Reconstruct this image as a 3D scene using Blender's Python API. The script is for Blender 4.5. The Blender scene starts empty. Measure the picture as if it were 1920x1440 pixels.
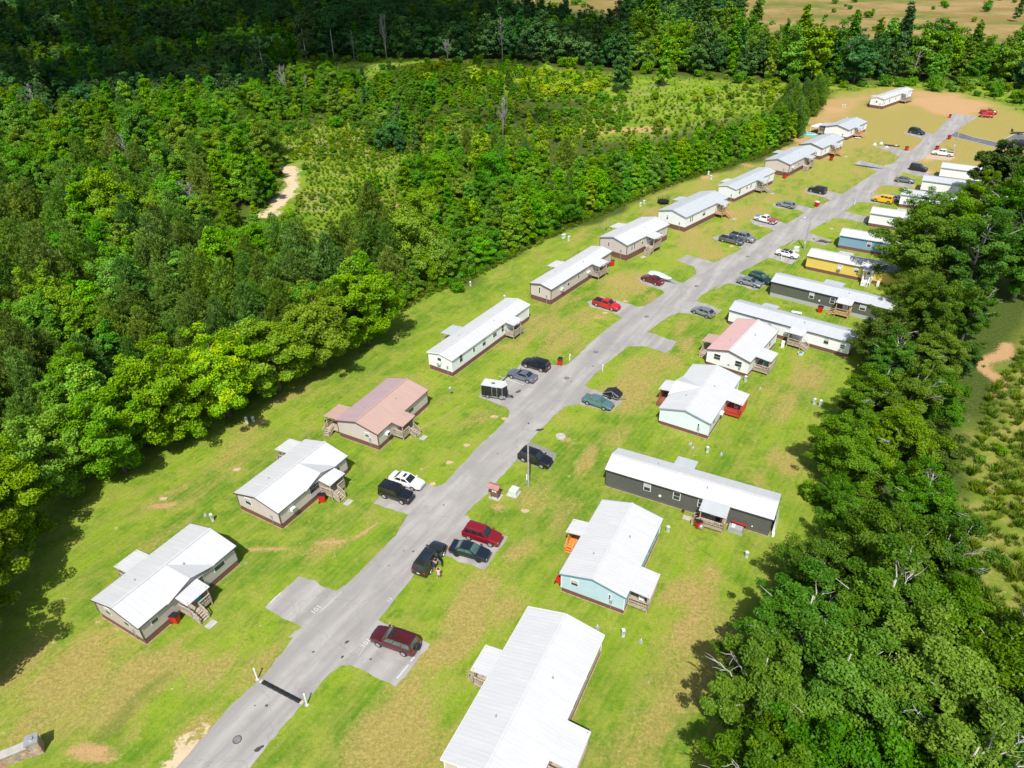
import bpy, math, random
import numpy as np
from math import radians, sin, cos, pi, hypot, atan2
from mathutils import Vector, Matrix
from mathutils.geometry import tessellate_polygon

rng = np.random.default_rng(7)
random.seed(11)
SC = bpy.context.scene
COL = SC.collection

# ------------------------------------------------------------------ camera model (drone, 62 m up, looking 33 degrees down)
FPX, TH, RO, HC = 1331.0, radians(33), radians(-1.5), 62.0
_R = Vector((1, 0, 0)); _D = Vector((0, -sin(TH), -cos(TH))); CF = Vector((0, cos(TH), -sin(TH)))
CR = cos(RO) * _R - sin(RO) * _D
CD = sin(RO) * _R + cos(RO) * _D
def G(px, py, z=0.0):
    """point of the photo -> place on the ground (or on the level z)"""
    d = CR * (px - 960) + CD * (py - 720) + CF * FPX
    k = (HC - z) / max(-d.z, 1e-3)
    return (d.x * k, d.y * k)
def GA(pts):
    return np.array([G(*p) for p in pts])

cam_d = bpy.data.cameras.new('camera'); cam = bpy.data.objects.new('camera', cam_d); COL.objects.link(cam)
cam_d.sensor_fit = 'HORIZONTAL'; cam_d.sensor_width = 36; cam_d.lens = FPX / 1920 * 36
cam_d.clip_start = 1; cam_d.clip_end = 8000
m = Matrix.Identity(4)
for i in range(3):
    m[i][0] = CR[i]; m[i][1] = -CD[i]; m[i][2] = -CF[i]
m[0][3], m[1][3], m[2][3] = 0, 0, HC
cam.matrix_world = m
SC.camera = cam

# ------------------------------------------------------------------ light
SUN_AZ = radians(5)      # shadows run 5 degrees right of straight ahead
SUN_EL = radians(55)
sd = bpy.data.lights.new('sun', 'SUN'); so = bpy.data.objects.new('sun', sd); COL.objects.link(so)
sd.energy = 4.3; sd.angle = radians(0.55); sd.color = (1, 0.96, 0.88)
ldir = Vector((sin(SUN_AZ) * cos(SUN_EL), cos(SUN_AZ) * cos(SUN_EL), -sin(SUN_EL)))
so.rotation_euler = ldir.to_track_quat('-Z', 'Y').to_euler()
W = bpy.data.worlds.new('World'); SC.world = W; W.use_nodes = True
nt = W.node_tree
bg = nt.nodes['Background']
sky = nt.nodes.new('ShaderNodeTexSky'); sky.sky_type = 'NISHITA'; sky.sun_disc = False
sky.sun_elevation = SUN_EL; sky.sun_rotation = radians(180 + 5); sky.air_density = 1.0; sky.dust_density = 1.5
nt.links.new(sky.outputs[0], bg.inputs[0]); bg.inputs[1].default_value = 0.105
SC.view_settings.view_transform = 'Standard'; SC.view_settings.look = 'None'
SC.view_settings.exposure = 0.4; SC.view_settings.gamma = 1.0
SC.cycles.max_bounces = 5; SC.cycles.diffuse_bounces = 3; SC.cycles.glossy_bounces = 2
SC.cycles.transmission_bounces = 2; SC.cycles.transparent_max_bounces = 4
SC.cycles.use_denoising = True

# ------------------------------------------------------------------ object helpers
def tag(o, label=None, cat=None, group=None, kind=None):
    if label: o['label'] = label
    if cat: o['category'] = cat
    if group: o['group'] = group
    if kind: o['kind'] = kind
    return o
def empty(name, loc=(0, 0, 0), rz=0.0):
    o = bpy.data.objects.new(name, None); COL.objects.link(o)
    o.location = loc; o.rotation_euler = (0, 0, rz); o.empty_display_size = 0.2
    return o

class MB:
    def __init__(s): s.v = []; s.f = []; s.m = []; s.sm = []
    def add(s, verts, faces, mi=0, smooth=False):
        b = len(s.v); s.v.extend(tuple(v) for v in verts)
        for f in faces: s.f.append(tuple(b + i for i in f)); s.m.append(mi); s.sm.append(smooth)
        return s
    def box(s, x0, x1, y0, y1, z0, z1, mi=0, top=1.0, topx=None):
        cx, cy = (x0 + x1) / 2, (y0 + y1) / 2; tx = top if topx is None else topx
        X0, X1, Y0, Y1 = cx + (x0 - cx) * tx, cx + (x1 - cx) * tx, cy + (y0 - cy) * top, cy + (y1 - cy) * top
        v = [(x0, y0, z0), (x1, y0, z0), (x1, y1, z0), (x0, y1, z0), (X0, Y0, z1), (X1, Y0, z1), (X1, Y1, z1), (X0, Y1, z1)]
        return s.add(v, [(0, 3, 2, 1), (4, 5, 6, 7), (0, 1, 5, 4), (1, 2, 6, 5), (2, 3, 7, 6), (3, 0, 4, 7)], mi)
    def beam(s, a, b, w, h=None, mi=0):
        a, b = Vector(a), Vector(b); d = (b - a).normalized(); h = h or w
        u = d.cross(Vector((0, 0, 1)))
        if u.length < 1e-3: u = Vector((1, 0, 0))
        u.normalize(); n = u.cross(d)
        v = [p + u * (i * w / 2) + n * (j * h / 2) for p in (a, b) for i, j in ((-1, -1), (1, -1), (1, 1), (-1, 1))]
        return s.add(v, [(0, 1, 2, 3), (7, 6, 5, 4), (0, 4, 5, 1), (1, 5, 6, 2), (2, 6, 7, 3), (3, 7, 4, 0)], mi)
    def cyl(s, a, b, r0, r1=None, n=12, mi=0, smooth=True, cap=True):
        a, b = Vector(a), Vector(b); r1 = r0 if r1 is None else r1; d = (b - a).normalized()
        u = d.cross(Vector((0, 0, 1)));
        if u.length < 1e-3: u = Vector((1, 0, 0))
        u.normalize(); w = d.cross(u)
        v = [p + (u * cos(2 * pi * k / n) + w * sin(2 * pi * k / n)) * r for p, r in ((a, r0), (b, r1)) for k in range(n)]
        s.add(v, [(k, n + k, n + (k + 1) % n, (k + 1) % n) for k in range(n)], mi, smooth)
        if cap: s.add(v, [tuple(range(n)), tuple(range(2 * n - 1, n - 1, -1))], mi)
        return s
    def ball(s, c, rx, ry, rz, nu=12, nv=8, mi=0, jit=0.0, zmin=-1.0):
        v = []; rr = random.Random(int(abs(c[0] * 97 + c[1] * 31 + rx * 7)))
        for j in range(nv + 1):
            t = -pi / 2 + pi * j / nv
            for i in range(nu):
                p = 2 * pi * i / nu; k = 1 + jit * (rr.random() - 0.5)
                v.append((c[0] + rx * cos(t) * cos(p) * k, c[1] + ry * cos(t) * sin(p) * k, c[2] + rz * max(sin(t), zmin) * k))
        return s.add(v, [(j * nu + i, j * nu + (i + 1) % nu, (j + 1) * nu + (i + 1) % nu, (j + 1) * nu + i) for j in range(nv) for i in range(nu)], mi, True)
    def prism(s, poly, z0, z1, mi=0):
        n = len(poly); v = [(x, y, z0) for x, y in poly] + [(x, y, z1) for x, y in poly]
        tri = tessellate_polygon([[Vector((x, y, 0)) for x, y in poly]])
        area = sum(poly[i][0] * poly[(i + 1) % n][1] - poly[(i + 1) % n][0] * poly[i][1] for i in range(n))
        for t in tri:
            a, b, c = t
            cr = (poly[b][0] - poly[a][0]) * (poly[c][1] - poly[a][1]) - (poly[b][1] - poly[a][1]) * (poly[c][0] - poly[a][0])
            if cr < 0: t = (a, c, b)
            s.add([v[i + n] for i in t], [(0, 1, 2)], mi)
        if z1 - z0 > 1e-4:
            for i in range(n):
                j = (i + 1) % n
                q = [v[i], v[j], v[j + n], v[i + n]]
                s.add(q, [(0, 1, 2, 3) if area > 0 else (3, 2, 1, 0)], mi)
        return s
    def loft(s, rings, mi=0, closed=True, caps=True, smooth=True):
        n = len(rings[0]); v = [p for r in rings for p in r]; fs = []
        for j in range(len(rings) - 1):
            for i in range(n if closed else n - 1):
                k = (i + 1) % n
                fs.append((j * n + i, j * n + k, (j + 1) * n + k, (j + 1) * n + i))
        if caps: fs += [tuple(range(n - 1, -1, -1)), tuple((len(rings) - 1) * n + i for i in range(n))]
        return s.add(v, fs, mi, smooth)
    def panel(s, q, u0, u1, v0, v1, th=0.012, mi=0, out=None):
        """slab laid on the quad q (4 corners, counter-clockwise from outside)"""
        q = [Vector(p) for p in q]; n = (q[1] - q[0]).cross(q[3] - q[0]).normalized()
        P = lambda u, v: (q[0] * (1 - u) + q[1] * u) * (1 - v) + (q[3] * (1 - u) + q[2] * u) * v
        c = [P(u0, v0), P(u1, v0), P(u1, v1), P(u0, v1)]
        v = [p - n * 0.01 for p in c] + [p + n * th for p in c]
        return s.add(v, [(0, 3, 2, 1), (4, 5, 6, 7), (0, 1, 5, 4), (1, 2, 6, 5), (2, 3, 7, 6), (3, 0, 4, 7)], mi)
    def mesh(s, name, mats, sharp=None):
        me = bpy.data.meshes.new(name); me.from_pydata(s.v, [], s.f)
        for mt in (mats if isinstance(mats, (list, tuple)) else [mats]): me.materials.append(mt)
        me.polygons.foreach_set('material_index', s.m); me.polygons.foreach_set('use_smooth', s.sm)
        me.update()
        if sharp: me.set_sharp_from_angle(angle=radians(sharp))
        return me
    def build(s, name, mats, parent=None, sharp=None, label=None):
        if not s.f: return None
        o = bpy.data.objects.new(name, s.mesh(name, mats, sharp)); COL.objects.link(o)
        if parent: o.parent = parent
        if label: o['label'] = label
        return o

def children(o): return [c for c in bpy.data.objects if c.parent == o]
def copy_tree(o, kids, parent=None):
    c = o.copy(); COL.objects.link(c); c.parent = parent
    for ch in kids.get(o.name, []): copy_tree(ch, kids, c)
    return c
def kid_map():
    k = {}
    for o in bpy.data.objects:
        if o.parent: k.setdefault(o.parent.name, []).append(o)
    return k

# ------------------------------------------------------------------ materials
def new_mat(name):
    mt = bpy.data.materials.new(name); mt.use_nodes = True
    nt = mt.node_tree; b = nt.nodes['Principled BSDF']
    return mt, nt, b
def N(nt, t, **kw):
    n = nt.nodes.new('ShaderNode' + t)
    for k, v in kw.items(): setattr(n, k, v)
    return n
def L(nt, a, b): nt.links.new(a, b)
def mixc(nt, fac, a, b, mode='MIX'):
    n = N(nt, 'Mix', data_type='RGBA', blend_type=mode)
    for s, v in ((0, fac), (6, a), (7, b)):
        if isinstance(v, (int, float)): n.inputs[s].default_value = v
        elif isinstance(v, tuple): n.inputs[s].default_value = (*v, 1) if len(v) == 3 else v
        else: L(nt, v, n.inputs[s])
    return n.outputs[2]
def noise(nt, vec, scale, detail=3, rough=0.55, dist=0.0):
    n = N(nt, 'TexNoise'); n.inputs['Scale'].default_value = scale; n.inputs['Detail'].default_value = detail
    n.inputs['Roughness'].default_value = rough; n.inputs['Distortion'].default_value = dist
    if vec is not None: L(nt, vec, n.inputs['Vector'])
    return n.outputs[0]
def ramp(nt, fac, a, b):
    n = N(nt, 'MapRange'); n.inputs[1].default_value = a; n.inputs[2].default_value = b
    n.interpolation_type = 'SMOOTHSTEP'; L(nt, fac, n.inputs[0]); return n.outputs[0]
def math_(nt, op, a, b=0.0):
    n = N(nt, 'Math', operation=op)
    for i, v in enumerate((a, b)):
        if isinstance(v, (int, float)): n.inputs[i].default_value = v
        else: L(nt, v, n.inputs[i])
    return n.outputs[0]

def paint(name, col, rough=0.5, metal=0.0, var=0.12, scale=1.5, spec=0.5, coat=0.0, bump=0.0, bscale=20):
    mt, nt, b = new_mat(name)
    tc = N(nt, 'TexCoord').outputs['Object']
    f = ramp(nt, noise(nt, tc, scale, 5), 0.3, 0.7)
    d = tuple(max(0, c * (1 - var)) for c in col); l = tuple(min(1, c * (1 + var * 0.6)) for c in col)
    L(nt, mixc(nt, f, d, l), b.inputs['Base Color'])
    b.inputs['Roughness'].default_value = rough; b.inputs['Metallic'].default_value = metal
    b.inputs['Specular IOR Level'].default_value = spec; b.inputs['Coat Weight'].default_value = coat
    b.inputs['Coat Roughness'].default_value = 0.06
    if bump:
        bp = N(nt, 'Bump'); bp.inputs['Strength'].default_value = bump; bp.inputs['Distance'].default_value = 0.02
        L(nt, noise(nt, tc, bscale, 3), bp.inputs['Height']); L(nt, bp.outputs[0], b.inputs['Normal'])
    return mt
def siding(name, col, horiz=True, pitch=0.2, var=0.06):
    """lap siding / ribbed skirting: lines along the wall height or width, dirt stays put"""
    mt, nt, b = new_mat(name)
    tc = N(nt, 'TexCoord').outputs['Object']
    w = N(nt, 'TexWave', wave_type='BANDS', bands_direction='Z' if horiz else 'X', wave_profile='SAW')
    w.inputs['Scale'].default_value = 1 / (pitch * 20 / (2 * pi) * 1.0)
    L(nt, tc, w.inputs['Vector'])
    line = ramp(nt, w.outputs['Fac'], 0.86, 0.98)
    base = mixc(nt, ramp(nt, noise(nt, tc, 0.8, 5), 0.3, 0.75), tuple(c * (1 - var) for c in col), col)
    L(nt, mixc(nt, math_(nt, 'MULTIPLY', line, 0.22), base, tuple(c * 0.55 for c in col)), b.inputs['Base Color'])
    b.inputs['Roughness'].default_value = 0.55
    bp = N(nt, 'Bump'); bp.inputs['Strength'].default_value = 0.5; bp.inputs['Distance'].default_value = 0.02
    L(nt, w.outputs['Fac'], bp.inputs['Height']); L(nt, bp.outputs[0], b.inputs['Normal'])
    return mt
def roofmat(name, col, rough=0.42, metal=0.0):
    mt, nt, b = new_mat(name)
    tc = N(nt, 'TexCoord').outputs['Object']
    mp = N(nt, 'Mapping'); mp.inputs['Scale'].default_value = (1.4, 0.16, 1); L(nt, tc, mp.inputs[0])
    f = ramp(nt, noise(nt, mp.outputs[0], 1.2, 5, 0.6), 0.35, 0.75)
    base = mixc(nt, f, tuple(c * 0.93 for c in col), col)
    st = ramp(nt, noise(nt, mp.outputs[0], 3.5, 6, 0.7), 0.62, 0.85)
    L(nt, mixc(nt, math_(nt, 'MULTIPLY', st, 0.22), base, (0.36, 0.33, 0.28)), b.inputs['Base Color'])
    b.inputs['Roughness'].default_value = rough; b.inputs['Metallic'].default_value = metal
    return mt
M = {}
M['roof_white'] = roofmat('white roof metal', (0.545, 0.55, 0.56), 0.48)
M['roof_grey'] = roofmat('pale grey roof metal', (0.46, 0.485, 0.515), 0.5)
M['roof_brown'] = roofmat('brown roof metal', (0.47, 0.32, 0.275), 0.42)
M['roof_brown_sheen'] = roofmat('sky-tinted brown roof metal', (0.44, 0.32, 0.345), 0.38)  # back slope of the brown roof, sky reflection mixed into the colour
M['roof_red'] = roofmat('faded red roof metal', (0.60, 0.385, 0.37), 0.5)
M['w_beige'] = siding('beige siding', (0.62, 0.535, 0.51))
M['w_grey'] = siding('greige siding', (0.50, 0.45, 0.42))
M['w_white'] = siding('white siding', (0.84, 0.85, 0.88))
M['w_blue'] = siding('pale blue siding', (0.49, 0.66, 0.76))
M['w_ice'] = siding('icy white siding', (0.72, 0.80, 0.86))
M['w_steel'] = siding('steel blue siding', (0.2, 0.35, 0.49))
M['w_yellow'] = siding('yellow siding', (0.72, 0.53, 0.12))
M['w_char'] = siding('charcoal siding', (0.105, 0.105, 0.103), False, 0.25)
M['w_olive'] = siding('dark olive grey siding', (0.105, 0.108, 0.09), True)
M['skirt'] = siding('brown skirting', (0.17, 0.078, 0.066), False, 0.3)
M['skirt_grey'] = siding('pale grey skirting', (0.38, 0.41, 0.42), False, 0.3)
M['skirt_char'] = siding('charcoal skirting', (0.115, 0.115, 0.11), False, 0.3)
M['trim_dark'] = paint('dark trim', (0.07, 0.065, 0.06), 0.5)
M['trim_white'] = paint('white trim', (0.78, 0.78, 0.78), 0.45, var=0.04)
M['trim_teal'] = paint('blue green trim', (0.12, 0.28, 0.32), 0.5)
M['trim_steel'] = paint('steel grey trim', (0.3, 0.36, 0.42), 0.5)
M['glass'] = paint('window glass', (0.035, 0.045, 0.05), 0.08, var=0.3, spec=0.8)
M['blind'] = paint('window blinds', (0.5, 0.52, 0.52), 0.3, var=0.1)
M['wood'] = paint('weathered deck wood', (0.42, 0.35, 0.27), 0.8, var=0.3, scale=4)
M['wood_new'] = paint('fresh deck wood', (0.5, 0.32, 0.16), 0.75, var=0.2, scale=4)
M['wood_orange'] = paint('orange stained wood', (0.62, 0.24, 0.05), 0.65, var=0.15, scale=4)
M['wood_red'] = paint('red painted wood', (0.5, 0.055, 0.035), 0.55, var=0.15, scale=4)
M['conc'] = paint('concrete', (0.42, 0.4, 0.37), 0.85, var=0.15, bump=0.2)
M['steel'] = paint('galvanised steel', (0.42, 0.44, 0.46), 0.4, metal=0.4)
M['pedestal'] = paint('pale green utility enamel', (0.55, 0.64, 0.58), 0.5)
M['white_pl'] = paint('white plastic', (0.75, 0.76, 0.76), 0.45, var=0.05)
M['black_pl'] = paint('black plastic', (0.018, 0.018, 0.02), 0.45, var=0.3)
M['red_pl'] = paint('red plastic', (0.55, 0.012, 0.012), 0.38, var=0.1)
M['rubber'] = paint('tyre rubber', (0.02, 0.02, 0.021), 0.8, var=0.3)
M['alloy'] = paint('wheel alloy', (0.5, 0.51, 0.52), 0.3, metal=0.6)
M['chrome'] = paint('chrome trim', (0.7, 0.7, 0.72), 0.15, metal=1.0)
M['carglass'] = paint('car glass', (0.018, 0.024, 0.026), 0.04, var=0.3, spec=1.0)
M['carglass_g'] = paint('greenish car glass', (0.07, 0.13, 0.11), 0.05, var=0.3, spec=1.0)
M['lamp'] = paint('lamp glass', (0.7, 0.72, 0.74), 0.1, var=0.1)
M['tail'] = paint('red lamp glass', (0.5, 0.01, 0.01), 0.15)
M['manhole'] = paint('cast iron', (0.07, 0.07, 0.072), 0.6, var=0.4, scale=9)
M['kiosk'] = paint('brown notice box', (0.2, 0.085, 0.075), 0.6)
M['paper'] = paint('paper', (0.85, 0.85, 0.85), 0.7, var=0.04)
M['line'] = paint('worn white road paint', (0.54, 0.54, 0.54), 0.7, var=0.25, scale=8)
M['tarp'] = paint('grey tarp', (0.33, 0.33, 0.34), 0.6)
M['skin'] = paint('skin', (0.55, 0.33, 0.24), 0.55, var=0.06)
M['pink'] = paint('pink cloth', (0.72, 0.42, 0.52), 0.8)
M['navy'] = paint('navy cloth', (0.03, 0.04, 0.09), 0.8)
M['hair'] = paint('brown hair', (0.05, 0.025, 0.015), 0.6)
M['aqua'] = paint('aqua vinyl', (0.07, 0.55, 0.55), 0.35)
M['bark'] = paint('grey brown bark', (0.14, 0.11, 0.085), 0.9, var=0.35, scale=3)
M['bark_pale'] = paint('pale bark', (0.42, 0.4, 0.36), 0.85, var=0.3, scale=3)
M['bark_dead'] = paint('bleached dead wood', (0.34, 0.33, 0.3), 0.85, var=0.3, scale=3)
# ------------------------------------------------------------------ ground
def inside(poly, X, Y):
    r = np.zeros(X.shape, bool); n = len(poly)
    for i in range(n):
        x0, y0 = poly[i]; x1, y1 = poly[(i + 1) % n]
        c = ((y0 > Y) != (y1 > Y))
        with np.errstate(divide='ignore', invalid='ignore'):
            r ^= c & (X < (x1 - x0) * (Y - y0) / (y1 - y0 + 1e-12) + x0)
    return r
def segd(pts, X, Y, closed=False):
    d = np.full(X.shape, 1e9); n = len(pts)
    for i in range(n if closed else n - 1):
        x0, y0 = pts[i]; x1, y1 = pts[(i + 1) % n]; dx, dy = x1 - x0, y1 - y0
        t = np.clip(((X - x0) * dx + (Y - y0) * dy) / (dx * dx + dy * dy + 1e-9), 0, 1)
        d = np.minimum(d, np.hypot(X - x0 - t * dx, Y - y0 - t * dy))
    return d
def soft(pxpoly, X, Y, w):
    p = GA(pxpoly); d = segd(p, X, Y, True); d = np.where(inside(p, X, Y), d, -d)
    return np.clip(0.5 + d / (2 * w), 0, 1)
def streak(pts, X, Y, w):
    d = segd(GA(pts), X, Y); return np.clip(1.3 - d / w, 0, 1)

LAWN = [(-400, 1900), (-260, 1500), (-140, 1300), (-60, 1120), (60, 960), (200, 880), (310, 830), (420, 765), (540, 700), (640, 650), (730, 590),
        (800, 556), (870, 538), (930, 500), (1000, 462), (1060, 435), (1130, 408), (1210, 372), (1290, 342), (1370, 318), (1430, 300), (1480, 276),
        (1500, 262), (1500, 240), (1530, 215), (1545, 190), (1570, 172), (1680, 160), (1780, 170), (1850, 185), (1925, 215), (2050, 240), (2300, 330), (2300, 420),
        (1980, 420), (1860, 420), (1800, 440), (1740, 480), (1700, 560), (1640, 600), (1610, 700), (1590, 800), (1570, 900), (1540, 980), (1500, 1080),
        (1440, 1200), (1400, 1330), (1380, 1460), (1360, 1900)]
MEADOW = [(455, 262), (560, 238), (690, 222), (850, 215), (960, 240), (1010, 262), (940, 290), (830, 300), (750, 330), (740, 400), (800, 440), (870, 480), (820, 505),
          (740, 490), (640, 500), (560, 500), (500, 480), (470, 440), (500, 390), (530, 340), (500, 300)]
MEADOW2 = [(560, 112), (760, 112), (960, 122), (1160, 140), (1400, 152), (1580, 160), (1700, 150), (1880, 158), (2000, 185), (1925, 215), (1850, 185), (1780, 170), (1680, 160), (1570, 172),
           (1480, 200), (1330, 235), (1200, 262), (1120, 262), (1050, 250), (1090, 205), (1150, 190), (1000, 185), (800, 150), (600, 140)]
RFIELD = [(1990, 560), (1940, 600), (1900, 680), (1850, 740), (1810, 900), (1800, 1060), (1860, 1180), (1960, 1330), (2600, 1700), (2900, 700), (2300, 520)]
FARF = [(940, 4), (1140, 22), (1190, 70), (1330, 92), (1500, 106), (1700, 116), (1900, 118), (2200, 135), (2800, 60), (2000, -30), (1500, -40), (1180, -30), (940, -10)]

def axis(a, b, step, lo, hi, g=1.16):
    c = list(np.arange(a, b + .01, step)); s = step
    up = c[-1]
    while up < hi: s *= g; up += s; c.append(up)
    s = step; dn = c[0]
    while dn > lo: s *= g; dn -= s; c.insert(0, dn)
    return np.array(c)
gx = axis(-120, 215, 0.9, -3500, 3500); gy = axis(22, 330, 0.9, -900, 5000)
X, Y = np.meshgrid(gx, gy, indexing='xy')
def vn(X, Y, s, seed):
    r = np.random.default_rng(seed); g = r.random((64, 64))
    x = X / s; y = Y / s; xi = np.floor(x).astype(int); yi = np.floor(y).astype(int); fx = x - xi; fy = y - yi
    fx = fx * fx * (3 - 2 * fx); fy = fy * fy * (3 - 2 * fy)
    q = lambda a, b: g[a % 64, b % 64]
    return (q(xi, yi) * (1 - fx) + q(xi + 1, yi) * fx) * (1 - fy) + (q(xi, yi + 1) * (1 - fx) + q(xi + 1, yi + 1) * fx) * fy
wx = X + 5 * (vn(X, Y, 7, 1) - .5); wy = Y + 5 * (vn(X, Y, 7, 2) - .5)
lawn = soft(LAWN, wx, wy, 1.5)
mead = np.maximum(soft(MEADOW, wx, wy, 5), soft(MEADOW2, wx, wy, 6))
rfld = soft(RFIELD, wx, wy, 2.0)
farf = soft(FARF, wx, wy, 12)
dry = np.zeros_like(X); dirt = np.zeros_like(X); sand = np.zeros_like(X)
def blob(px, py, rm, k=1.0, arr=dry, asp=1.0, ang=60):
    x, y = G(px, py); c, s = cos(radians(ang)), sin(radians(ang))
    u = (wx - x) * c + (wy - y) * s; v = -(wx - x) * s + (wy - y) * c
    d = np.hypot(u / asp, v) / rm
    arr[:] = np.maximum(arr, k * np.clip(1.35 - d, 0, 1))
for a in [(880, 1130, 3.2, 1.0), (850, 1200, 3, 1), (800, 1225, 1.6, .8), (940, 1160, 2.5, .7), (760, 1290, 3.5, .8), (740, 1400, 5, .9), (700, 1340, 2.5, .6), (960, 1040, 2.2, .8),
          (1000, 930, 2.5, .6), (1090, 860, 2.2, .9), (1060, 960, 3, .5), (1180, 740, 5, .9), (1200, 700, 5, .7), (1290, 1100, 2.4, .9), (1300, 1180, 3, .7), (1290, 1280, 3.5, .7), (1250, 1380, 4, .6),
          (1330, 1060, 1.4, .8), (1470, 870, 2.5, .6), (1500, 700, 3.5, .8), (1380, 660, 2.5, .6), (1480, 760, 4, .5), (1430, 740, 4, .35), (1400, 900, 3, .35), (1300, 730, 3, .5),
          (1060, 760, 3, .4), (900, 790, 2, .5), (620, 1010, 2.2, .6), (700, 960, 2, .5), (560, 830, 2, .4), (330, 1200, 1.5, .3), (150, 1260, 5, .8), (260, 1290, 4, .9), (100, 1330, 4, .7),
          (330, 1260, 2.6, .8), (420, 1230, 2.5, .6), (500, 1230, 2.5, .6), (220, 1220, 4, .5), (60, 1240, 4, .6), (380, 1380, 3, .9), (560, 745, 3, .6), (470, 800, 3, .5), (420, 860, 4, .5), (330, 920, 3, .4),
          (300, 1020, 3, .4), (760, 730, 3, .5), (900, 600, 4, .5), (960, 640, 4, .5), (1010, 610, 5, .6), (1060, 640, 4, .6), (1100, 600, 4, .6), (1140, 640, 3, .4), (1050, 560, 5, .4), (1150, 550, 4, .6), (1180, 530, 4, .9),
          (1220, 560, 2, .7), (1270, 560, 3, .5), (1330, 470, 5, .7), (1300, 450, 6, .7), (1400, 400, 6, .8), (1440, 370, 5, .6), (1380, 430, 5, .6), (1500, 360, 6, .5), (1500, 340, 5, .4), (1560, 330, 6, .5), (1600, 320, 4, .7),
          (1640, 350, 4, .7), (1700, 210, 14, .9), (1640, 230, 12, .9), (1600, 250, 10, .7), (1720, 240, 12, .9), (1760, 210, 8, .8), (1860, 230, 8, .8), (1840, 250, 8, .8), (1800, 280, 8, .6), (1760, 320, 8, .9), (1740, 300, 5, .9),
          (1230, 400, 4, .7), (1180, 430, 4, .5), (1330, 345, 4, .7), (1100, 440, 3, .5), (1000, 480, 3, .4), (1560, 420, 3, .5), (1280, 610, 3, .6), (1290, 650, 2.5, .8), (1240, 685, 3, .7), (1150, 830, 2.4, .5)]:
    blob(*a, asp=1.5)
for a in [(580, 1170, 1.2, .9), (720, 640, 2, .3), (1500, 225, 7, .9), (1530, 250, 6, .9), (1510, 262, 5, .8), (1560, 205, 8, .9), (1600, 190, 6, .6), (1780, 195, 9, 1), (1740, 190, 10, 1), (1800, 205, 7, 1), (1740, 178, 10, .7),
          (1480, 280, 4, .8), (1440, 298, 3, .7), (1400, 312, 2.5, .7), (1740, 320, 4, .9), (1720, 345, 2.5, .9), (1740, 300, 3, .8), (1775, 298, 3, 1), (1335, 332, 2, .8), (1260, 350, 2, .5), (1445, 1000, .8, .5),
          (1490, 660, 1.2, .6), (1052, 818, 1.2, .9), (165, 1412, 1.2, 1), (308, 936, .8, 1), (444, 882, .7, .9), (330, 963, .6, .7), (930, 784, .7, .8), (930, 945, 1.1, .9), (1000, 905, .8, .5), (1290, 830, .6, .4), (1130, 600, 1, .8)]:
    blob(*a, arr=dirt)
np.maximum(dirt, 0.75 * streak([(470, 1032), (560, 1010), (640, 1000), (715, 985)], wx, wy, 0.55), out=dirt)
np.maximum(dirt, 0.6 * streak([(780, 820), (830, 790), (855, 775)], wx, wy, 0.6), out=dirt)
np.maximum(dirt, 0.45 * streak([(1290, 1020), (1300, 1090), (1280, 1200)], wx, wy, 0.8), out=dirt)
np.maximum(dirt, 0.9 * streak([(1905, 640), (1880, 690), (1840, 735)], wx, wy, 1.3), out=dirt)
np.maximum(sand, streak([(545, 312), (552, 335), (530, 370), (505, 405)], wx + 3 * (vn(X, Y, 3, 8) - .5), wy, 2.4), out=sand)
np.maximum(sand, 0.9 * streak([(330, 1390), (300, 1430), (260, 1500)], wx, wy, 1.2), out=sand)
np.maximum(sand, 0.8 * streak([(395, 1345), (370, 1380), (330, 1430)], wx, wy, 0.8), out=sand)
np.maximum(dirt, 0.9 * streak([(1120, 248), (1170, 245), (1230, 240)], wx, wy, 4), out=dirt)
np.maximum(dirt, 0.8 * streak([(720, 380), (740, 388), (765, 388)], wx, wy, 1.6), out=dirt)
np.maximum(dirt, 0.7 * streak([(570, 288), (620, 286)], wx, wy, 1.8), out=dirt)
dry = np.maximum(dry, np.clip((Y - 120) / 190, 0, .6) * (Y < 400))
dry = np.maximum(dry, .85 * soft([(1500, 300), (1545, 185), (1700, 158), (1850, 185), (1940, 222), (1940, 300), (1790, 335), (1700, 300), (1640, 268), (1580, 300)], wx, wy, 5))
dirt = np.maximum(dirt, .85 * soft([(1690, 188), (1780, 172), (1860, 196), (1810, 228), (1750, 218)], wx, wy, 5))
dirt = np.maximum(dirt, .6 * soft([(1478, 284), (1512, 232), (1555, 180), (1640, 178), (1610, 212), (1560, 240), (1530, 262), (1500, 285)], wx, wy, 4))
for tr in ([(1280, 1010), (1292, 1090), (1272, 1200), (1240, 1330)], [(1302, 1010), (1314, 1090), (1296, 1200), (1266, 1330)], [(1100, 1120), (980, 1100), (930, 1080)], [(700, 1000), (600, 1030), (520, 1050)], [(860, 770), (840, 820), (800, 860)]):
    np.maximum(dirt, 0.34 * streak(tr, X, Y, .45), out=dirt)
dirt = np.maximum(dirt, rfld * np.clip(vn(X, Y, 5, 5) * 1.4 - .7, 0, .45))
green = 0.5 * np.maximum(streak([(180, 1395), (260, 1330), (340, 1270)], wx, wy, 0.9), 0)
NV = X.size
co = np.stack([X.ravel(), Y.ravel(), 0.0 * X.ravel()], 1)
nx, ny = len(gx), len(gy)
ii = (np.arange(ny - 1)[:, None] * nx + np.arange(nx - 1)[None, :]).ravel()
quads = np.stack([ii, ii + 1, ii + nx + 1, ii + nx], 1)
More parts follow.
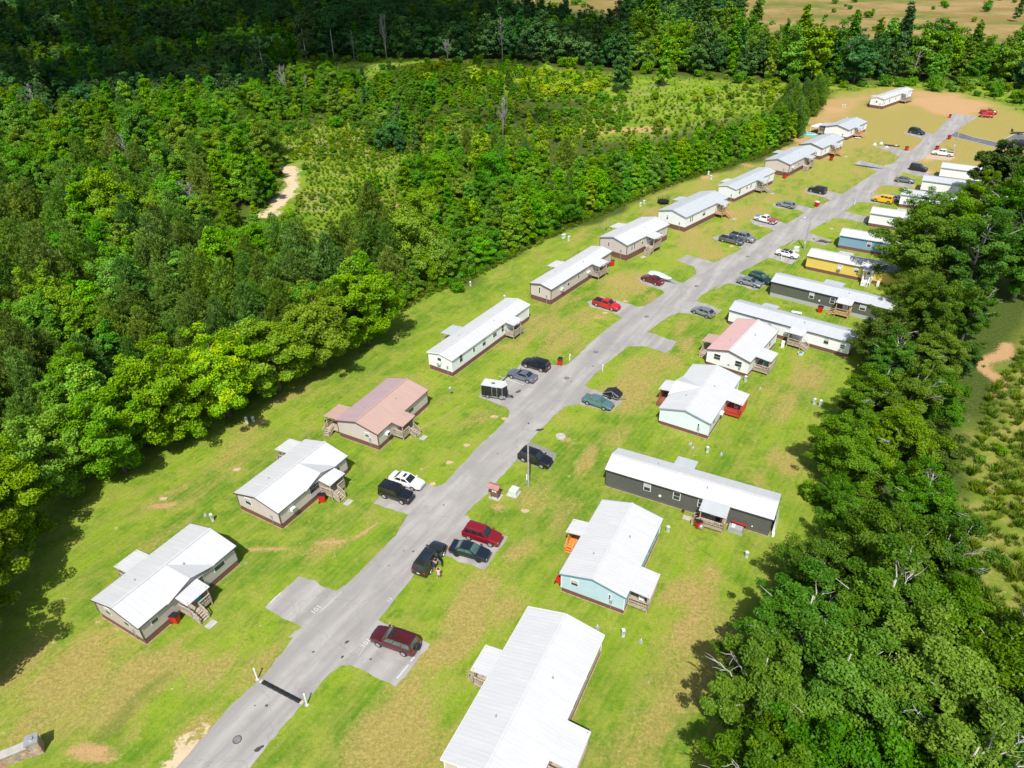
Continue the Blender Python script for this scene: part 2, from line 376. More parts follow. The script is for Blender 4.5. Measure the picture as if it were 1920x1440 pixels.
def np_mesh(name, co, quads, mats, smooth=False, attrs=()):
    me = bpy.data.meshes.new(name); nf, k = quads.shape
    me.vertices.add(len(co)); me.vertices.foreach_set('co', np.asarray(co, np.float32).ravel())
    me.loops.add(nf * k); me.loops.foreach_set('vertex_index', np.asarray(quads, np.int32).ravel())
    me.polygons.add(nf); me.polygons.foreach_set('loop_start', np.arange(0, nf * k, k, dtype=np.int32))
    me.polygons.foreach_set('loop_total', np.full(nf, k, np.int32))
    if smooth: me.polygons.foreach_set('use_smooth', np.ones(nf, bool))
    for mt in (mats if isinstance(mats, (list, tuple)) else [mats]): me.materials.append(mt)
    for an, typ, dom, data in attrs:
        a = me.attributes.new(an, typ, dom)
        a.data.foreach_set('color' if 'COLOR' in typ else 'value', np.asarray(data, np.float32).ravel())
    me.update(calc_edges=True); return me
one = np.ones(NV)
A1 = np.stack([dry.ravel(), dirt.ravel(), sand.ravel(), one], 1)
A2 = np.stack([lawn.ravel(), mead.ravel(), rfld.ravel(), one], 1)
A3 = np.stack([farf.ravel(), green.ravel(), 0 * one, one], 1)

def ground_mat():
    mt, nt, b = new_mat('mown grass and soil')
    P = N(nt, 'NewGeometry').outputs['Position']
    def sep(nm):
        a = N(nt, 'Attribute', attribute_name=nm); s = N(nt, 'SeparateColor'); L(nt, a.outputs['Color'], s.inputs[0]); return s.outputs
    dry_, dirt_, sand_ = sep('patch')[:3]; lawn_, mead_, rf_ = sep('zone')[:3]; far_, grn_, _ = sep('zone2')[:3]
    mp = N(nt, 'Mapping'); mp.inputs['Rotation'].default_value = (0, 0, radians(-57)); L(nt, P, mp.inputs[0])
    mp2 = N(nt, 'Mapping'); mp2.inputs['Scale'].default_value = (0.35, 1, 1); L(nt, mp.outputs[0], mp2.inputs[0])
    big = noise(nt, mp2.outputs[0], 0.11, 4, 0.6)
    mid = noise(nt, mp2.outputs[0], 0.5, 5, 0.65)
    fine = noise(nt, P, 2.6, 6, 0.75)
    vf = noise(nt, P, 9, 4, 0.8)
    # lawn
    g = mixc(nt, ramp(nt, big, 0.40, 0.60), (0.075, 0.205, 0.006), (0.215, 0.325, 0.016))
    g = mixc(nt, math_(nt, 'MULTIPLY', ramp(nt, noise(nt, P, 0.23, 5, 0.7), 0.46, 0.64), 0.75), g, (0.30, 0.34, 0.045))
    g = mixc(nt, math_(nt, 'MULTIPLY', ramp(nt, noise(nt, P, 0.35, 4, 0.65, 0.6), 0.52, 0.68), 0.7), g, (0.065, 0.175, 0.006))
    g = mixc(nt, math_(nt, 'MULTIPLY', ramp(nt, mid, 0.38, 0.75), 0.8), g, (0.29, 0.30, 0.06))
    g = mixc(nt, math_(nt, 'MULTIPLY', ramp(nt, fine, 0.5, 0.85), 0.22), g, (0.06, 0.14, 0.006))
    k = math_(nt, 'ADD', math_(nt, 'ADD', dry_, 0.10), math_(nt, 'MULTIPLY', math_(nt, 'SUBTRACT', mid, 0.5), 1.1))
    k = math_(nt, 'ADD', k, math_(nt, 'MULTIPLY', math_(nt, 'SUBTRACT', fine, 0.5), 0.8))
    straw = mixc(nt, ramp(nt, fine, 0.4, 0.65), (0.34, 0.235, 0.075), (0.47, 0.35, 0.14))
    g = mixc(nt, math_(nt, 'MULTIPLY', ramp(nt, k, 0.2, 0.9), 0.92), g, straw)
    # small random straw flecks everywhere
    g = mixc(nt, math_(nt, 'MULTIPLY', ramp(nt, vf, 0.48, 0.75), 0.32), g, (0.33, 0.33, 0.09))
    g = mixc(nt, math_(nt, 'MULTIPLY', ramp(nt, noise(nt, P, 4.0, 4, 0.85), 0.42, 0.60), 0.36), g, (0.075, 0.135, 0.012))
    g = mixc(nt, math_(nt, 'MULTIPLY', ramp(nt, noise(nt, P, 1.3, 6, 0.8), 0.47, 0.72), 0.5), g, (0.34, 0.34, 0.06))
    mw = N(nt, 'TexWave', wave_type='BANDS', bands_direction='Y'); mw.inputs['Scale'].default_value = 0.42; mw.inputs['Distortion'].default_value = 5; mw.inputs['Detail'].default_value = 2; mw.inputs['Detail Scale'].default_value = 0.15
    L(nt, mp.outputs[0], mw.inputs['Vector'])
    g = mixc(nt, math_(nt, 'MULTIPLY', mw.outputs['Fac'], 0.13), g, (0.33, 0.36, 0.07))
    g = mixc(nt, grn_, g, (0.055, 0.15, 0.006))
    # woodland floor, meadow, right field, far field
    floor = mixc(nt, ramp(nt, fine, 0.4, 0.7), (0.05, 0.075, 0.015), (0.10, 0.14, 0.022))
    md = mixc(nt, ramp(nt, noise(nt, P, 0.14, 4, 0.65), 0.35, 0.7), (0.12, 0.22, 0.012), (0.27, 0.35, 0.03))
    md = mixc(nt, math_(nt, 'MULTIPLY', ramp(nt, noise(nt, P, 0.07, 3), 0.5, 0.72), 0.7), md, (0.28, 0.25, 0.12))
    md = mixc(nt, math_(nt, 'MULTIPLY', ramp(nt, fine, 0.5, 0.75), 0.6), md, (0.06, 0.12, 0.01))
    rf = mixc(nt, ramp(nt, noise(nt, P, 0.35, 5, 0.7), 0.38, 0.66), (0.14, 0.21, 0.02), (0.29, 0.27, 0.07))
    rf = mixc(nt, math_(nt, 'MULTIPLY', ramp(nt, fine, 0.5, 0.7), 0.5), rf, (0.08, 0.13, 0.01))
    fr = mixc(nt, ramp(nt, noise(nt, P, 0.02, 5, 0.65), 0.4, 0.62), (0.24, 0.175, 0.055), (0.34, 0.24, 0.10))
    fr = mixc(nt, ramp(nt, noise(nt, P, 0.011, 5, 0.7), 0.5, 0.62), fr, (0.13, 0.17, 0.03))
    fr = mixc(nt, math_(nt, 'MULTIPLY', ramp(nt, noise(nt, P, 0.3, 4, 0.7), 0.5, 0.7), 0.5), fr, (0.12, 0.11, 0.04))
    c = mixc(nt, lawn_, floor, g); c = mixc(nt, mead_, c, md); c = mixc(nt, rf_, c, rf); c = mixc(nt, far_, c, fr)
    kd = math_(nt, 'ADD', dirt_, math_(nt, 'MULTIPLY', math_(nt, 'SUBTRACT', fine, 0.5), 1.6))
    soil = mixc(nt, ramp(nt, vf, 0.35, 0.65), (0.42, 0.23, 0.10), (0.56, 0.36, 0.20))
    c = mixc(nt, math_(nt, 'MULTIPLY', ramp(nt, kd, 0.28, 0.85), 0.9), c, soil)
    ks = math_(nt, 'ADD', sand_, math_(nt, 'MULTIPLY', math_(nt, 'SUBTRACT', noise(nt, P, 0.9, 5, 0.75), 0.5), 3.0))
    c = mixc(nt, ramp(nt, ks, 0.35, 0.75), c, (0.60, 0.47, 0.31))
    L(nt, c, b.inputs['Base Color']); b.inputs['Roughness'].default_value = 0.95; b.inputs['Specular IOR Level'].default_value = 0.1
    bp = N(nt, 'Bump'); bp.inputs['Strength'].default_value = 0.8; bp.inputs['Distance'].default_value = 0.12
    L(nt, math_(nt, 'ADD', fine, math_(nt, 'MULTIPLY', vf, 0.5)), bp.inputs['Height']); L(nt, bp.outputs[0], b.inputs['Normal'])
    return mt
M['ground'] = ground_mat()
gme = np_mesh('ground', co, quads, M['ground'], True, [('patch', 'FLOAT_COLOR', 'POINT', A1), ('zone', 'FLOAT_COLOR', 'POINT', A2), ('zone2', 'FLOAT_COLOR', 'POINT', A3)])
go = bpy.data.objects.new('ground', gme); COL.objects.link(go); tag(go, kind='structure')

# ------------------------------------------------------------------ asphalt
def asphalt(name, c0, c1, edge=0.5):
    mt, nt, b = new_mat(name)
    P = N(nt, 'NewGeometry').outputs['Position']
    mp = N(nt, 'Mapping'); mp.inputs['Rotation'].default_value = (0, 0, radians(-57)); L(nt, P, mp.inputs[0])
    mp2 = N(nt, 'Mapping'); mp2.inputs['Scale'].default_value = (0.12, 1, 1); L(nt, mp.outputs[0], mp2.inputs[0])
    c = mixc(nt, ramp(nt, noise(nt, mp2.outputs[0], 0.55, 4, 0.6), 0.35, 0.68), c0, c1)
    c = mixc(nt, math_(nt, 'MULTIPLY', ramp(nt, noise(nt, P, 0.25, 5, 0.6), 0.45, 0.7), 0.5), c, tuple(x * 0.82 for x in c0))
    c = mixc(nt, math_(nt, 'MULTIPLY', ramp(nt, noise(nt, P, 14, 3, 0.8), 0.35, 0.7), 0.35), c, tuple(x * 0.75 for x in c0))
    st = math_(nt, 'MULTIPLY', ramp(nt, noise(nt, P, 1.1, 3, 0.5), 0.70, 0.75), 0.4)
    c = mixc(nt, st, c, tuple(x * 0.45 for x in c0))
    # cracks
    v = N(nt, 'TexVoronoi', feature='DISTANCE_TO_EDGE'); v.inputs['Scale'].default_value = 0.16
    nn = N(nt, 'TexNoise'); nn.inputs['Scale'].default_value = 1.2; nn.inputs['Detail'].default_value = 4; L(nt, P, nn.inputs['Vector'])
    ad = N(nt, 'VectorMath', operation='MULTIPLY_ADD'); L(nt, nn.outputs['Color'], ad.inputs[0]); ad.inputs[1].default_value = (1.6, 1.6, 0); L(nt, P, ad.inputs[2])
    L(nt, ad.outputs[0], v.inputs['Vector'])
    cr = N(nt, 'MapRange'); cr.inputs[1].default_value = 0.0; cr.inputs[2].default_value = 0.012; cr.inputs[3].default_value = 0.22; cr.inputs[4].default_value = 0.0
    L(nt, v.outputs['Distance'], cr.inputs[0])
    c = mixc(nt, cr.outputs[0], c, tuple(x * 0.4 for x in c0))
    L(nt, c, b.inputs['Base Color']); b.inputs['Roughness'].default_value = 0.85
    bp = N(nt, 'Bump'); bp.inputs['Strength'].default_value = 0.3; bp.inputs['Distance'].default_value = 0.01
    L(nt, noise(nt, P, 25, 2), bp.inputs['Height']); L(nt, bp.outputs[0], b.inputs['Normal'])
    return mt
M['road'] = asphalt('old pale asphalt', (0.285, 0.27, 0.257), (0.40, 0.38, 0.362))
M['road_dark'] = asphalt('newer dark asphalt', (0.12, 0.12, 0.125), (0.17, 0.17, 0.175))
def rough_poly(pts, step=0.7, amp=0.12, rnd=None):
    out = []; n = len(pts); rr = rnd or random.Random(5)
    for i in range(n):
        a = pts[i]; b = pts[(i + 1) % n]; Ln = hypot(b[0] - a[0], b[1] - a[1]); k = max(1, int(Ln / step))
        nx_, ny_ = -(b[1] - a[1]) / (Ln + 1e-9), (b[0] - a[0]) / (Ln + 1e-9)
        for j in range(k):
            t = j / k; d = amp * (rr.random() - .5) * 2 if j else amp * .3 * (rr.random() - .5)
            out.append((a[0] + (b[0] - a[0]) * t + nx_ * d, a[1] + (b[1] - a[1]) * t + ny_ * d))
    return out
def flat(name, pxs, z, mat, kind='structure', amp=0.12, world=False, step=0.7):
    p = [tuple(q) for q in (pxs if world else GA(pxs))]
    o = MB().prism(rough_poly(p, step, amp), z, z).build(name, mat)
    return tag(o, kind=kind)
RL = [(180, 1620), (330, 1440), (400, 1360), (440, 1316), (488, 1273), (536, 1215), (560, 1185), (600, 1136), (650, 1095), (680, 1066), (724, 1022), (756, 991), (790, 945), (836, 904), (858, 880), (891, 844),
      (924, 813), (945, 793), (962, 768), (1000, 725), (1060, 688), (1078, 671), (1113, 638), (1136, 618), (1169, 594), (1208, 574), (1243, 552), (1281, 531), (1314, 508), (1345, 490), (1388, 468), (1418, 452),
      (1456, 430), (1475, 419.5), (1508, 400), (1525, 391), (1555, 377), (1579, 364), (1641, 324), (1671, 309), (1686, 296), (1709, 282), (1732, 262), (1749, 252), (1779, 221), (1787, 213)]
RR = [(410, 1560), (469, 1440), (495, 1407), (536, 1355), (568, 1320), (594, 1291), (627, 1254), (670, 1205), (714, 1157), (761, 1098), (778, 1075), (817, 1040), (850, 1000), (876, 960), (902, 935), (920, 921), (938, 895),
      (967, 864), (1000, 820), (1013, 807), (1038, 780), (1064, 757), (1085, 736), (1102, 716), (1136, 682), (1172, 654), (1205, 632), (1222, 616), (1252, 594), (1272, 585), (1302, 568), (1314, 554), (1350, 534),
      (1372, 520), (1393, 508), (1436, 486), (1456, 466), (1494, 449), (1517, 435), (1540, 420), (1562, 409), (1585, 395), (1607, 380), (1638, 359), (1650, 348), (1676, 333), (1688, 326), (1703, 313), (1729, 299), (1752, 278), (1776, 259), (1801, 240), (1812, 232), (1834, 219)]
road = flat('road', RL + RR[::-1], 0.016, M['road'], amp=0.10)
PADS = [[(540, 1195), (566, 1176), (556, 1169), (520, 1153), (497, 1139), (525, 1112), (560, 1081), (592, 1088), (605, 1101), (630, 1108), (660, 1090), (690, 1100), (600, 1190)],
        [(740, 1010), (766, 965), (733, 954), (700, 944), (716, 925), (750, 888), (790, 900), (818, 913), (845, 900), (860, 905), (790, 990)],
        [(938, 815), (956, 773), (951, 764), (931, 757), (897, 744), (910, 722), (940, 712), (971, 689), (986, 674), (1010, 678), (1033, 684), (1053, 685.6), (1070, 682), (1090, 680), (1000, 800)],
        [(1160, 610), (1168, 597), (1147, 585), (1108, 576), (1100, 566), (1128, 556), (1165, 566), (1196, 575), (1210, 574), (1225, 572), (1190, 610)],
        [(1240, 562), (1246, 550), (1243, 545), (1203, 531), (1195, 520), (1225, 512), (1255, 522), (1281, 531), (1300, 525), (1270, 555)],
        [(1300, 530), (1306, 508), (1302, 501), (1269, 488), (1288, 478), (1315, 485), (1343, 493), (1365, 486), (1340, 520)],
        [(1378, 485), (1391, 466), (1385, 460), (1340, 450), (1336, 444), (1365, 438), (1408, 453), (1430, 450), (1410, 480)],
        [(1448, 440), (1452, 433), (1445, 429), (1412, 420), (1405, 412), (1440, 408), (1475, 420), (1490, 412), (1470, 440)],
        [(1500, 412), (1510, 400), (1500, 394), (1455, 390), (1448, 382), (1480, 380), (1524, 391), (1540, 388), (1525, 405)],
        [(1550, 385), (1557, 375), (1545, 370), (1508, 361), (1510, 354), (1545, 356), (1579, 364), (1592, 360), (1575, 380)],
        [(1660, 320), (1645, 322), (1625, 314), (1602, 306.5), (1614, 300.5), (1638, 307), (1655, 311), (1680, 305), (1690, 305)],
        [(1690, 305), (1687, 295), (1668, 284), (1640, 275), (1658, 273), (1680, 278), (1701, 283.5), (1712, 280), (1720, 285)],
        [(1738, 268), (1728, 260), (1694, 250), (1698, 245), (1733, 249), (1752, 251), (1762, 250)],
        [(600, 1270), (620, 1262), (641, 1248), (659, 1248), (700, 1268), (743, 1289), (806, 1208), (760, 1186), (711, 1164), (690, 1150)],
        [(790, 1050), (812, 1042), (836, 1042), (870, 1056), (907, 1069), (953, 1006), (915, 990), (884, 976), (876, 966), (850, 975)],
        [(1040, 770), (1062, 762), (1085, 758), (1110, 764), (1144, 773), (1167, 753), (1135, 738), (1100, 726), (1090, 715), (1060, 740)],
        [(1150, 665), (1180, 649), (1212, 650), (1250, 662), (1270, 641), (1245, 633), (1220, 624), (1205, 622)],
        [(1250, 600), (1272, 586), (1293, 588), (1329, 598), (1354, 581), (1330, 572), (1307, 565), (1295, 560)],
        [(1340, 545), (1365, 531), (1390, 536), (1417, 545), (1444, 530), (1415, 522), (1390, 514), (1375, 508)],
        [(1415, 495), (1439, 483), (1462, 489), (1484, 496), (1502, 481), (1480, 473), (1453, 465), (1440, 462)],
        [(1480, 462), (1497, 449), (1520, 452), (1547, 460), (1559, 450), (1540, 445), (1518, 437), (1500, 432)],
        [(1545, 425), (1563, 408), (1590, 411), (1623, 418), (1632, 408), (1610, 403), (1586, 396), (1570, 392)],
        [(1592, 390), (1608, 379), (1635, 380), (1667, 384), (1680, 377), (1660, 369), (1637, 361), (1620, 355)],
        [(1632, 365), (1652, 347), (1680, 349), (1703, 352), (1717, 347), (1695, 340), (1678, 333), (1665, 328)],
        [(1680, 335), (1695, 322), (1712, 328), (1735, 332), (1745, 323), (1725, 317), (1708, 311), (1695, 310)]]
for p in PADS: flat('driveway', p, 0.010, M['road'], amp=0.14)
flat('gravel_driveway', [(950, 880), (966, 864), (1000, 873), (1033, 882), (1043, 850), (1015, 838), (992, 826), (980, 820)], 0.006, paint('packed gravel', (0.24, 0.235, 0.22), 0.95, var=0.4, scale=6, bump=0.5), amp=0.25)
flat('sandy_driveway', [(1735, 300), (1742, 298), (1760, 300), (1781, 301.5), (1789, 294), (1770, 289), (1749, 285), (1735, 290)], 0.006, paint('packed sandy soil', (0.46, 0.36, 0.25), 0.95, var=0.2, scale=2, bump=0.4), amp=0.3)
flat('side_road', [(1765, 268), (1783, 256.5), (1808, 262), (1855, 274), (1882, 279.5), (1925, 283.5), (2100, 305), (2100, 270), (1925, 251.5), (1901, 252), (1871.6, 267.5), (1826, 257.7), (1796, 248), (1780, 246)], 0.010, M['road_dark'], amp=0.05)
kb = MB()
for ln in ([(1783, 256.5), (1808, 262), (1855, 274), (1882, 279.5), (1925, 283.5), (2000, 293)], [(1796, 248), (1826, 257.7), (1871.6, 267.5), (1901, 252), (1925, 251.5), (2000, 256)]):
    w = GA(ln)
    for a, b in zip(w[:-1], w[1:]): kb.beam((a[0], a[1], .05), (b[0], b[1], .05), 0.32, 0.16)
tag(kb.build('kerb', M['conc']), kind='structure')
# pale worn edge strip laid along the carriageway (concrete flare seen beside the asphalt)
def strip(name, px, w, z, mat, kind=None):
    p = GA(px); mb = MB()
    for a, b in zip(p[:-1], p[1:]):
        d = np.array(b) - np.array(a); n = np.array([-d[1], d[0]]) / (np.hypot(*d) + 1e-9) * w / 2
        mb.add([(*(a - n), z), (*(a + n), z), (*(b + n), z), (*(b - n), z)], [(0, 3, 2, 1)])
    return mb.build(name, mat)
M['stain'] = paint('oil stained asphalt', (0.06, 0.058, 0.055), 0.7, var=0.3, scale=5)
def oil(px, py, r, asp=1.0, ang=0, seed=0, name='oil_stain'):
    rr = random.Random(seed); x, y = G(px, py); pts = []
    for k in range(14):
        a = 2 * pi * k / 14; q = r * (0.6 + 0.7 * rr.random()); u, v = q * asp * cos(a), q * sin(a)
        pts.append((x + u * cos(ang) - v * sin(ang), y + u * sin(ang) + v * cos(ang)))
    tag(MB().prism(pts, 0.019, 0.019).build(name, M['stain']), kind='structure')
for i, (a, b, r, s) in enumerate([(485, 1404, .22, 2.0), (500, 1323, .16, 1), (478, 1323, .08, 1), (650, 1204, .14, 2.2), (588, 1222, .12, 1.4), (642, 1232, .12, 1.5), (695, 1236, .12, 1), (729, 1061, .1, 1), (775, 1034, .13, 1.3),
                                  (832, 947, .13, 1), (757, 1033, .09, 1), (1003, 853, .15, 1), (972, 734, .3, 1.8), (991, 794, .2, 1), (1112, 687, .15, 1), (1071, 715, .12, 1), (1014, 806, .3, 2), (933, 851, .1, 1), (1008, 806, .2, 2)]):
    oil(a, b, r, s, 0.6, i)
oil(1545, 453, 0.9, 1.9, -0.4, 40); oil(1526, 448, 0.3, 1.3, -0.4, 41); oil(1628, 313, 0.9, 5.2, -0.62, 42)
# ------------------------------------------------------------------ mobile homes
def window(par, q, t, z0, w, h, Ln, label=None, kind='blind', trim='trim_white'):
    """q: wall quad (bottom-left, bottom-right, top-right, top-left from outside), t metres along, z0 above wall foot"""
    Wd = (Vector(q[1]) - Vector(q[0])).length; H = (Vector(q[3]) - Vector(q[0])).length
    f = MB().panel(q, t / Wd, (t + w) / Wd, z0 / H, (z0 + h) / H, 0.03).build('window', M[trim], par)
    p = MB(); e = 0.08
    p.panel(q, (t + e) / Wd, (t + w - e) / Wd, (z0 + e) / H, (z0 + h / 2 - .03) / H, 0.045)
    p.panel(q, (t + e) / Wd, (t + w - e) / Wd, (z0 + h / 2 + .03) / H, (z0 + h - e) / H, 0.04, mi=1)
    p.build('pane', [M['glass'], M['blind'] if kind == 'blind' else M['glass']], f)
    return f

def rails(mb, pts, z, h=0.95, mi=0, pick=0.22):
    for a, b in zip(pts[:-1], pts[1:]):
        A = (a[0], a[1], z + h); B = (b[0], b[1], z + h)
        mb.beam(A, B, 0.14, 0.05, mi); mb.beam((a[0], a[1], z + h * .5), (b[0], b[1], z + h * .5), 0.05, 0.12, mi); mb.beam((a[0], a[1], z + .12), (b[0], b[1], z + .12), 0.05, 0.1, mi)
        Ln = hypot(b[0] - a[0], b[1] - a[1]); k = max(1, int(Ln / pick))
        for j in range(k + 1):
            x = a[0] + (b[0] - a[0]) * j / k; y = a[1] + (b[1] - a[1]) * j / k
            w = 0.11 if j in (0, k) else 0.045
            mb.box(x - w / 2, x + w / 2, y - w / 2, y + w / 2, z, z + h + (0.06 if j in (0, k) else 0), mi)

def stair_flight(par, x, y, dx, dy, z, w, mat):
    """steps going down from (x,y,z) in direction (dx,dy)"""
    mb = MB(); n = max(3, round(z / 0.19)); run = 0.27; nx_, ny_ = -dy, dx
    for i in range(n):
        zz = z - (i + 1) * z / (n + 1); c = (x + dx * run * (i + .5), y + dy * run * (i + .5))
        mb.beam((c[0] - nx_ * w / 2, c[1] - ny_ * w / 2, zz - .03), (c[0] + nx_ * w / 2, c[1] + ny_ * w / 2, zz - .03), 0.26, 0.05)
    e = (x + dx * run * n, y + dy * run * n)
    for s in (-1, 1):
        o = (nx_ * s * w / 2, ny_ * s * w / 2)
        mb.beam((x + o[0], y + o[1], z - .12), (e[0] + o[0], e[1] + o[1], .08), 0.06, 0.26)
        mb.beam((x + o[0], y + o[1], z + .85), (e[0] + o[0], e[1] + o[1], .95), 0.1, 0.1)
        mb.beam((x + o[0], y + o[1], z + .42), (e[0] + o[0], e[1] + o[1], .5), 0.05, 0.1)
        mb.box(e[0] + o[0] - .06, e[0] + o[0] + .06, e[1] + o[1] - .06, e[1] + o[1] + .06, 0, 1.0)
    return mb.build('stairs', mat, par)

def porch(root, x0, x1, side, Wd, sk, ev, depth, mat, rmat, stair=None, roof=True, rail=True, droof=None, sw=1.1, post=None, clutter=0):
    """deck beside the long wall. side -1: front (y<0), +1: back (y>Wd)"""
    y0 = -0.03 if side < 0 else Wd + 0.03; y1 = y0 + side * depth; z = sk
    d = MB(); n = int(abs(x1 - x0) / 0.15)
    for i in range(n):
        a = x0 + (x1 - x0) * i / n; d.box(a + .012, a + (x1 - x0) / n - .004, min(y0, y1), max(y0, y1), z - .05, z)
    d.beam((x0, y1, z - .13), (x1, y1, z - .13), .05, .22); d.beam((x0, y0, z - .13), (x0, y1, z - .13), .05, .22); d.beam((x1, y0, z - .13), (x1, y1, z - .13), .05, .22)
    d.build('deck', mat, root)
    for px_ in (x0 + .06, x1 - .06):
        MB().box(px_ - .06, px_ + .06, y1 - .06 * side - .06, y1 - .06 * side + .06, 0, (ev - .12) if roof else z, 0).build('post', post or mat, root)
    r = MB(); c = [(x0, y0 + side * .1), (x0, y1), (x1, y1), (x1, y0 + side * .1)]
    if stair:
        kd, at = stair
        if kd == 'out':
            stair_flight(root, at, y1, 0, side, z, sw, mat)
            pts1 = [c[0], c[1], (at - sw / 2, y1)]; pts2 = [(at + sw / 2, y1), c[2], c[3]]
            if at - sw / 2 - x0 < .15: pts1 = [c[0], c[1]]
            if x1 - at - sw / 2 < .15: pts2 = [c[2], c[3]]
            rails(r, pts1, z); r.build('railing', mat, root); r = MB(); rails(r, pts2, z)
        elif kd == 'near':
            ym = y1 - side * sw / 2; stair_flight(root, x0, ym, -1, 0, z, sw, mat)
            rails(r, [c[1], c[2], c[3]], z)
        else:
            ym = y1 - side * sw / 2; stair_flight(root, x1, ym, 1, 0, z, sw, mat)
            rails(r, [c[0], c[1], c[2]], z)
    elif rail: rails(r, c, z)
    r.build('railing', mat, root)
    if roof:
        q = MB(); zo = ev - .2; zi = ev + .02; o = .18; yy = y1 + side * .2; yi = y0 + side * .12
        q.add([(x0 - o, yi, zi - .07), (x1 + o, yi, zi - .07), (x1 + o, yy, zo - .07), (x0 - o, yy, zo - .07), (x0 - o, yi, zi), (x1 + o, yi, zi), (x1 + o, yy, zo), (x0 - o, yy, zo)],
              [(0, 1, 2, 3), (7, 6, 5, 4), (4, 5, 1, 0), (5, 6, 2, 1), (6, 7, 3, 2), (7, 4, 0, 3)] if side < 0 else [(3, 2, 1, 0), (4, 5, 6, 7), (0, 1, 5, 4), (1, 2, 6, 5), (2, 3, 7, 6), (3, 0, 4, 7)])
        k = int((x1 - x0 + 2 * o) / .3)
        for i in range(k + 1):
            a = x0 - o + .02 + (x1 - x0 + 2 * o - .04) * i / k; q.beam((a, yi, zi + .01), (a, yy, zo + .01), .035, .03)
        q.build('porch_roof', rmat, root)

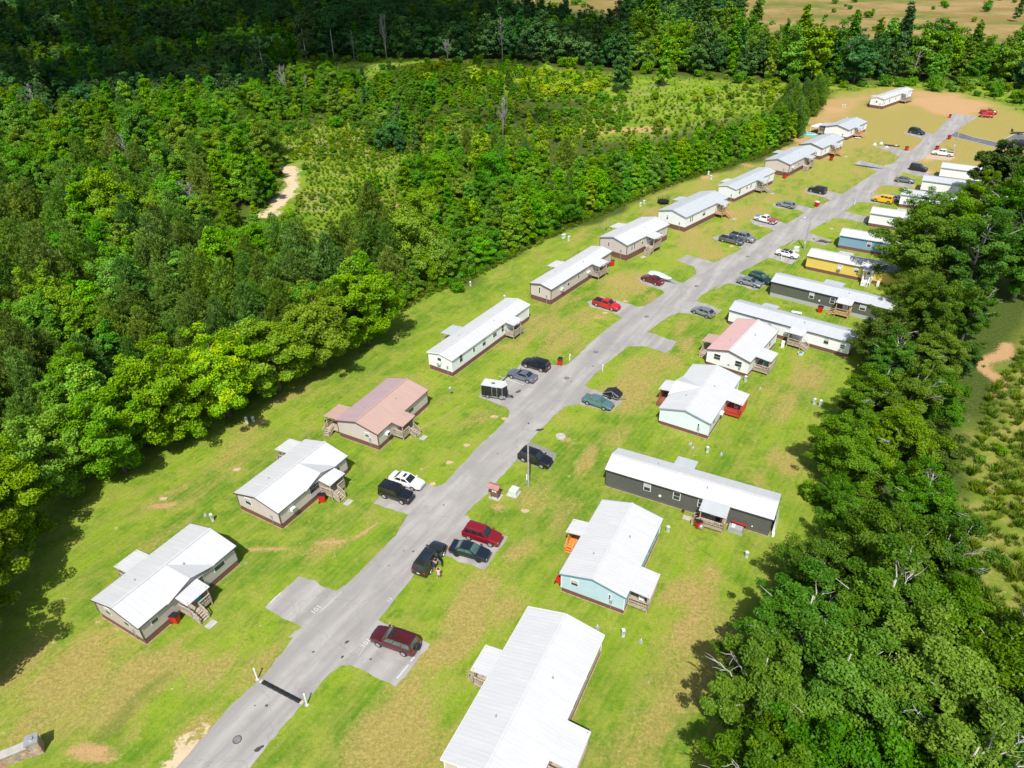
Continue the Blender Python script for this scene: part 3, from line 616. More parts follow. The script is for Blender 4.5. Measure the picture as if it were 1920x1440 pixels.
HOMES = {}
M['sandy'] = paint('bare soil strip', (.36, .27, .17), .95, var=.3, scale=3)
def home(key, label, org, deg, Ln, Wd, sk, ev, wall='w_white', skirt='skirt', roof='roof_white', roofb=None, pitch=0.25, cross=None, crossb=None, wins=(), front=None, back=None, trim='trim_dark', rib=0.6, ends=(), extra=None, corner='trim_dark', ovh=0.22, group=None, name='mobile_home'):
    root = empty(name, (*org, 0), radians(deg)); tag(root, label, 'mobile home', group); HOMES[key] = root
    zr = ev + pitch * Wd / 2
    # walls: a box with gables
    w = MB(); v = [(0, 0, sk), (Ln, 0, sk), (Ln, Wd, sk), (0, Wd, sk), (0, 0, ev), (Ln, 0, ev), (Ln, Wd, ev), (0, Wd, ev), (0, Wd / 2, zr - .02), (Ln, Wd / 2, zr - .02)]
    w.add(v, [(0, 1, 5, 4), (2, 3, 7, 6), (1, 2, 6, 9, 5), (3, 0, 4, 8, 7)])
    cg = []
    if cross: cg.append((cross, -1))
    if crossb: cg.append((crossb, 1))
    for (c, hw), s in cg:
        y = -.012 if s < 0 else Wd + .012
        f = [(c - hw, y, ev - .02), (c + hw, y, ev - .02), (c, y, zr - .12)]
        w.add(f, [(0, 1, 2) if s < 0 else (2, 1, 0)])
    w.build('wall', M[wall], root)
    k = MB(); e = 0.035
    k.add([(e, e, 0), (Ln - e, e, 0), (Ln - e, Wd - e, 0), (e, Wd - e, 0), (e, e, sk), (Ln - e, e, sk), (Ln - e, Wd - e, sk), (e, Wd - e, sk)], [(0, 1, 5, 4), (1, 2, 6, 5), (2, 3, 7, 6), (3, 0, 4, 7)])
    k.build('skirting', M[skirt], root)
    MB().box(-.07, Ln + .07, -.07, Wd + .07, -.05, .015).build('footing_strip', M['sandy'], root)
    for x, y in ((0, 0), (Ln, 0), (0, Wd), (Ln, Wd)): MB().box(x - .05, x + .05, y - .05, y + .05, sk, ev).build('corner_trim', M[corner], root)
    # roof
    o, th = ovh, .1; s = pitch; ze = ev - o * s + .02; zt = zr + .02
    pr = [(-o, ze), (Wd / 2, zt), (Wd + o, ze), (Wd + o, ze - th), (Wd / 2, zt - th), (-o, ze - th)]
    r = MB(); A = [(-o, y, z) for y, z in pr]; B = [(Ln + o, y, z) for y, z in pr]
    v = A + B
    r.add([v[0], v[1], v[7], v[6]], [(3, 2, 1, 0)], 0); r.add([v[1], v[2], v[8], v[7]], [(3, 2, 1, 0)], 1)
    r.add([v[3], v[4], v[10], v[9]], [(3, 2, 1, 0)], 0); r.add([v[4], v[5], v[11], v[10]], [(3, 2, 1, 0)], 0)
    n = int((Ln + 2 * o) / rib)
    for i in range(1, n):
        x = -o + (Ln + 2 * o) * i / n
        r.beam((x, -o, ze + .012), (x, Wd / 2, zt + .012), .03, .03, 0); r.beam((x, Wd / 2, zt + .012), (x, Wd + o, ze + .012), .03, .03, 1)
    for (c, hw), sd_ in cg:
        y = -o - .15 if sd_ < 0 else Wd + o + .15; zf = zr - .02; m2 = Wd / 2
        f = [(c, m2, zt + .015), (c - hw - .15, y, ze + .03), (c, y, zf), (c + hw + .15, y, ze + .03)]
        g = [(p[0], p[1], p[2] - .09) for p in f]
        mi = 0 if sd_ < 0 else 1
        fc = [(0, 1, 2), (0, 2, 3)] if sd_ < 0 else [(2, 1, 0), (3, 2, 0)]
        r.add(f + g, fc + [tuple(4 + i for i in q[::-1]) for q in fc], mi)
        r.add([f[1], f[2], g[2], g[1]], [(0, 1, 2, 3), (3, 2, 1, 0)][:1], 2); r.add([f[2], f[3], g[3], g[2]], [(0, 1, 2, 3)], 2)
        r.beam((c, m2, zt + .03), (c, y, zf + .02), .12, .03, mi)
    ro = r.build('roof', [M[roof], M[roofb or roof], M[trim]], root)
    cap = MB(); cap.beam((-o - .01, Wd / 2, zt + .035), (Ln + o + .01, Wd / 2, zt + .035), .26, .03)
    cap.build('ridge_cap', M[roof], ro)
    fa = MB()
    fa.beam((-o - .02, -o, ze - .06), (-o - .02, Wd / 2, zt - .06), .03, .17); fa.beam((-o - .02, Wd / 2, zt - .06), (-o - .02, Wd + o, ze - .06), .03, .17)
    fa.beam((Ln + o + .02, -o, ze - .06), (Ln + o + .02, Wd / 2, zt - .06), .03, .17); fa.beam((Ln + o + .02, Wd / 2, zt - .06), (Ln + o + .02, Wd + o, ze - .06), .03, .17)
    segs = [(-o, Ln + o)]
    if cross: segs = [(-o, cross[0] - cross[1]), (cross[0] + cross[1], Ln + o)]
    for a, b in segs: fa.beam((a, -o - .015, ze - .07), (b, -o - .015, ze - .07), .03, .13)
    fa.beam((-o, Wd + o + .015, ze - .07), (Ln + o, Wd + o + .015, ze - .07), .03, .13)
    fa.build('fascia', M[trim], ro)
    for x, y in ((Ln * .28, Wd * .68), (Ln * .61, Wd * .3)):
        z = zt - abs(y - Wd / 2) * s
        MB().cyl((x, y, z - .05), (x, y, z + .3), .05, n=8).cyl((x, y, z - .02), (x, y, z + .05), .12, n=8).build('vent_pipe', M['steel'], ro)
    # windows
    Q = {'F': ([(0, 0, sk), (Ln, 0, sk), (Ln, 0, ev), (0, 0, ev)], Ln), 'N': ([(0, Wd, sk), (0, 0, sk), (0, 0, ev), (0, Wd, ev)], Wd), 'X': ([(Ln, 0, sk), (Ln, Wd, sk), (Ln, Wd, ev), (Ln, 0, ev)], Wd), 'B': ([(Ln, Wd, sk), (0, Wd, sk), (0, Wd, ev), (Ln, Wd, ev)], Ln)}
    for wn in wins:
        wl, tt, z0, ww, hh = wn[:5]; opt = wn[5] if len(wn) > 5 else ''
        q, LL = Q[wl]
        if opt == 'door':
            q2 = q; Wd2 = LL; H = ev - sk
            f = MB().panel(q, tt / LL, (tt + ww) / LL, 0.005, hh / H, 0.035).build('door', M['trim_white'], root)
            MB().panel(q, (tt + .2) / LL, (tt + ww - .2) / LL, (hh * .5) / H, (hh - .25) / H, 0.05).build('pane', M['glass'], f)
            continue
        if opt == 'disc':
            qq = [Vector(p) for p in q]; nn = (qq[1] - qq[0]).cross(qq[3] - qq[0]).normalized(); u = (qq[1] - qq[0]).normalized()
            c = qq[0] + u * tt + Vector((0, 0, z0)); MB().cyl(c, c + nn * .06, ww, n=16).build('wall_vent', M['trim_white'], root); continue
        f = window(root, q, tt, z0, ww, hh, LL, kind='dark' if 'd' in opt else 'blind')
        if 'a' in opt:   # window air conditioner
            qq = [Vector(p) for p in q]; nn = (qq[1] - qq[0]).cross(qq[3] - qq[0]).normalized(); u = (qq[1] - qq[0]).normalized()
            c = qq[0] + u * (tt + ww / 2) + Vector((0, 0, z0 + .28))
            mb = MB().beam(c + nn * .0, c + nn * .5, .62, .42); mb.beam(c + nn * .5, c + nn * .515, .5, .3, 1)
            mb.build('air_conditioner', [M['white_pl'], M['black_pl'] if 'k' in opt else M['steel']], root)
    for p in (front, back):
        if p: porch(root, Wd=Wd, sk=sk, ev=ev, **p)
    # power meter and a vertical conduit on the far gable
    mt_ = MB().box(-.14, -.012, Wd * .2 - .15, Wd * .2 + .15, sk + .5, sk + .95).box(-.07, -.012, Wd * .2 - .03, Wd * .2 + .03, 0, sk + .5)
    mt_.build('power_meter', M['steel'], root)
    return root

wd, wn_, wr, wo = M['wood'], M['wood_new'], M['wood_red'], M['wood_orange']
RW = M['roof_white']
def PF(x0, x1, d, mat=None, rm=None, **k): return dict(x0=x0, x1=x1, side=-1, depth=d, mat=mat or wd, rmat=rm or RW, **k)
def PB(x0, x1, d, mat=None, rm=None, **k): return dict(x0=x0, x1=x1, side=1, depth=d, mat=mat or wd, rmat=rm or RW, **k)
LG = 'mobile homes in the row beside the woods'; RG = 'mobile homes on the far side of the road'
home('A', 'greige double-wide with white cross-gabled roof, nearest the road gate on the woods side', (-38.6, 47.6), 59.8, 12.5, 7.3, .8, 2.95, 'w_grey', cross=(6.4, 3.0), group=LG,
     wins=[('F', 1.2, .9, .9, 1.1), ('F', 6.9, .85, 1.1, 1.2, 'd'), ('F', 9.4, .8, 1.5, 1.35), ('N', 1.6, .9, .9, 1.1), ('N', 4.6, .9, .9, 1.1), ('F', 5.0, .02, .95, 2.05, 'door')], front=PF(4.4, 7.0, 1.9, stair=('out', 5.0)), back=PB(4.2, 6.8, 2.2, stair=('out', 5.5)))
home('B', 'beige double-wide with white cross-gabled roof, beside the white sedan and black boxy car', (-28.7, 64.0), 59, 12.2, 7.3, .8, 2.9, 'w_beige', cross=(7.2, 2.7), group=LG,
     wins=[('F', 1.5, .8, .9, 1.2, 'a'), ('F', 5.2, .7, 1.7, 1.35, 'd'), ('F', 9.7, .8, 1.1, 1.2), ('N', 1.4, .9, 1.1, 1.1), ('F', 8.0, .02, .95, 2.05, 'door')], front=PF(6.9, 9.4, 1.9, stair=('out', 7.6)), back=PB(9.0, 11.4, 2.2, stair=('out', 10)))
home('C', 'beige double-wide under a brown metal roof, back slope tinted mauve as sky sheen', (-18.9, 79.2), 60.8, 12.2, 7.2, .8, 3.0, 'w_beige', roof='roof_brown', roofb='roof_brown_sheen', group=LG, trim='skirt', corner='skirt',
     wins=[('F', 1.4, .8, .9, 1.2, 'ak'), ('F', 7.2, .8, 1.4, 1.3), ('N', 4.9, .9, .8, .8), ('F', 4.0, .02, .95, 2.05, 'door')], front=PF(3.2, 5.9, 1.9, rm=M['roof_brown'], stair=('out', 5.2)), back=PB(.2, 3.2, 2.3, rm=M['roof_brown'], stair=('near', 1)))
home('D', 'long white single-wide with white roof behind the coupe and black box trailer', (-9.6, 98.1), 55.4, 22.9, 4.85, .85, 3.3, 'w_white', pitch=.2, trim='trim_white', corner='trim_white', rib=.9, group=LG,
     wins=[('F', 1.9, .8, .9, 1.4, 'd'), ('F', 5.6, .9, .6, .9, 'd'), ('F', 8.3, .7, 1.0, 1.4), ('F', 11.4, .9, 1.2, .8, 'd'), ('F', 14.0, .8, .8, 1.3, 'd'), ('N', 1.8, .8, .9, 1.2, 'ad'), ('F', 16.3, .02, .95, 2.05, 'door')], front=PF(15.2, 17.6, 1.8, stair=('far', 1)), back=PB(6.5, 9.5, 2.3, rm=M['roof_grey'], stair=('near', 1)))
home('E', 'beige single-wide with red trash cart at its far end, behind the bright red pickup', (7.9, 123.1), 52, 22.5, 4.8, 1.0, 3.4, 'w_beige', pitch=.2, corner='trim_dark', rib=.9, group=LG,
     wins=[('F', 3.0, .8, .9, 1.2, 'a'), ('F', 5.6, .8, .8, 1.1), ('F', 9.4, .9, .6, .8, 'd'), ('F', 12.8, .8, .8, 1.2, 'a'), ('N', 1.9, .8, .5, 1.3, 'd'), ('F', 16.0, .02, .95, 2.05, 'door')], front=PF(14.6, 17.6, 1.8, stair=('far', 1)), back=PB(9.0, 12, 2.1, stair=('out', 10)))
home('F', 'beige double-wide on tall brown skirting, its porch stairs running along the front wall', (25.4, 143.2), 46, 16.0, 7.2, 1.3, 3.75, 'w_beige', group=LG, trim='trim_steel',
     wins=[('F', 1.6, .6, .5, 1.4, 'd'), ('F', 2.5, .6, .5, 1.4, 'd'), ('F', 5.4, .8, .7, 1.1), ('F', 11.6, .8, .6, 1.1), ('F', 12.8, .8, .6, 1.1), ('N', 2.2, .9, .5, 1.0, 'd'), ('F', 8, .02, .95, 2.05, 'door'), ('F', 10.4, .7, .8, 1.1, 'a')], front=PF(7.0, 10.0, 2.2, rm=RW, stair=('near', 1)), back=PB(6.8, 9.8, 2.2, stair=('out', 8)))
home('G', 'white double-wide with grey roof and pale wood stairs, largest white home by the woods', (41.5, 159.2), 44.8, 18.4, 7.4, 1.15, 3.7, 'w_white', roof='roof_grey', group=LG, trim='trim_steel', corner='trim_white',
     wins=[('F', 1.9, .7, .5, 1.3, 'd'), ('F', 2.7, .7, .5, 1.3, 'd'), ('F', 7.4, .7, 1.3, 1.2), ('N', 2.2, .8, .5, 1.2), ('F', 14.4, .02, .95, 2.05, 'door')], front=PF(13.4, 16.0, 2.0, mat=wn_, rm=M['roof_grey'], stair=('out', 15.4)), back=PB(9, 12, 2.0, rm=M['roof_grey'], stair=('out', 10)))
home('H', 'narrow white single-wide with grey roof and long wooden stairs, in front of the beige double-wide', (58.8, 179.3), 44.5, 20.4, 4.8, .95, 3.5, 'w_white', roof='roof_grey', pitch=.2, corner='trim_white', trim='trim_white', rib=.9, group=LG,
     wins=[('F', 1.8, .7, .8, 1.3, 'd'), ('F', 5.4, 1.1, .8, .7, 'd'), ('F', 7.6, .8, .6, 1.1, 'd'), ('F', 15.0, .8, .6, 1.1), ('F', 17.4, 1.0, .5, .8, 'd'), ('F', 11.6, .02, .95, 2.05, 'door')], front=PF(10.4, 13.2, 2.0, rm=M['roof_grey'], stair=('out', 12.6)), back=PB(3.5, 6.5, 1.6, stair=('out', 5)))
home('I', 'beige double-wide with grey roof, red trash cart at its near corner', (79.5, 199.3), 46.5, 17.0, 7.2, 1.2, 3.6, 'w_beige', roof='roof_grey', group=LG, trim='trim_steel',
     wins=[('F', 1.8, .8, .9, .9, 'a'), ('F', 5.6, .8, .8, 1.1), ('F', 12.6, .8, .8, 1.1), ('F', 10, .02, .95, 2.05, 'door')], front=PF(9.4, 12.2, 2.0, rm=M['roof_grey'], stair=('near', 1)), back=PB(9, 12, 2.0, rm=M['roof_grey'], stair=('out', 10)))
home('J', 'white double-wide with dark gable trim, middle of the three stepped homes near the pool', (94.6, 215.1), 44.5, 15.0, 7.1, 1.1, 3.5, 'w_white', roof='roof_grey', group=LG, trim='trim_dark', corner='trim_steel',
     wins=[('F', 2.2, .7, .6, 1.2), ('F', 11.4, .7, 1.2, 1.2), ('N', 2.0, .9, .5, .6, 'd'), ('F', 6, .02, .95, 2.05, 'door')], front=PF(5.6, 8.4, 2.0, mat=wn_, rm=M['roof_grey'], stair=('out', 7.8)))
home('K', 'white double-wide with dark gable trim beside the white canopy and paddling pool', (111.4, 236.5), 44, 14.4, 7.7, .95, 3.3, 'w_white', roof='roof_grey', group=LG, trim='trim_dark', corner='trim_white',
     wins=[('F', 2.0, .7, .9, 1.2), ('F', 9.6, .7, .9, 1.2), ('F', 11.6, .7, .9, 1.2), ('F', 5.2, .02, .95, 2.05, 'door')], front=PF(4.6, 7.2, 1.8, mat=wn_, rm=M['roof_grey'], roof=True, stair=('out', 6.6)), back=PB(.6, 5.2, 2.4, rm=M['roof_grey']))
home('L', 'white single-wide standing alone at the far road end beside the red clay clearing', (142, 278.8), 41, 24.5, 4.9, 1.1, 3.7, 'w_white', pitch=.2, trim='trim_white', corner='trim_steel', rib=.9, group=LG,
     wins=[('F', 1.0, .6, .5, 1.5), ('F', 4.6, .8, 1.0, 1.2), ('F', 10.0, .8, .8, 1.1), ('N', 2.0, .9, .7, 1.1), ('F', 15.4, .02, .95, 2.05, 'door')], front=PF(14.6, 18.6, 2.4, rm=M['roof_white'], stair=('far', 1)), back=PB(3, 5, 1.5, stair=('out', 4)))
# the other side of the road
home('W', 'largest white-roofed double-wide with pale walls, nearest the camera', (.45, 29.7), 63.2, 17.2, 7.9, .55, 2.85, 'w_beige', roof='roof_white', rib=.42, group=RG, trim='trim_white', corner='trim_white',
     wins=[('N', 1.3, .8, 1.2, 1.2), ('N', 2.7, .8, 1.2, 1.2), ('F', 9.6, .8, 1.0, 1.2), ('F', 13.0, .8, 1.0, 1.2), ('F', 5.6, .02, .95, 2.05, 'door')],
     front=PF(3.8, 7.4, 2.3, stair=None), back=PB(8.6, 11.4, 1.9, stair=('out', 9.6)))
home('V', 'pale blue double-wide with white ribbed roof, orange steps on its road side', (11.2, 49.9), 62.2, 12.6, 7.2, .62, 2.9, 'w_blue', rib=.42, group=RG, trim='trim_teal', corner='trim_white',
     wins=[('N', 1.1, 1.0, .9, .9), ('N', 5.4, .9, .35, .75, 'd'), ('F', 8, .8, 1.0, 1.2), ('F', 10.6, .8, .8, 1.1), ('F', 3.0, .02, .95, 2.05, 'door')],
     front=PF(1.1, 4.4, 2.2, stair=None), back=PB(6.2, 8.2, 1.9, mat=wo, stair=('near', 1), sw=.9))
home('Q', 'long charcoal single-wide with white roof and slate-roofed wooden porch', (11.9, 70.4), -28.2, 20.6, 4.6, .55, 2.95, 'w_char', 'skirt_char', group=RG, rib=.9, pitch=.31, corner='skirt_char',
     wins=[('F', 5.0, .75, .95, 1.25), ('F', 8.8, .75, .95, 1.25, 'd'), ('F', 11.9, .75, .95, 1.25, 'd'), ('F', 7.2, .6, .18, 0, 'disc'), ('F', 18.6, .25, .09, 0, 'disc'), ('F', 13.6, .02, .95, 2.05, 'door')],
     front=PF(12.7, 15.6, 2.0, rm=M['roof_grey'], post=wn_, stair=('near', 1)), back=PB(7.6, 9.9, 1.9, rm=M['roof_grey'], stair=('out', 9)))
home('U', 'icy white double-wide with bright red back porch', (27.5, 79.8), 57.2, 13.6, 7.3, .6, 2.9, 'w_ice', group=RG, crossb=(6.6, 2.8), trim='trim_steel', corner='trim_white',
     wins=[('N', 5.6, .8, .35, .8, 'd'), ('F', 1.6, .8, .9, 1.1), ('F', 4.6, .7, .8, .9, 'a'), ('F', 9.0, .02, .95, 2.05, 'door')],
     front=PF(6.8, 9.9, 2.4, mat=wr, stair=None), back=PB(4.9, 7.5, 2.0, mat=paint('red brown stained wood', (.3, .1, .06), .7, var=.2, scale=4), stair=('near', 1)))
home('T', 'white double-wide with faded red roof, its front slope whitened for glare', (37.7, 95.6), 52.2, 12.4, 7.0, .6, 3.0, 'w_white', roof='roof_white', roofb='roof_red', group=RG, trim='skirt', corner='trim_white',  # the white front slope paints in glare on one red roof
     wins=[('N', 1.1, .9, 1.2, 1.1, 'd'), ('N', 4.7, .8, 1.2, 1.1, 'd'), ('N', 3.5, .45, .5, .5), ('F', 8.8, .8, .9, 1.1), ('F', 3.2, .02, .95, 2.05, 'door')],
     front=PF(2.2, 5.2, 2.5, stair=None), back=PB(2.4, 5.0, 1.9, rm=M['roof_brown'], stair=('near', 1)))
home('S', 'long white single-wide with pale grey roof directly behind the red-roofed home', (39.5, 113.6), -38, 20.8, 4.7, .7, 3.0, 'w_white', roof='roof_grey', group=RG, pitch=.31, corner='trim_white', trim='trim_dark', rib=.9,
     wins=[('F', 7.0, .8, .8, 1.1), ('F', 10.2, .8, .7, 1.0, 'a'), ('F', 16.6, .7, .9, 1.3), ('F', 19.3, .7, .8, .8, 'd'), ('F', 12, .02, .95, 2.05, 'door')],
     front=PF(11.3, 13.6, 1.9, stair=('far', 1)), back=PB(4.2, 6.6, 1.6, rm=M['roof_grey'], stair=('out', 5)))
home('R', 'dark olive grey single-wide on pale grey skirting', (50.6, 124.7), -37.2, 22.5, 4.6, .75, 3.1, 'w_olive', 'skirt_grey', roof='roof_grey', group=RG, pitch=.31, corner='w_olive', trim='trim_dark', rib=.9,
     wins=[('F', 7.2, .7, .9, 1.3), ('F', 11.0, .7, .9, 1.2, 'd'), ('F', 9.2, .7, .17, 0, 'disc'), ('F', 16.2, .8, 1.1, 1.1), ('F', 13.4, .02, .95, 2.05, 'door')],
     front=PF(12.6, 15.0, 1.9, mat=wn_, stair=('near', 1)), back=PB(8.4, 11.6, 2.2, rm=M['roof_grey'], stair=('out', 9)))
home('Y', 'yellow single-wide with white porch steps', (61.8, 136.5), -36, 20, 4.7, .7, 3.1, 'w_yellow', roof='roof_white', group=RG, pitch=.31, corner='w_yellow', trim='trim_dark', rib=.9,
     wins=[('F', 6.1, .8, .9, 1.1, 'a'), ('F', 9.2, .9, .9, .9), ('F', 11.6, .02, .95, 2.05, 'door')], front=PF(11.2, 12.9, 1.2, mat=M['trim_white'], stair=('out', 12.0)), back=PB(5, 7.4, 1.6, stair=('out', 6)))
home('Bl', 'steel blue single-wide with white roof, partly behind the trees', (72.9, 147.3), -33, 20, 4.7, .7, 3.1, 'w_steel', roof='roof_white', group=RG, pitch=.31, corner='w_steel', trim='w_steel', rib=.9,
     wins=[('F', 5.6, .7, .9, 1.3), ('F', 9.2, .8, .9, 1.1)], back=PB(5.0, 8.0, 1.8, stair=('out', 6)))
home('w1', 'plain white single-wide between the blue home and the yellow car', (85.1, 160), -33, 20, 4.7, .8, 3.3, 'w_white', roof='roof_white', group=RG, pitch=.3, corner='trim_white', trim='trim_steel', rib=.9, wins=[('F', 8.4, .8, .9, 1.1)], back=PB(5.0, 8.0, 1.8, stair=('out', 6)))
home('w2', 'white single-wide with one dark window unit behind the yellow car', (98.2, 172.5), -32, 20, 4.7, .8, 3.3, 'w_white', roof='roof_grey', group=RG, pitch=.3, corner='trim_white', trim='trim_steel', rib=.9, wins=[('F', 7.0, .8, .9, 1.1, 'dak')])
home('w3', 'white single-wide with grey roof beside the grey sedan', (108.8, 183.1), -34, 20, 4.7, .8, 3.3, 'w_white', roof='roof_grey', group=RG, pitch=.3, corner='trim_white', trim='trim_steel', rib=.9, wins=[('F', 12, .8, .9, 1.1)])
home('w4', 'white single-wide nearest the black soft-top car, farthest of its row by the big pine', (119.5, 194.2), -35, 20, 4.7, .8, 3.2, 'w_white', roof='roof_white', group=RG, pitch=.3, corner='trim_white', trim='trim_steel', rib=.9, wins=[('F', 12, .8, .9, 1.1)])
gx_, gy_ = G(1886, 352)
home('z1', 'white-roofed home seen beyond the big pine at the right', (gx_, gy_), -20, 18, 6.5, .8, 3.3, 'w_white', roof='roof_white', roofb='roof_grey', pitch=.3, corner='trim_white', trim='trim_steel', rib=.9)
# ------------------------------------------------------------------ vehicles
def carpaint(name, col, metal=0.0):
    return paint(name, col, 0.3, metal=metal, var=0.05, coat=1.0)
CP = {k: carpaint(k + ' car paint', c, m_) for k, c, m_ in (('maroon', (.085, .008, .014), .2), ('black', (.008, .008, .010), 0), ('navy', (.012, .022, .036), .3), ('red', (.24, .006, .012), .2), ('graphite', (.035, .037, .04), .5),
      ('white', (.72, .72, .72), 0), ('silver', (.34, .36, .38), .6), ('bluesilver', (.22, .25, .31), .6), ('brightred', (.5, .012, .012), 0), ('darkred', (.17, .006, .014), .2), ('teal', (.12, .24, .235), .4), ('dgreen', (.01, .035, .034), .2),
      ('yellow', (.75, .42, .01), 0), ('grey', (.16, .17, .18), .5), ('blue', (.03, .2, .42), 0), ('rust', (.36, .055, .03), 0))}
K = dict(
 sedan=dict(L=4.85, W=1.84, H=1.45, wb=2.8, belt=.93, hood=.92, nose=.72, trunk=1.0, cr=-1.75, cf=1.05, rr=-1.0, rf=.2, n=2),
 coupe=dict(L=4.95, W=1.9, H=1.42, wb=2.95, belt=.97, hood=.95, nose=.78, trunk=1.02, cr=-1.7, cf=.85, rr=-.95, rf=.0, n=1),
 hatch=dict(L=4.35, W=1.8, H=1.5, wb=2.62, belt=.95, hood=.93, nose=.75, trunk=1.0, cr=-2.05, cf=1.1, rr=-1.35, rf=.25, n=2),
 wagon=dict(L=4.75, W=1.8, H=1.48, wb=2.7, belt=.95, hood=.92, nose=.75, trunk=1.0, cr=-2.25, cf=1.0, rr=-1.75, rf=.2, n=3),
 suv=dict(L=4.8, W=1.92, H=1.75, wb=2.85, belt=1.08, hood=1.08, nose=.88, trunk=1.1, cr=-2.3, cf=1.05, rr=-1.95, rf=.3, n=3),
 bigsuv=dict(L=5.1, W=1.98, H=1.82, wb=2.95, belt=1.12, hood=1.12, nose=.92, trunk=1.12, cr=-2.48, cf=1.15, rr=-2.25, rf=.4, n=3),
 boxsuv=dict(L=4.6, W=1.85, H=1.88, wb=2.65, belt=1.15, hood=1.15, nose=1.05, trunk=1.15, cr=-2.25, cf=.75, rr=-2.15, rf=.4, n=3),
 hummer=dict(L=4.85, W=2.06, H=2.0, wb=3.12, belt=1.3, hood=1.28, nose=1.18, trunk=1.3, cr=-2.35, cf=.85, rr=-2.25, rf=.6, n=3),
 pickup=dict(L=5.5, W=1.92, H=1.75, wb=3.4, belt=1.08, hood=1.08, nose=.92, trunk=1.05, cr=-.65, cf=1.3, rr=-.5, rf=.6, n=1, bed=-.72),
 bigpickup=dict(L=5.9, W=2.0, H=1.88, wb=3.6, belt=1.15, hood=1.14, nose=1.0, trunk=1.12, cr=-.85, cf=1.5, rr=-.7, rf=.85, n=2, bed=-.92))
_cars = {}
def car(label, cat, kind, f_px, r_px, side, col, roofcol=None, sunroof=0, rails_=False, bedcol=None, hoodcol=None, gl='carglass', group='cars parked on the driveways', name='parked_car', rim='alloy', two=None, tireback=False, opendoor=False, plate=True):
    k = K[kind]; L_, W_, H_ = k['L'], k['W'], k['H']; wb = k['wb']
    pf, pr = G(*f_px), G(*r_px); ang = atan2(pf[1] - pr[1], pf[0] - pr[0])
    off = (W_ / 2 - .1) * (1 if side == 'R' else -1)
    cx = (pf[0] + pr[0]) / 2 - sin(ang) * off; cy = (pf[1] + pr[1]) / 2 + cos(ang) * off
    root = empty(name, (cx, cy, 0.018), ang); tag(root, label, cat, group)
    h = L_ / 2; bed = k.get('bed')
    zb = k['belt']; hw = W_ / 2
    xs = [(-h, .78, .44, k['trunk'] * .72), (-h + .06, .9, .36, k['trunk'] * .93), (-h + .3, .97, .3, k['trunk']), (k['cr'] if bed is None else bed, 1.0, .28, zb if bed is None else k['trunk']), (-.3, 1, .27, zb), (k['cf'], 1, .27, (zb + k['hood']) / 2), (k['cf'] + .35, .99, .28, k['hood']), (h - .35, .95, .3, k['nose'] + .06), (h - .07, .86, .36, k['nose'] - .04), (h, .72, .44, k['nose'] - .16)]
    xs = sorted(xs, key=lambda t: t[0]); rings = []
    for x, w, z0, z1 in xs:
        w *= hw; cr = .035 if bed is None or x > bed + .01 else 0
        half = [(w * .88, z0), (w, z0 + .14), (w * 1.0, (z0 + z1) / 2), (w * .975, z1 - .09), (w * .9, z1 - .01), (w * .5, z1 + cr * .7)]
        ring = [(x, -a, b) for a, b in half] + [(x, a, b) for a, b in half[::-1]]
        rings.append(ring)
    body = MB().loft(rings, 0)
    c1 = CP[col]; mats = [c1, M['black_pl'], CP[roofcol or col], CP[hoodcol or col], CP[bedcol or col]]
    # wheel arches
    for x in (wb / 2, -wb / 2):
        for s in (-1, 1):
            y = s * (hw + .004); R_ = .42 if kind not in ('hummer', 'bigpickup', 'boxsuv') else .47
            v = [(x, y, .3)] + [(x + R_ * cos(t), y, .33 + R_ * sin(t)) for t in np.linspace(-.15, pi + .15, 13)]
            fs = [(0, i, i + 1) if s < 0 else (0, i + 1, i) for i in range(1, 13)]
            body.add([(a, b - s * .1, c) for a, b, c in v] + v, [tuple(q + 14 for q in f) for f in fs], 1)
    body.box(-h + .1, h - .1, -hw * .86, hw * .86, .22, .34, 1)
    body.box(-h - .03, -h + .12, -hw * .84, hw * .84, .36, .56, 0 if kind not in ('boxsuv', 'pickup', 'hummer') else 1); body.box(h - .12, h + .03, -hw * .8, hw * .8, .34, .54, 0 if kind not in ('boxsuv', 'hummer') else 1)
    if bed is not None:   # cargo bed: inner floor and raised sides
        zt = k['trunk']
        for a in (-1, 1): body.box(-h + .12, bed, a * hw * .97 - .06, a * hw * .97 + .06, zt - .25, zt + .07, 4)
        body.box(-h + .04, -h + .13, -hw * .93, hw * .93, .6, zt + .07, 4); body.box(bed - .07, bed, -hw * .9, hw * .9, zt - .1, zt + .08, 0)
        body.box(-h + .14, bed - .08, -hw * .88, hw * .88, zt - .02, zt + .02, 1 if bedcol is None else 4)
    # greenhouse hull
    cr, cf, rr, rf = k['cr'], k['cf'], k['rr'], k['rf']; wb0 = hw * .93; wt = hw * (.76 if kind not in ('hummer', 'boxsuv') else .84); zt = H_
    b = [(cr, -wb0, zb - .03), (cf, -wb0 * .96, zb - .03), (cf, wb0 * .96, zb - .03), (cr, wb0, zb - .03)]; t = [(rr, -wt, zt - .05), (rf, -wt, zt - .05), (rf, wt, zt - .05), (rr, wt, zt - .05)]
    ti = [(rr + .1, -wt * .8, zt), (rf - .12, -wt * .8, zt), (rf - .12, wt * .8, zt), (rr + .1, wt * .8, zt)]
    body.add(b + t, [(0, 1, 5, 4), (1, 2, 6, 5), (2, 3, 7, 6), (3, 0, 4, 7)], 0)
    body.add(t + ti, [(0, 1, 5, 4), (1, 2, 6, 5), (2, 3, 7, 6), (3, 0, 4, 7), (4, 5, 6, 7)], 2)
    if hoodcol or two: body.box(cf + .4, h - .3, -hw * .84, hw * .84, k['hood'] - .05, k['hood'] + .045, 3, top=.94)
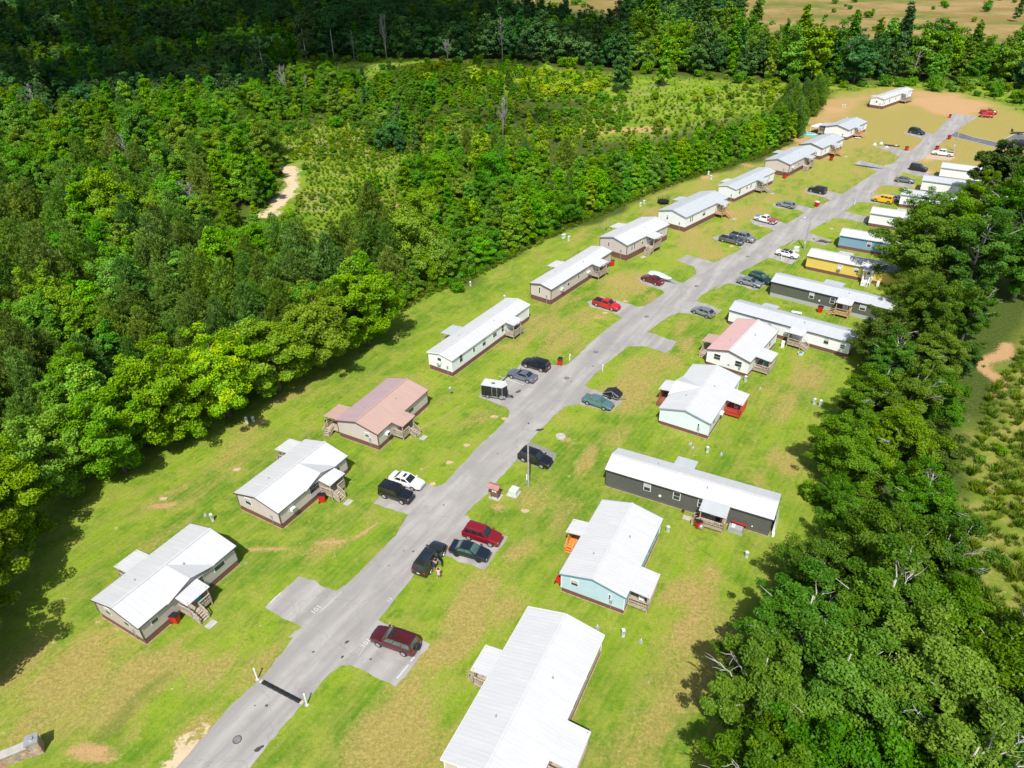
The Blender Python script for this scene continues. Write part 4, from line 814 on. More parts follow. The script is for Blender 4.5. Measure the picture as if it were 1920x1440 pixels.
    for s in (-1, 1): body.box(cf - .1, cf + .08, s * (hw + .02) - .1, s * (hw + .02) + .1, zb, zb + .15, 1 if kind in ('pickup', 'boxsuv') else 0)
    body.build('body', mats, root, sharp=38)
    g = M[gl]
    MB().panel([b[1], b[2], t[2], t[1]], .07, .93, .08, .93, .012).build('windscreen', g, root)
    MB().panel([b[3], b[0], t[0], t[3]], .1, .9, .25 if kind in ('boxsuv', 'hummer') else .12, .9, .012).build('rear_window', g, root)
    n = k['n']
    for s, q in ((-1, [b[0], b[1], t[1], t[0]]), (1, [b[2], b[3], t[3], t[2]])):
        for i in range(n):
            a, c = (i + .06) / n, (i + .94) / n
            if s > 0: a, c = 1 - c, 1 - a
            lo, hi = .05, .95
            MB().panel(q, lo + (hi - lo) * a, lo + (hi - lo) * c, .2, .88, .010).build('side_window', g, root)
    r_ = .34 if kind in ('sedan', 'coupe', 'hatch', 'wagon') else .39
    if kind == 'hummer': r_ = .46
    for x in (wb / 2, -wb / 2):
        for s in (-1, 1):
            w = MB().cyl((x, s * (hw - .2), r_), (x, s * (hw + .02), r_), r_, n=20).build('wheel', M['rubber'], root)
            rm = MB().cyl((x, s * (hw + .021), r_), (x, s * (hw + .028), r_), r_ * .64, n=16)
            for j in range(5):
                a = 2 * pi * j / 5; rm.beam((x, s * (hw + .034), r_), (x + r_ * .6 * cos(a), s * (hw + .034), r_ + r_ * .6 * sin(a)), .06, .02)
            rm.build('rim', M[rim], w)
    for s in (-1, 1):
        MB().box(h - .2, h - .035, s * hw * .66 - .15, s * hw * .66 + .15, k['nose'] - .24, k['nose'] - .06, top=.9).build('headlight', M['lamp'], root)
        MB().box(-h - .005, -h + .16, s * hw * .78 - .1, s * hw * .78 + .1, k['trunk'] * .68, k['trunk'] * .93).build('taillight', M['tail'], root)
    gr = MB().box(h - .05, h + .012, -hw * .4, hw * .4, .5, k['nose'] - .12); gr.build('grille', M['black_pl'], root)
    if plate: MB().box(-h - .045, -h - .03, -.18, .18, .62, .76).build('licence_plate', M['white_pl'], root)
    if sunroof:
        c = (rf + rr) / 2; a0, a1 = (rf - .55, rf - .18) if sunroof == 1 else (rr + .7, rf - .22)
        MB().box(a0, a1, -wt * .55, wt * .55, zt - .01, zt + .012).build('sunroof', M['carglass'], root)
    if rails_:
        for s in (-1, 1):
            MB().beam((rr + .15, s * wt * .86, zt + .03), (rf - .2, s * wt * .86, zt + .03), .045, .05).build('roof_rail', M['chrome'] if rails_ == 2 else M['black_pl'], root)
    if tireback:
        x = -h - .12; MB().cyl((x + .1, 0, .95), (x - .12, 0, .95), .36, n=18).build('spare_wheel', M['rubber'], root)
    if opendoor:
        d = MB(); hx = .1; a = radians(62)   # rear right door, swung on its front edge
        P = lambda u, z: (hx - u * cos(a), -hw - u * sin(a), z)
        d.add([P(0, .4), P(.95, .4), P(.95, zb), P(0, zb)] + [(x, y + .1, z) for x, y, z in (P(0, .4), P(.95, .4), P(.95, zb), P(0, zb))], [(0, 1, 2, 3), (7, 6, 5, 4), (0, 4, 5, 1), (1, 5, 6, 2), (2, 6, 7, 3), (3, 7, 4, 0)], 0)
        dm = d.build('rear_door', [c1], root, label='opened rear door')
        MB().add([P(.05, zb + .01), P(.9, zb + .01), P(.78, zt - .12), P(.15, zt - .08)], [(0, 1, 2, 3)]).add([(x, y + .03, z) for x, y, z in (P(.05, zb + .01), P(.9, zb + .01), P(.78, zt - .12), P(.15, zt - .08))], [(3, 2, 1, 0)]).build('window', g, dm)
        MB().add([(x, y + .115, z) for x, y, z in (P(.06, .5), P(.88, .5), P(.88, zb - .06), P(.06, zb - .06))], [(3, 2, 1, 0)]).add([(x, y + .118, z) for x, y, z in (P(.06, .5), P(.88, .5), P(.88, zb - .06), P(.06, zb - .06))], [(0, 1, 2, 3)]).build('door_lining', M['tarp'], dm)
    return root
car('maroon station-wagon style truck with roof rack on the driveway nearest the gate', 'car', 'bigsuv', (706.8, 1211.2), (760.8, 1231), 'L', 'maroon', sunroof=1, rails_=1, gl='carglass_g', tireback=True)
car('dark navy sedan beside the red one, green-tinted rear window', 'car', 'sedan', (895.6, 1053.8), (857.8, 1043.3), 'R', 'navy', gl='carglass_g', rim='black_pl')
car('shiny dark red car with chrome roof rails beside the navy sedan', 'car', 'suv', (918.9, 1024.9), (880, 1012.7), 'R', 'red', rails_=2)
car('graphite car stopped on the road with its rear door open and large sunroof', 'car', 'bigsuv', (831.5, 1041.7), (807.2, 1075), 'R', 'graphite', sunroof=2, rails_=2, opendoor=True, group=None)
car('white sedan with sunroof beside the black boxy car', 'car', 'sedan', (774.4, 920), (740, 909), 'R', 'white', sunroof=1)
car('black boxy car parked beside the white sedan', 'car', 'boxsuv', (754.4, 945.6), (721, 934.4), 'R', 'black', rails_=1)
car('black rounded car on gravel behind the near utility pole', 'car', 'suv', (1016.7, 878.9), (980, 865.6), 'R', 'black')
car('blue-silver coupe between the black box trailer and the black car', 'car', 'coupe', (960.4, 710), (988.2, 718.4), 'L', 'bluesilver')
car('glossy black car beside the blue-silver coupe', 'car', 'suv', (987.8, 690), (1012.7, 697.3), 'L', 'black')
car('teal sedan beside the folded black camper', 'car', 'sedan', (1133.3, 770), (1100.4, 758.9), 'R', 'teal', gl='carglass_g')
car('bright red pickup with black bed liner', 'pickup', 'pickup', (1146, 583.3), (1119, 575), 'R', 'brightred', name='pickup_truck')
car('dark red sedan beside the covered boat', 'car', 'sedan', (1207.9, 527.5), (1228.7, 535), 'L', 'darkred')
car('silver hatchback on the driveway opposite the bright red pickup', 'car', 'hatch', (1301.7, 588.5), (1324.6, 596.9), 'L', 'silver')
car('silver sedan beside the dark green car', 'car', 'sedan', (1413.7, 539.8), (1390.4, 533.8), 'R', 'silver')
car('dark green car parked beside a silver sedan', 'car', 'suv', (1431.7, 533.8), (1409, 525.4), 'R', 'dgreen', gl='carglass_g')
car('white sedan with black roof near the middle utility pole', 'car', 'sedan', (1484.9, 485.9), (1460.4, 479.9), 'R', 'white', roofcol='black')
car('grey and black pickup in front of the silver pickup', 'pickup', 'pickup', (1381.9, 460.7), (1354, 454), 'R', 'grey', roofcol='black', hoodcol='black', name='pickup_truck')
car('silver four-door pickup behind the grey and black one', 'pickup', 'bigpickup', (1403.5, 456), (1373, 448), 'R', 'silver', name='pickup_truck')
car('old pickup painted blue, white and red', 'pickup', 'pickup', (1420, 415), (1443.2, 420.9), 'L', 'white', hoodcol='blue', bedcol='rust', name='pickup_truck')
car('silver estate car on the driveway beyond the three-coloured pickup', 'car', 'wagon', (1460, 386.9), (1479.8, 391.8), 'L', 'silver')
car('black car with open tailgate near the red bin with white lid', 'car', 'boxsuv', (1517.8, 360), (1540, 365.3), 'L', 'black')
car('bright yellow off-road car', 'car', 'hummer', (1640, 378.7), (1664.7, 383.3), 'L', 'yellow', rim='chrome')
car('silver car mostly hidden behind the yellow one', 'car', 'hatch', (1660, 375.3), (1678, 378.5), 'L', 'silver')
car('grey sedan on the driveway beyond the yellow car', 'car', 'sedan', (1705, 344.7), (1684.7, 342), 'R', 'grey')
car('black soft-top off-road car on bare soil', 'car', 'boxsuv', (1730.8, 323.3), (1707.5, 319), 'R', 'black', rim='black_pl')
car('white pickup by the far utility pole', 'pickup', 'bigpickup', (1755, 291.2), (1776.8, 293.9), 'L', 'white', name='pickup_truck')
car('dark green-black car on the far left driveway', 'car', 'bigsuv', (1724.4, 253.8), (1705.4, 249.7), 'R', 'dgreen', rails_=1)
car('red car in front of the other red car beside the clay clearing', 'car', 'hatch', (1859, 221.7), (1838, 219.9), 'R', 'brightred')
car('red pickup behind the red car beside the clay clearing', 'pickup', 'pickup', (1863, 215.5), (1841, 213.5), 'R', 'brightred', name='pickup_truck')
car('black pickup on the dark side road', 'pickup', 'bigpickup', (1900.9, 273.2), (1924.5, 276.5), 'L', 'black', name='pickup_truck')

# ------------------------------------------------------------------ trailers and boats
a, b = G(903, 745), G(935, 750); an = atan2(b[1] - a[1], b[0] - a[0])
t = empty('box_trailer', (*a, .018), an); tag(t, 'black enclosed box trailer with pale roof and silver door frame', 'trailer')
Lt = 3.4; Wt = 1.9
nose = [(0, 0), (Lt, 0), (Lt + .55, Wt / 2), (Lt, Wt), (0, Wt)]
MB().prism(nose, .42, 2.25).build('body', M['black_pl'], t)
MB().prism([(x * 1.01 - .02, (y - Wt / 2) * 1.03 + Wt / 2) for x, y in nose], 2.255, 2.33).build('roof', M['roof_white'], t)
MB().box(Lt * .42, Lt * .58, Wt * .4, Wt * .55, 2.33, 2.38).build('roof_vent', M['black_pl'], t)
d = MB()
for x in (1.75, 2.55): d.box(x - .03, x + .03, -.025, 0, .45, 2.2)
d.box(1.72, 2.58, -.025, 0, 2.14, 2.22); d.box(1.72, 2.58, -.025, 0, .43, .5)
for x in (0, Lt): d.box(x - .03, x + .03, -.03, .02, .42, 2.25)
d.box(0, Lt, -.03, -.001, .36, .42); d.build('door_frame', M['steel'], t)
MB().box(Lt + .02, Lt + .5, -.02, .05, .45, .8).build('stone_guard', M['steel'], t)
for y in (-.06, Wt - .12):
    w = MB().cyl((1.0, y, .33), (1.0, y + .18, .33), .33, n=18).build('wheel', M['rubber'], t)
    MB().cyl((1.0, y - .006 if y < 0 else y + .186, .33), (1.0, y + .19, .33), .2, n=14).build('rim', M['alloy'], w)
MB().cyl((Lt - .1, -.08, .62), (Lt - .1, -.2, .62), .3, n=18).build('spare_wheel', M['alloy'], t)
MB().beam((Lt, .5, .4), (Lt + 1.5, Wt / 2, .42), .08, .1).beam((Lt, Wt - .5, .4), (Lt + 1.5, Wt / 2, .42), .08, .1).cyl((Lt + 1.3, Wt / 2, 0), (Lt + 1.3, Wt / 2, .8), .04).build('tongue', M['black_pl'], t)

a, b = G(1216, 519), G(1256, 530); an = atan2(b[1] - a[1], b[0] - a[0])
t = empty('covered_boat', (*a, .018), an); tag(t, 'boat under a pale green-grey cover beside the dark red sedan', 'boat')
rings = []; Lb = hypot(b[0] - a[0], b[1] - a[1]) + .3
for u in np.linspace(0, 1, 11):
    w = 1.05 * (1 - max(0, (u - .45) / .55) ** 2.2) * (0.93 + .07 * min(1, u * 6)); w = max(w, .08); x = u * Lb; zt = 1.25 + .25 * sin(pi * min(1, u * 1.3)) - .15 * u
    w *= .78 if u == 0 else 1
    rings.append([(x, -w, 1.0), (x, -w * .98, zt - .25), (x, -w * .6, zt - .03), (x, 0, zt + .04), (x, w * .6, zt - .03), (x, w * .98, zt - .25), (x, w, 1.0), (x, w * .5, .95), (x, -w * .5, .95)])
MB().loft(rings).build('cover', paint('pale boat cover', (.46, .57, .54), .7, var=.12, scale=2, bump=.3, bscale=4), t)
rings = [[(x * Lb, -w, 1.02), (x * Lb, -w * .8, .62), (x * Lb, 0, .45 + .25 * x), (x * Lb, w * .8, .62), (x * Lb, w, 1.02)] for x, w in ((.02, .85), (.3, .95), (.6, .9), (.85, .55), (.97, .1))]
MB().loft(rings).build('hull', M['white_pl'], t)
MB().beam((0, -.5, .4), (Lb + .9, 0, .42), .08).beam((0, .5, .4), (Lb + .9, 0, .42), .08).build('trailer_frame', M['steel'], t)
for s in (-1, 1): MB().cyl((Lb * .35, s * .95, .32), (Lb * .35, s * 1.13, .32), .32, n=16).build('wheel', M['rubber'], t)

a, b = G(1129, 744), G(1155, 752); an = atan2(b[1] - a[1], b[0] - a[0])
t = empty('folded_camper', (*a, .018), an); tag(t, 'low black folded camper with pale edges beside the teal sedan', 'camper')
MB().add([(0, 0, .45), (2.7, 0, .45), (2.7, 1.8, .45), (0, 1.8, .45), (.1, .1, .75), (1.5, .1, 1.35), (2.6, .2, .8), (.1, 1.7, .75), (1.5, 1.7, 1.35), (2.6, 1.6, .8)],
         [(0, 3, 2, 1), (0, 1, 6, 5, 4), (2, 3, 7, 8, 9), (4, 5, 8, 7), (5, 6, 9, 8), (3, 0, 4, 7), (1, 2, 9, 6)]).build('cover', M['black_pl'], t)
MB().beam((.1, .08, .77), (1.5, .08, 1.38), .06).beam((1.5, .08, 1.38), (2.65, .15, .8), .06).beam((1.5, .08, 1.38), (2.0, -.02, .45), .05).box(0, 2.7, -.04, 0, .4, .47).build('frame', M['steel'], t)
for s in (-.12, 1.75): MB().cyl((1.3, s, .3), (1.3, s + .16, .3), .3, n=16).build('wheel', M['rubber'], t)
MB().beam((2.7, .9, .4), (3.6, .9, .4), .08).beam((2.7, .3, .4), (3.5, .9, .4), .06).build('tongue', M['steel'], t)

x, y = G(1897, 252); t = empty('flat_trailer', (x, y, .012), radians(-15)); tag(t, 'low flat trailer with raised ramp behind the black pickup', 'trailer')
MB().box(0, 3.6, 0, 1.8, .5, .6).build('deck', M['wood'], t); MB().beam((.2, 0, .6), (.2, 1.8, .6), .06).box(0, .05, 0, 1.8, .6, 1.5).box(0, 3.6, -.03, .03, .6, .9).build('rail', M['black_pl'], t)
for s in (-.2, 1.82): MB().cyl((1.8, s, .3), (1.8, s + .16, .3), .3, n=14).build('wheel', M['rubber'], t)

# ------------------------------------------------------------------ street furniture and yard things
def cart(px, py, label, body='red_pl', lid='black_pl', rz=0.5, s=1.0):
    t = empty('trash_cart', (*G(px, py), 0), rz); tag(t, label, 'trash cart', 'red trash carts'); t.scale = (s, s, s)
    m_ = MB().box(-.28, .28, -.33, .33, .08, 1.0, top=1.18, topx=1.15); m_.box(-.34, .34, -.41, .41, .94, 1.0)
    m_.build('bin', M[body], t)
    MB().box(-.35, .35, -.43, .43, 1.0, 1.09, top=.86).build('lid', M[lid], t)
    for s_ in (-1, 1): MB().cyl((s_ * .27, .34, .12), (s_ * .33, .34, .12), .12, n=12).build('wheel', M['rubber'], t)
    MB().beam((-.25, .48, .98), (.25, .48, .98), .035).build('handle', M['black_pl'], t)
for a in [(331, 1166, 'red trash cart at the porch stairs of the greige home nearest the gate'), (605, 940, 'red trash cart at the porch stairs of the beige cross-gabled home'), (1050, 683, 'red trash cart at the road edge beside a white marker post'),
          (1148, 498, 'red trash cart at the far end of the beige single-wide'), (1224, 470, 'red trash cart under the porch of the tall-skirted beige home'), (1471, 334, 'red trash cart at the near corner of the beige home with grey roof'),
          (1558, 301, 'red trash cart below the pale wooden porch of the middle stepped home'), (1699.5, 282, 'red trash cart on the road edge opposite the white pickup'), (1779, 261, 'red trash cart where the dark side road begins'),
          (1780.5, 221, 'red trash cart at the edge of the clay clearing'), (1308, 988, 'red trash cart with black lid at the porch of the charcoal home'), (1537, 585, 'dark red trash cart by the wooden porch of the olive grey home'), (1756, 281, 'red trash cart behind the white pickup')]:
    cart(*a, rz=random.uniform(0, 3), s=1.12)
cart(1531, 387, 'red trash cart with white lid on the grass by the road', lid='white_pl', s=1.2)
cart(617, 799, 'black-bottomed red trash cart behind the brown-roofed home', rz=1)
def pedestal(px, py, label, h=1.0, w=.32, mat='pedestal', cap='white_pl'):
    t = empty('utility_pedestal', (*G(px, py), 0), random.uniform(0, 1)); tag(t, label, 'utility box', 'utility pedestals standing on the grass')
    MB().box(-w / 2, w / 2, -w / 2, w / 2, 0, h).build('post', M[mat], t)
    MB().box(-w * .6, w * .6, -w * .6, w * .6, h, h + .06, top=.8).build('cap', M[cap], t)
    MB().box(-w * .3, w * .3, -w / 2 - .03, -w / 2, h * .55, h * .85).build('meter', M['steel'], t)
PL = [(463.3, 793.5, 'left one of the two white pedestals on the grass by the big trees'), (475.5, 790.5, 'right one of the two white pedestals on the grass by the big trees'), (399, 977, 'white pedestal between the two cross-gabled homes'), (1168, 1193, 'white pedestal between the pale blue home and the largest home'),
      (1252, 997, 'white pedestal at the far corner of the pale blue home'), (1399, 1045, 'short white pedestal near the tree shadow below the charcoal home'), (1325.6, 848, 'white pedestal on the grass above the charcoal home roof'), (1525.6, 758, 'narrow white pedestal beside the tree line'),
      (1537, 762, 'wider pale pedestal beside the tree line'), (1397, 716, 'white pedestal between the red porch home and the red-roofed home'), (1055, 447.5, 'white pedestal at the wood edge behind the beige single-wide, leftmost'), (1059, 446, 'white pedestal at the wood edge behind the beige single-wide, middle'),
      (1066.7, 451.7, 'white pedestal at the wood edge behind the beige single-wide, rightmost'), (946, 563.3, 'white pedestal behind the roof of the long white single-wide'), (882, 536, 'white pedestal below the bush at the wood edge'), (1207.7, 382, 'white pedestal behind the large white home, upper one'), (1201, 387, 'white pedestal behind the large white home, lower one'),
      (1328.4, 328, 'pale green pedestal on the clay mound at the wood edge'), (1332.4, 336.4, 'white pedestal in front of the clay mound'), (1587, 225.3, 'white pedestal behind the home with the canopy'), (1580, 201, 'left of two small white pedestals on the far clay'), (1583.5, 200.8, 'right of two small white pedestals on the far clay')]
for px, py, lb in PL: pedestal(px, py, lb, h=random.uniform(.85, 1.15), w=.3 if py > 500 else .4)
def marker(px, py, label, h=1.25):
    t = empty('marker_post', (*G(px, py), 0), .6); tag(t, label, 'post', 'white road marker posts')
    MB().box(-.07, .07, -.05, .05, 0, h).build('post', M['trim_white'], t); MB().box(-.14, .14, -.075, -.05, h * .72, h + .05).build('sign_plate', M['white_pl'], t)
for a in [(1068, 676, 'white marker post on the left road edge beside the red trash cart'), (1129.5, 696, 'white marker post on the right road edge facing the red trash cart'), (1601.7, 383.5, 'white marker post at the driveway of the yellow car'), (1464.5, 486, 'small white marker post on the grass in front of the white sedan with black roof')]: marker(*a)
for px, py, lb in [(483, 1274, 'white gate post left of the rubber speed hump'), (576, 1322, 'white gate post right of the rubber speed hump')]:
    t = empty('gate_post', (*G(px, py), 0), .6); tag(t, lb, 'gate post', 'gate posts flanking the road')
    MB().cyl((0, 0, 0), (0, 0, 1.75), .075, n=14).build('post', M['trim_white'], t); MB().cyl((0, 0, 1.75), (0, 0, 1.8), .09, .05, n=14).build('cap', M['trim_white'], t)
    MB().cyl((0, 0, 0), (0, 0, .08), .22, n=14).build('footing', M['conc'], t)
a, b = np.array(G(488, 1276)), np.array(G(568, 1318)); dd = b - a; Ln_ = np.hypot(*dd)
t = empty('speed_hump', (*a, .016), atan2(dd[1], dd[0])); tag(t, 'black rubber speed hump with pale end pieces across the road between the gate posts', 'speed hump')
mb = MB(); ns = 7
for i in range(ns):
    x0 = .3 + (Ln_ - .6) * i / ns; x1 = .3 + (Ln_ - .6) * (i + 1) / ns - .03
    mb.loft([[(x, -.24, 0), (x, -.1, .055), (x, .1, .055), (x, .24, 0)] for x in (x0, x1)], smooth=False)
mb.build('rubber_section', M['black_pl'], t)
for x0, x1 in ((.0, .28), (Ln_ - .28, Ln_)): MB().box(x0, x1, -.2, .2, 0, .05, top=.7).build('end_cap', paint('faded yellow rubber', (.5, .42, .3), .8), t)

def pole(px, py, label, h, lean=(0, 0), light=False):
    t = empty('utility_pole', (*G(px, py), 0), 0); tag(t, label, 'utility pole', 'utility poles along the road')
    MB().cyl((0, 0, 0), (lean[0], lean[1], h), .15, .1, n=12).build('pole', paint('silver grey pole wood', (.38, .37, .34), .8, var=.25, scale=3), t)
    MB().box(-.28, -.16, -.12, .12, 1.2, 1.95).build('meter_box', M['white_pl'], t)
    MB().cyl((-.2, 0, 0), (-.2, 0, 1.2), .03, n=8).build('conduit', M['steel'], t)
    if light:
        l = MB().beam((lean[0], lean[1], h - .3), (lean[0] - 1.1, lean[1] + .2, h - .05), .05).build('lamp_arm', M['steel'], t)
        MB().ball((lean[0] - 1.2, lean[1] + .22, h - .1), .22, .16, .1, 10, 6).build('lamp_head', M['white_pl'], t)
pole(991, 912, 'pale wooden pole beside the green transformer box and brown notice box', 7.3)
pole(1508, 467, 'pole with small lamp in the grass by the white sedan with black roof', 7.3, (.0, .0), True)
pole(1787.6, 283, 'farthest pole, beside the white pickup', 7.5)
def transformer(px, py, label, s=1.0):
    t = empty('transformer_box', (*G(px, py), 0), radians(63)); tag(t, label, 'transformer box', 'green transformer boxes'); t.scale = (s, s, s)
    MB().box(-.75, .75, -.75, .75, 0, .1).build('pad', M['conc'], t); MB().box(-.55, .55, -.6, .5, .1, .85, top=.94).build('cabinet', M['pedestal'], t)
    MB().box(-.57, .57, -.62, .45, .85, .93, top=.9).build('lid', M['pedestal'], t)
transformer(963, 926, 'pale green transformer box between the brown notice box and the near pole'); transformer(1492, 470, 'green transformer box beside the middle pole', 1.0)
# brown notice box on legs
t = empty('notice_box', (*G(929, 932), 0), radians(-28)); tag(t, 'brown roofed notice box on a pale slab with two white papers', 'notice box')
MB().box(-.75, .75, -.55, .75, 0, .06).build('slab', M['conc'], t)
MB().box(-.55, .55, -.35, .35, .45, 1.75).build('cabinet', M['kiosk'], t)
for x in (-.48, .48):
    for y in (-.28, .28): MB().box(x - .05, x + .05, y - .05, y + .05, .06, .45).build('leg', M['kiosk'], t)
mb = MB(); mb.add([(-.95, -.6, 1.78), (.75, -.6, 1.78), (.75, 0, 2.1), (-.95, 0, 2.1), (-.95, .55, 1.8), (.75, .55, 1.8)] + [(-.95, -.6, 1.7), (.75, -.6, 1.7), (.75, 0, 2.02), (-.95, 0, 2.02), (-.95, .55, 1.72), (.75, .55, 1.72)],
   [(0, 1, 2, 3), (3, 2, 5, 4), (9, 8, 7, 6), (10, 11, 8, 9), (0, 6, 7, 1), (4, 5, 11, 10), (1, 7, 8, 2), (2, 8, 11, 5), (3, 9, 6, 0), (4, 10, 9, 3)]).build('roof', paint('brown pink roof sheet', (.36, .18, .165), .5), t)
for x in (-.26, .1): MB().box(x, x + .26, -.365, -.352, 1.15, 1.5).build('paper_notice', M['paper'], t)
MB().box(-.56, -.5, -.35, .35, 1.0, 1.6).build('side_board', M['black_pl'], t)

for i, (px, py, lb) in enumerate([(445, 1387, 'nearest the picture foot, on the road below the speed hump'), (1062.7, 709, 'beside the driveway of the glossy black car'), (1117, 660, 'on the road between the white marker posts and the red pickup'), (1212, 593.7, 'on the road opposite the silver hatchback'), (1305.8, 536.5, 'on the road beside the covered boat driveway'), (1401.6, 481, 'on the road in front of the parked pickups'), (1740.7, 270, 'on the far road by the side road')]):
    t = empty('manhole_cover', (*G(px, py), .017), 0); tag(t, 'iron manhole cover ' + lb, 'manhole cover', 'manhole covers in the road')
    MB().cyl((0, 0, 0), (0, 0, .012), .42, n=24).build('frame', M['manhole'], t); mb = MB().cyl((0, 0, .012), (0, 0, .022), .33, n=24)
    for k_ in range(-2, 3): mb.beam((-.25, k_ * .1, .025), (.25, k_ * .1, .025), .02, .01)
    mb.build('lid', paint('worn iron', (.2, .2, .2), .6, var=.3, scale=8), t)
t = empty('concrete_lid', (*G(1051, 819), 0), 0); tag(t, 'round concrete tank lid on the grass with bare soil beside it', 'tank lid')
MB().cyl((0, 0, 0), (0, 0, .16), .72, .7, n=28).build('slab', M['conc'], t); MB().beam((-.15, 0, .18), (.15, 0, .18), .05).build('handle', M['steel'], t)
def stones(pts, label, name='stone_slab', r=.45, mat='conc'):
    for i, (px, py, lb) in enumerate(pts):
        rr = random.Random(px); x, y = G(px, py); n = 8
        ring = [(x + r * (.6 + .6 * rr.random()) * 1.3 * cos(2 * pi * k / n), y + r * (.5 + .5 * rr.random()) * sin(2 * pi * k / n)) for k in range(n)]
        o = MB().prism(ring, -.02, .09).build(name, M[mat]); tag(o, lb, 'stone', 'flat stones in the grass')
M['sandstone'] = paint('buff sandstone', (.5, .36, .22), .9, var=.2, bump=.4, bscale=6)
stones([(445, 881, 'flat buff slab behind the beige cross-gabled home'), (308, 936, 'round buff slab on the lawn near the tree shadow'), (927, 782, 'buff rock beside the trailer driveway'), (946, 786, 'pale rock on the road edge by the trailer driveway'), (875, 835, 'orange buff slab on the grass left of the road'),
        (842, 868, 'small pale slab on the grass left of the road'), (1134, 587, 'buff stone in front of the red pickup'), (1172, 566, 'small stone beyond the red pickup'), (1558, 429, 'buff stone on the grass by the empty stained driveway'), (811, 908, 'grey stone beside the white sedan'),
        (1372, 462, 'buff stone in front of the parked pickups'), (1427, 424, 'buff stone in front of the three-coloured pickup'), (984, 958, 'small white stone on grass near the notice box')], 'x', mat='sandstone')

for px, py, lb in [(1299, 840, 'grey valve lid on the lawn left of the white pedestal above the charcoal home'), (1352, 853, 'grey valve lid on the lawn right of the white pedestal above the charcoal home'), (1425, 729, 'small pale valve stump on the lawn right of the red porch'), (1201, 1203, 'blue grey valve cover on the lawn right of the largest home'), (1120, 1177, 'flat blue scrap on the lawn between the pale blue and the largest home'), (1294, 833, 'small white pipe end on the lawn behind the icy white home'), (385, 967, 'small grey box beside the white pedestal between the cross-gabled homes')]:
    t = empty('valve_cover', (*G(px, py), 0), px); tag(t, lb, 'valve cover', 'small covers and pipe ends in the lawn'); MB().cyl((0, 0, 0), (0, 0, .12), .26, .22, n=12).build('lid', M['steel'], t); MB().cyl((.1, 0, .1), (.1, 0, .35), .05, n=8).build('pipe', M['white_pl'], t)
# lot numbers and lines painted on the asphalt
def painted_text(s, px, py, ang, size, label):
    cu = bpy.data.curves.new('t', 'FONT'); cu.body = s; cu.size = size; cu.align_x = 'CENTER'; cu.align_y = 'CENTER'
    ob = bpy.data.objects.new('t', cu); COL.objects.link(ob); dg = bpy.context.evaluated_depsgraph_get()
    me = bpy.data.meshes.new_from_object(ob.evaluated_get(dg)); bpy.data.objects.remove(ob); bpy.data.curves.remove(cu)
    me.materials.clear(); me.materials.append(M['line']); o = bpy.data.objects.new('painted_number', me); COL.objects.link(o)
    o.location = (*G(px, py), .022); o.rotation_euler = (0, 0, ang); tag(o, label, 'painted number', 'lot numbers painted on the asphalt')
painted_text('101', 593, 1143, radians(57), .85, 'white number 101 painted at the empty left driveway'); painted_text('101', 686, 1206, radians(57), .8, 'white number 101 painted beside the maroon car')
painted_text('11', 731, 1125, radians(57), .7, 'faint white number 11 painted at the right road edge')
for p, w, z in [([(744.6, 1272), (766, 1246)], .16, .021), ([(770, 1240), (777, 1232)], .16, .021), ([(503, 1134), (527, 1111)], .14, .021), ([(600, 1148), (640, 1110)], .05, .021), ([(672, 1230), (700, 1190)], .05, .021)]:
    tag(strip('painted_line', p, w, z, M['line']), kind='structure')
tag(strip('painted_line', [(936, 706), (982, 722)], .12, .021, M['line']), kind='structure')
# parking curb beside the coupe
a, b = G(941, 716), G(952, 706); o = MB().beam((*a, .08), (*b, .08), .16, .14).build('parking_curb', M['rubber']); tag(o, 'dark parking curb at the head of the coupe driveway', 'parking curb')

# stone entrance wall, bottom left
a = np.array(G(72, 1408)); b = np.array(G(-60, 1462)); dd = b - a; Ln_ = np.hypot(*dd)
t = empty('entrance_wall', (*a, 0), atan2(dd[1], dd[0])); tag(t, 'stone entrance wall with pale coping and capped end pillar', 'wall')
def stonewall(mat_name):
    mt, nt, bb = new_mat(mat_name); tc = N(nt, 'TexCoord').outputs['Object']
    v = N(nt, 'TexVoronoi'); v.inputs['Scale'].default_value = 3.2; L(nt, tc, v.inputs['Vector'])
    e = N(nt, 'TexVoronoi', feature='DISTANCE_TO_EDGE'); e.inputs['Scale'].default_value = 3.2; L(nt, tc, e.inputs['Vector'])
    sp = N(nt, 'SeparateColor'); L(nt, v.outputs['Color'], sp.inputs[0])
    c = mixc(nt, sp.outputs[0], (.22, .17, .13), (.5, .38, .26)); c = mixc(nt, ramp(nt, sp.outputs[1], .6, .9), c, (.45, .2, .12))
    c = mixc(nt, ramp(nt, e.outputs['Distance'], .06, .02), c, (.3, .28, .25)); L(nt, c, bb.inputs['Base Color']); bb.inputs['Roughness'].default_value = .9
    bp = N(nt, 'Bump'); bp.inputs['Distance'].default_value = .05; L(nt, e.outputs['Distance'], bp.inputs['Height']); L(nt, bp.outputs[0], bb.inputs['Normal']); return mt
M['stonewall'] = stonewall('field stone')
MB().box(.3, Ln_, -.3, .3, 0, 1.3, 0).build('stonework', M['stonewall'], t); MB().box(.25, Ln_, -.42, .42, 1.3, 1.42).build('coping', M['conc'], t)
MB().box(-.5, .5, -.5, .5, 0, 1.75, top=.95).build('pillar', M['stonewall'], t); MB().box(-.55, .55, -.55, .55, 1.75, 1.87).build('pillar_cap', M['steel'], t)
MB().cyl((0, 0, 1.87), (0, 0, 2.0), .2, n=12).build('lamp_base', M['steel'], t)
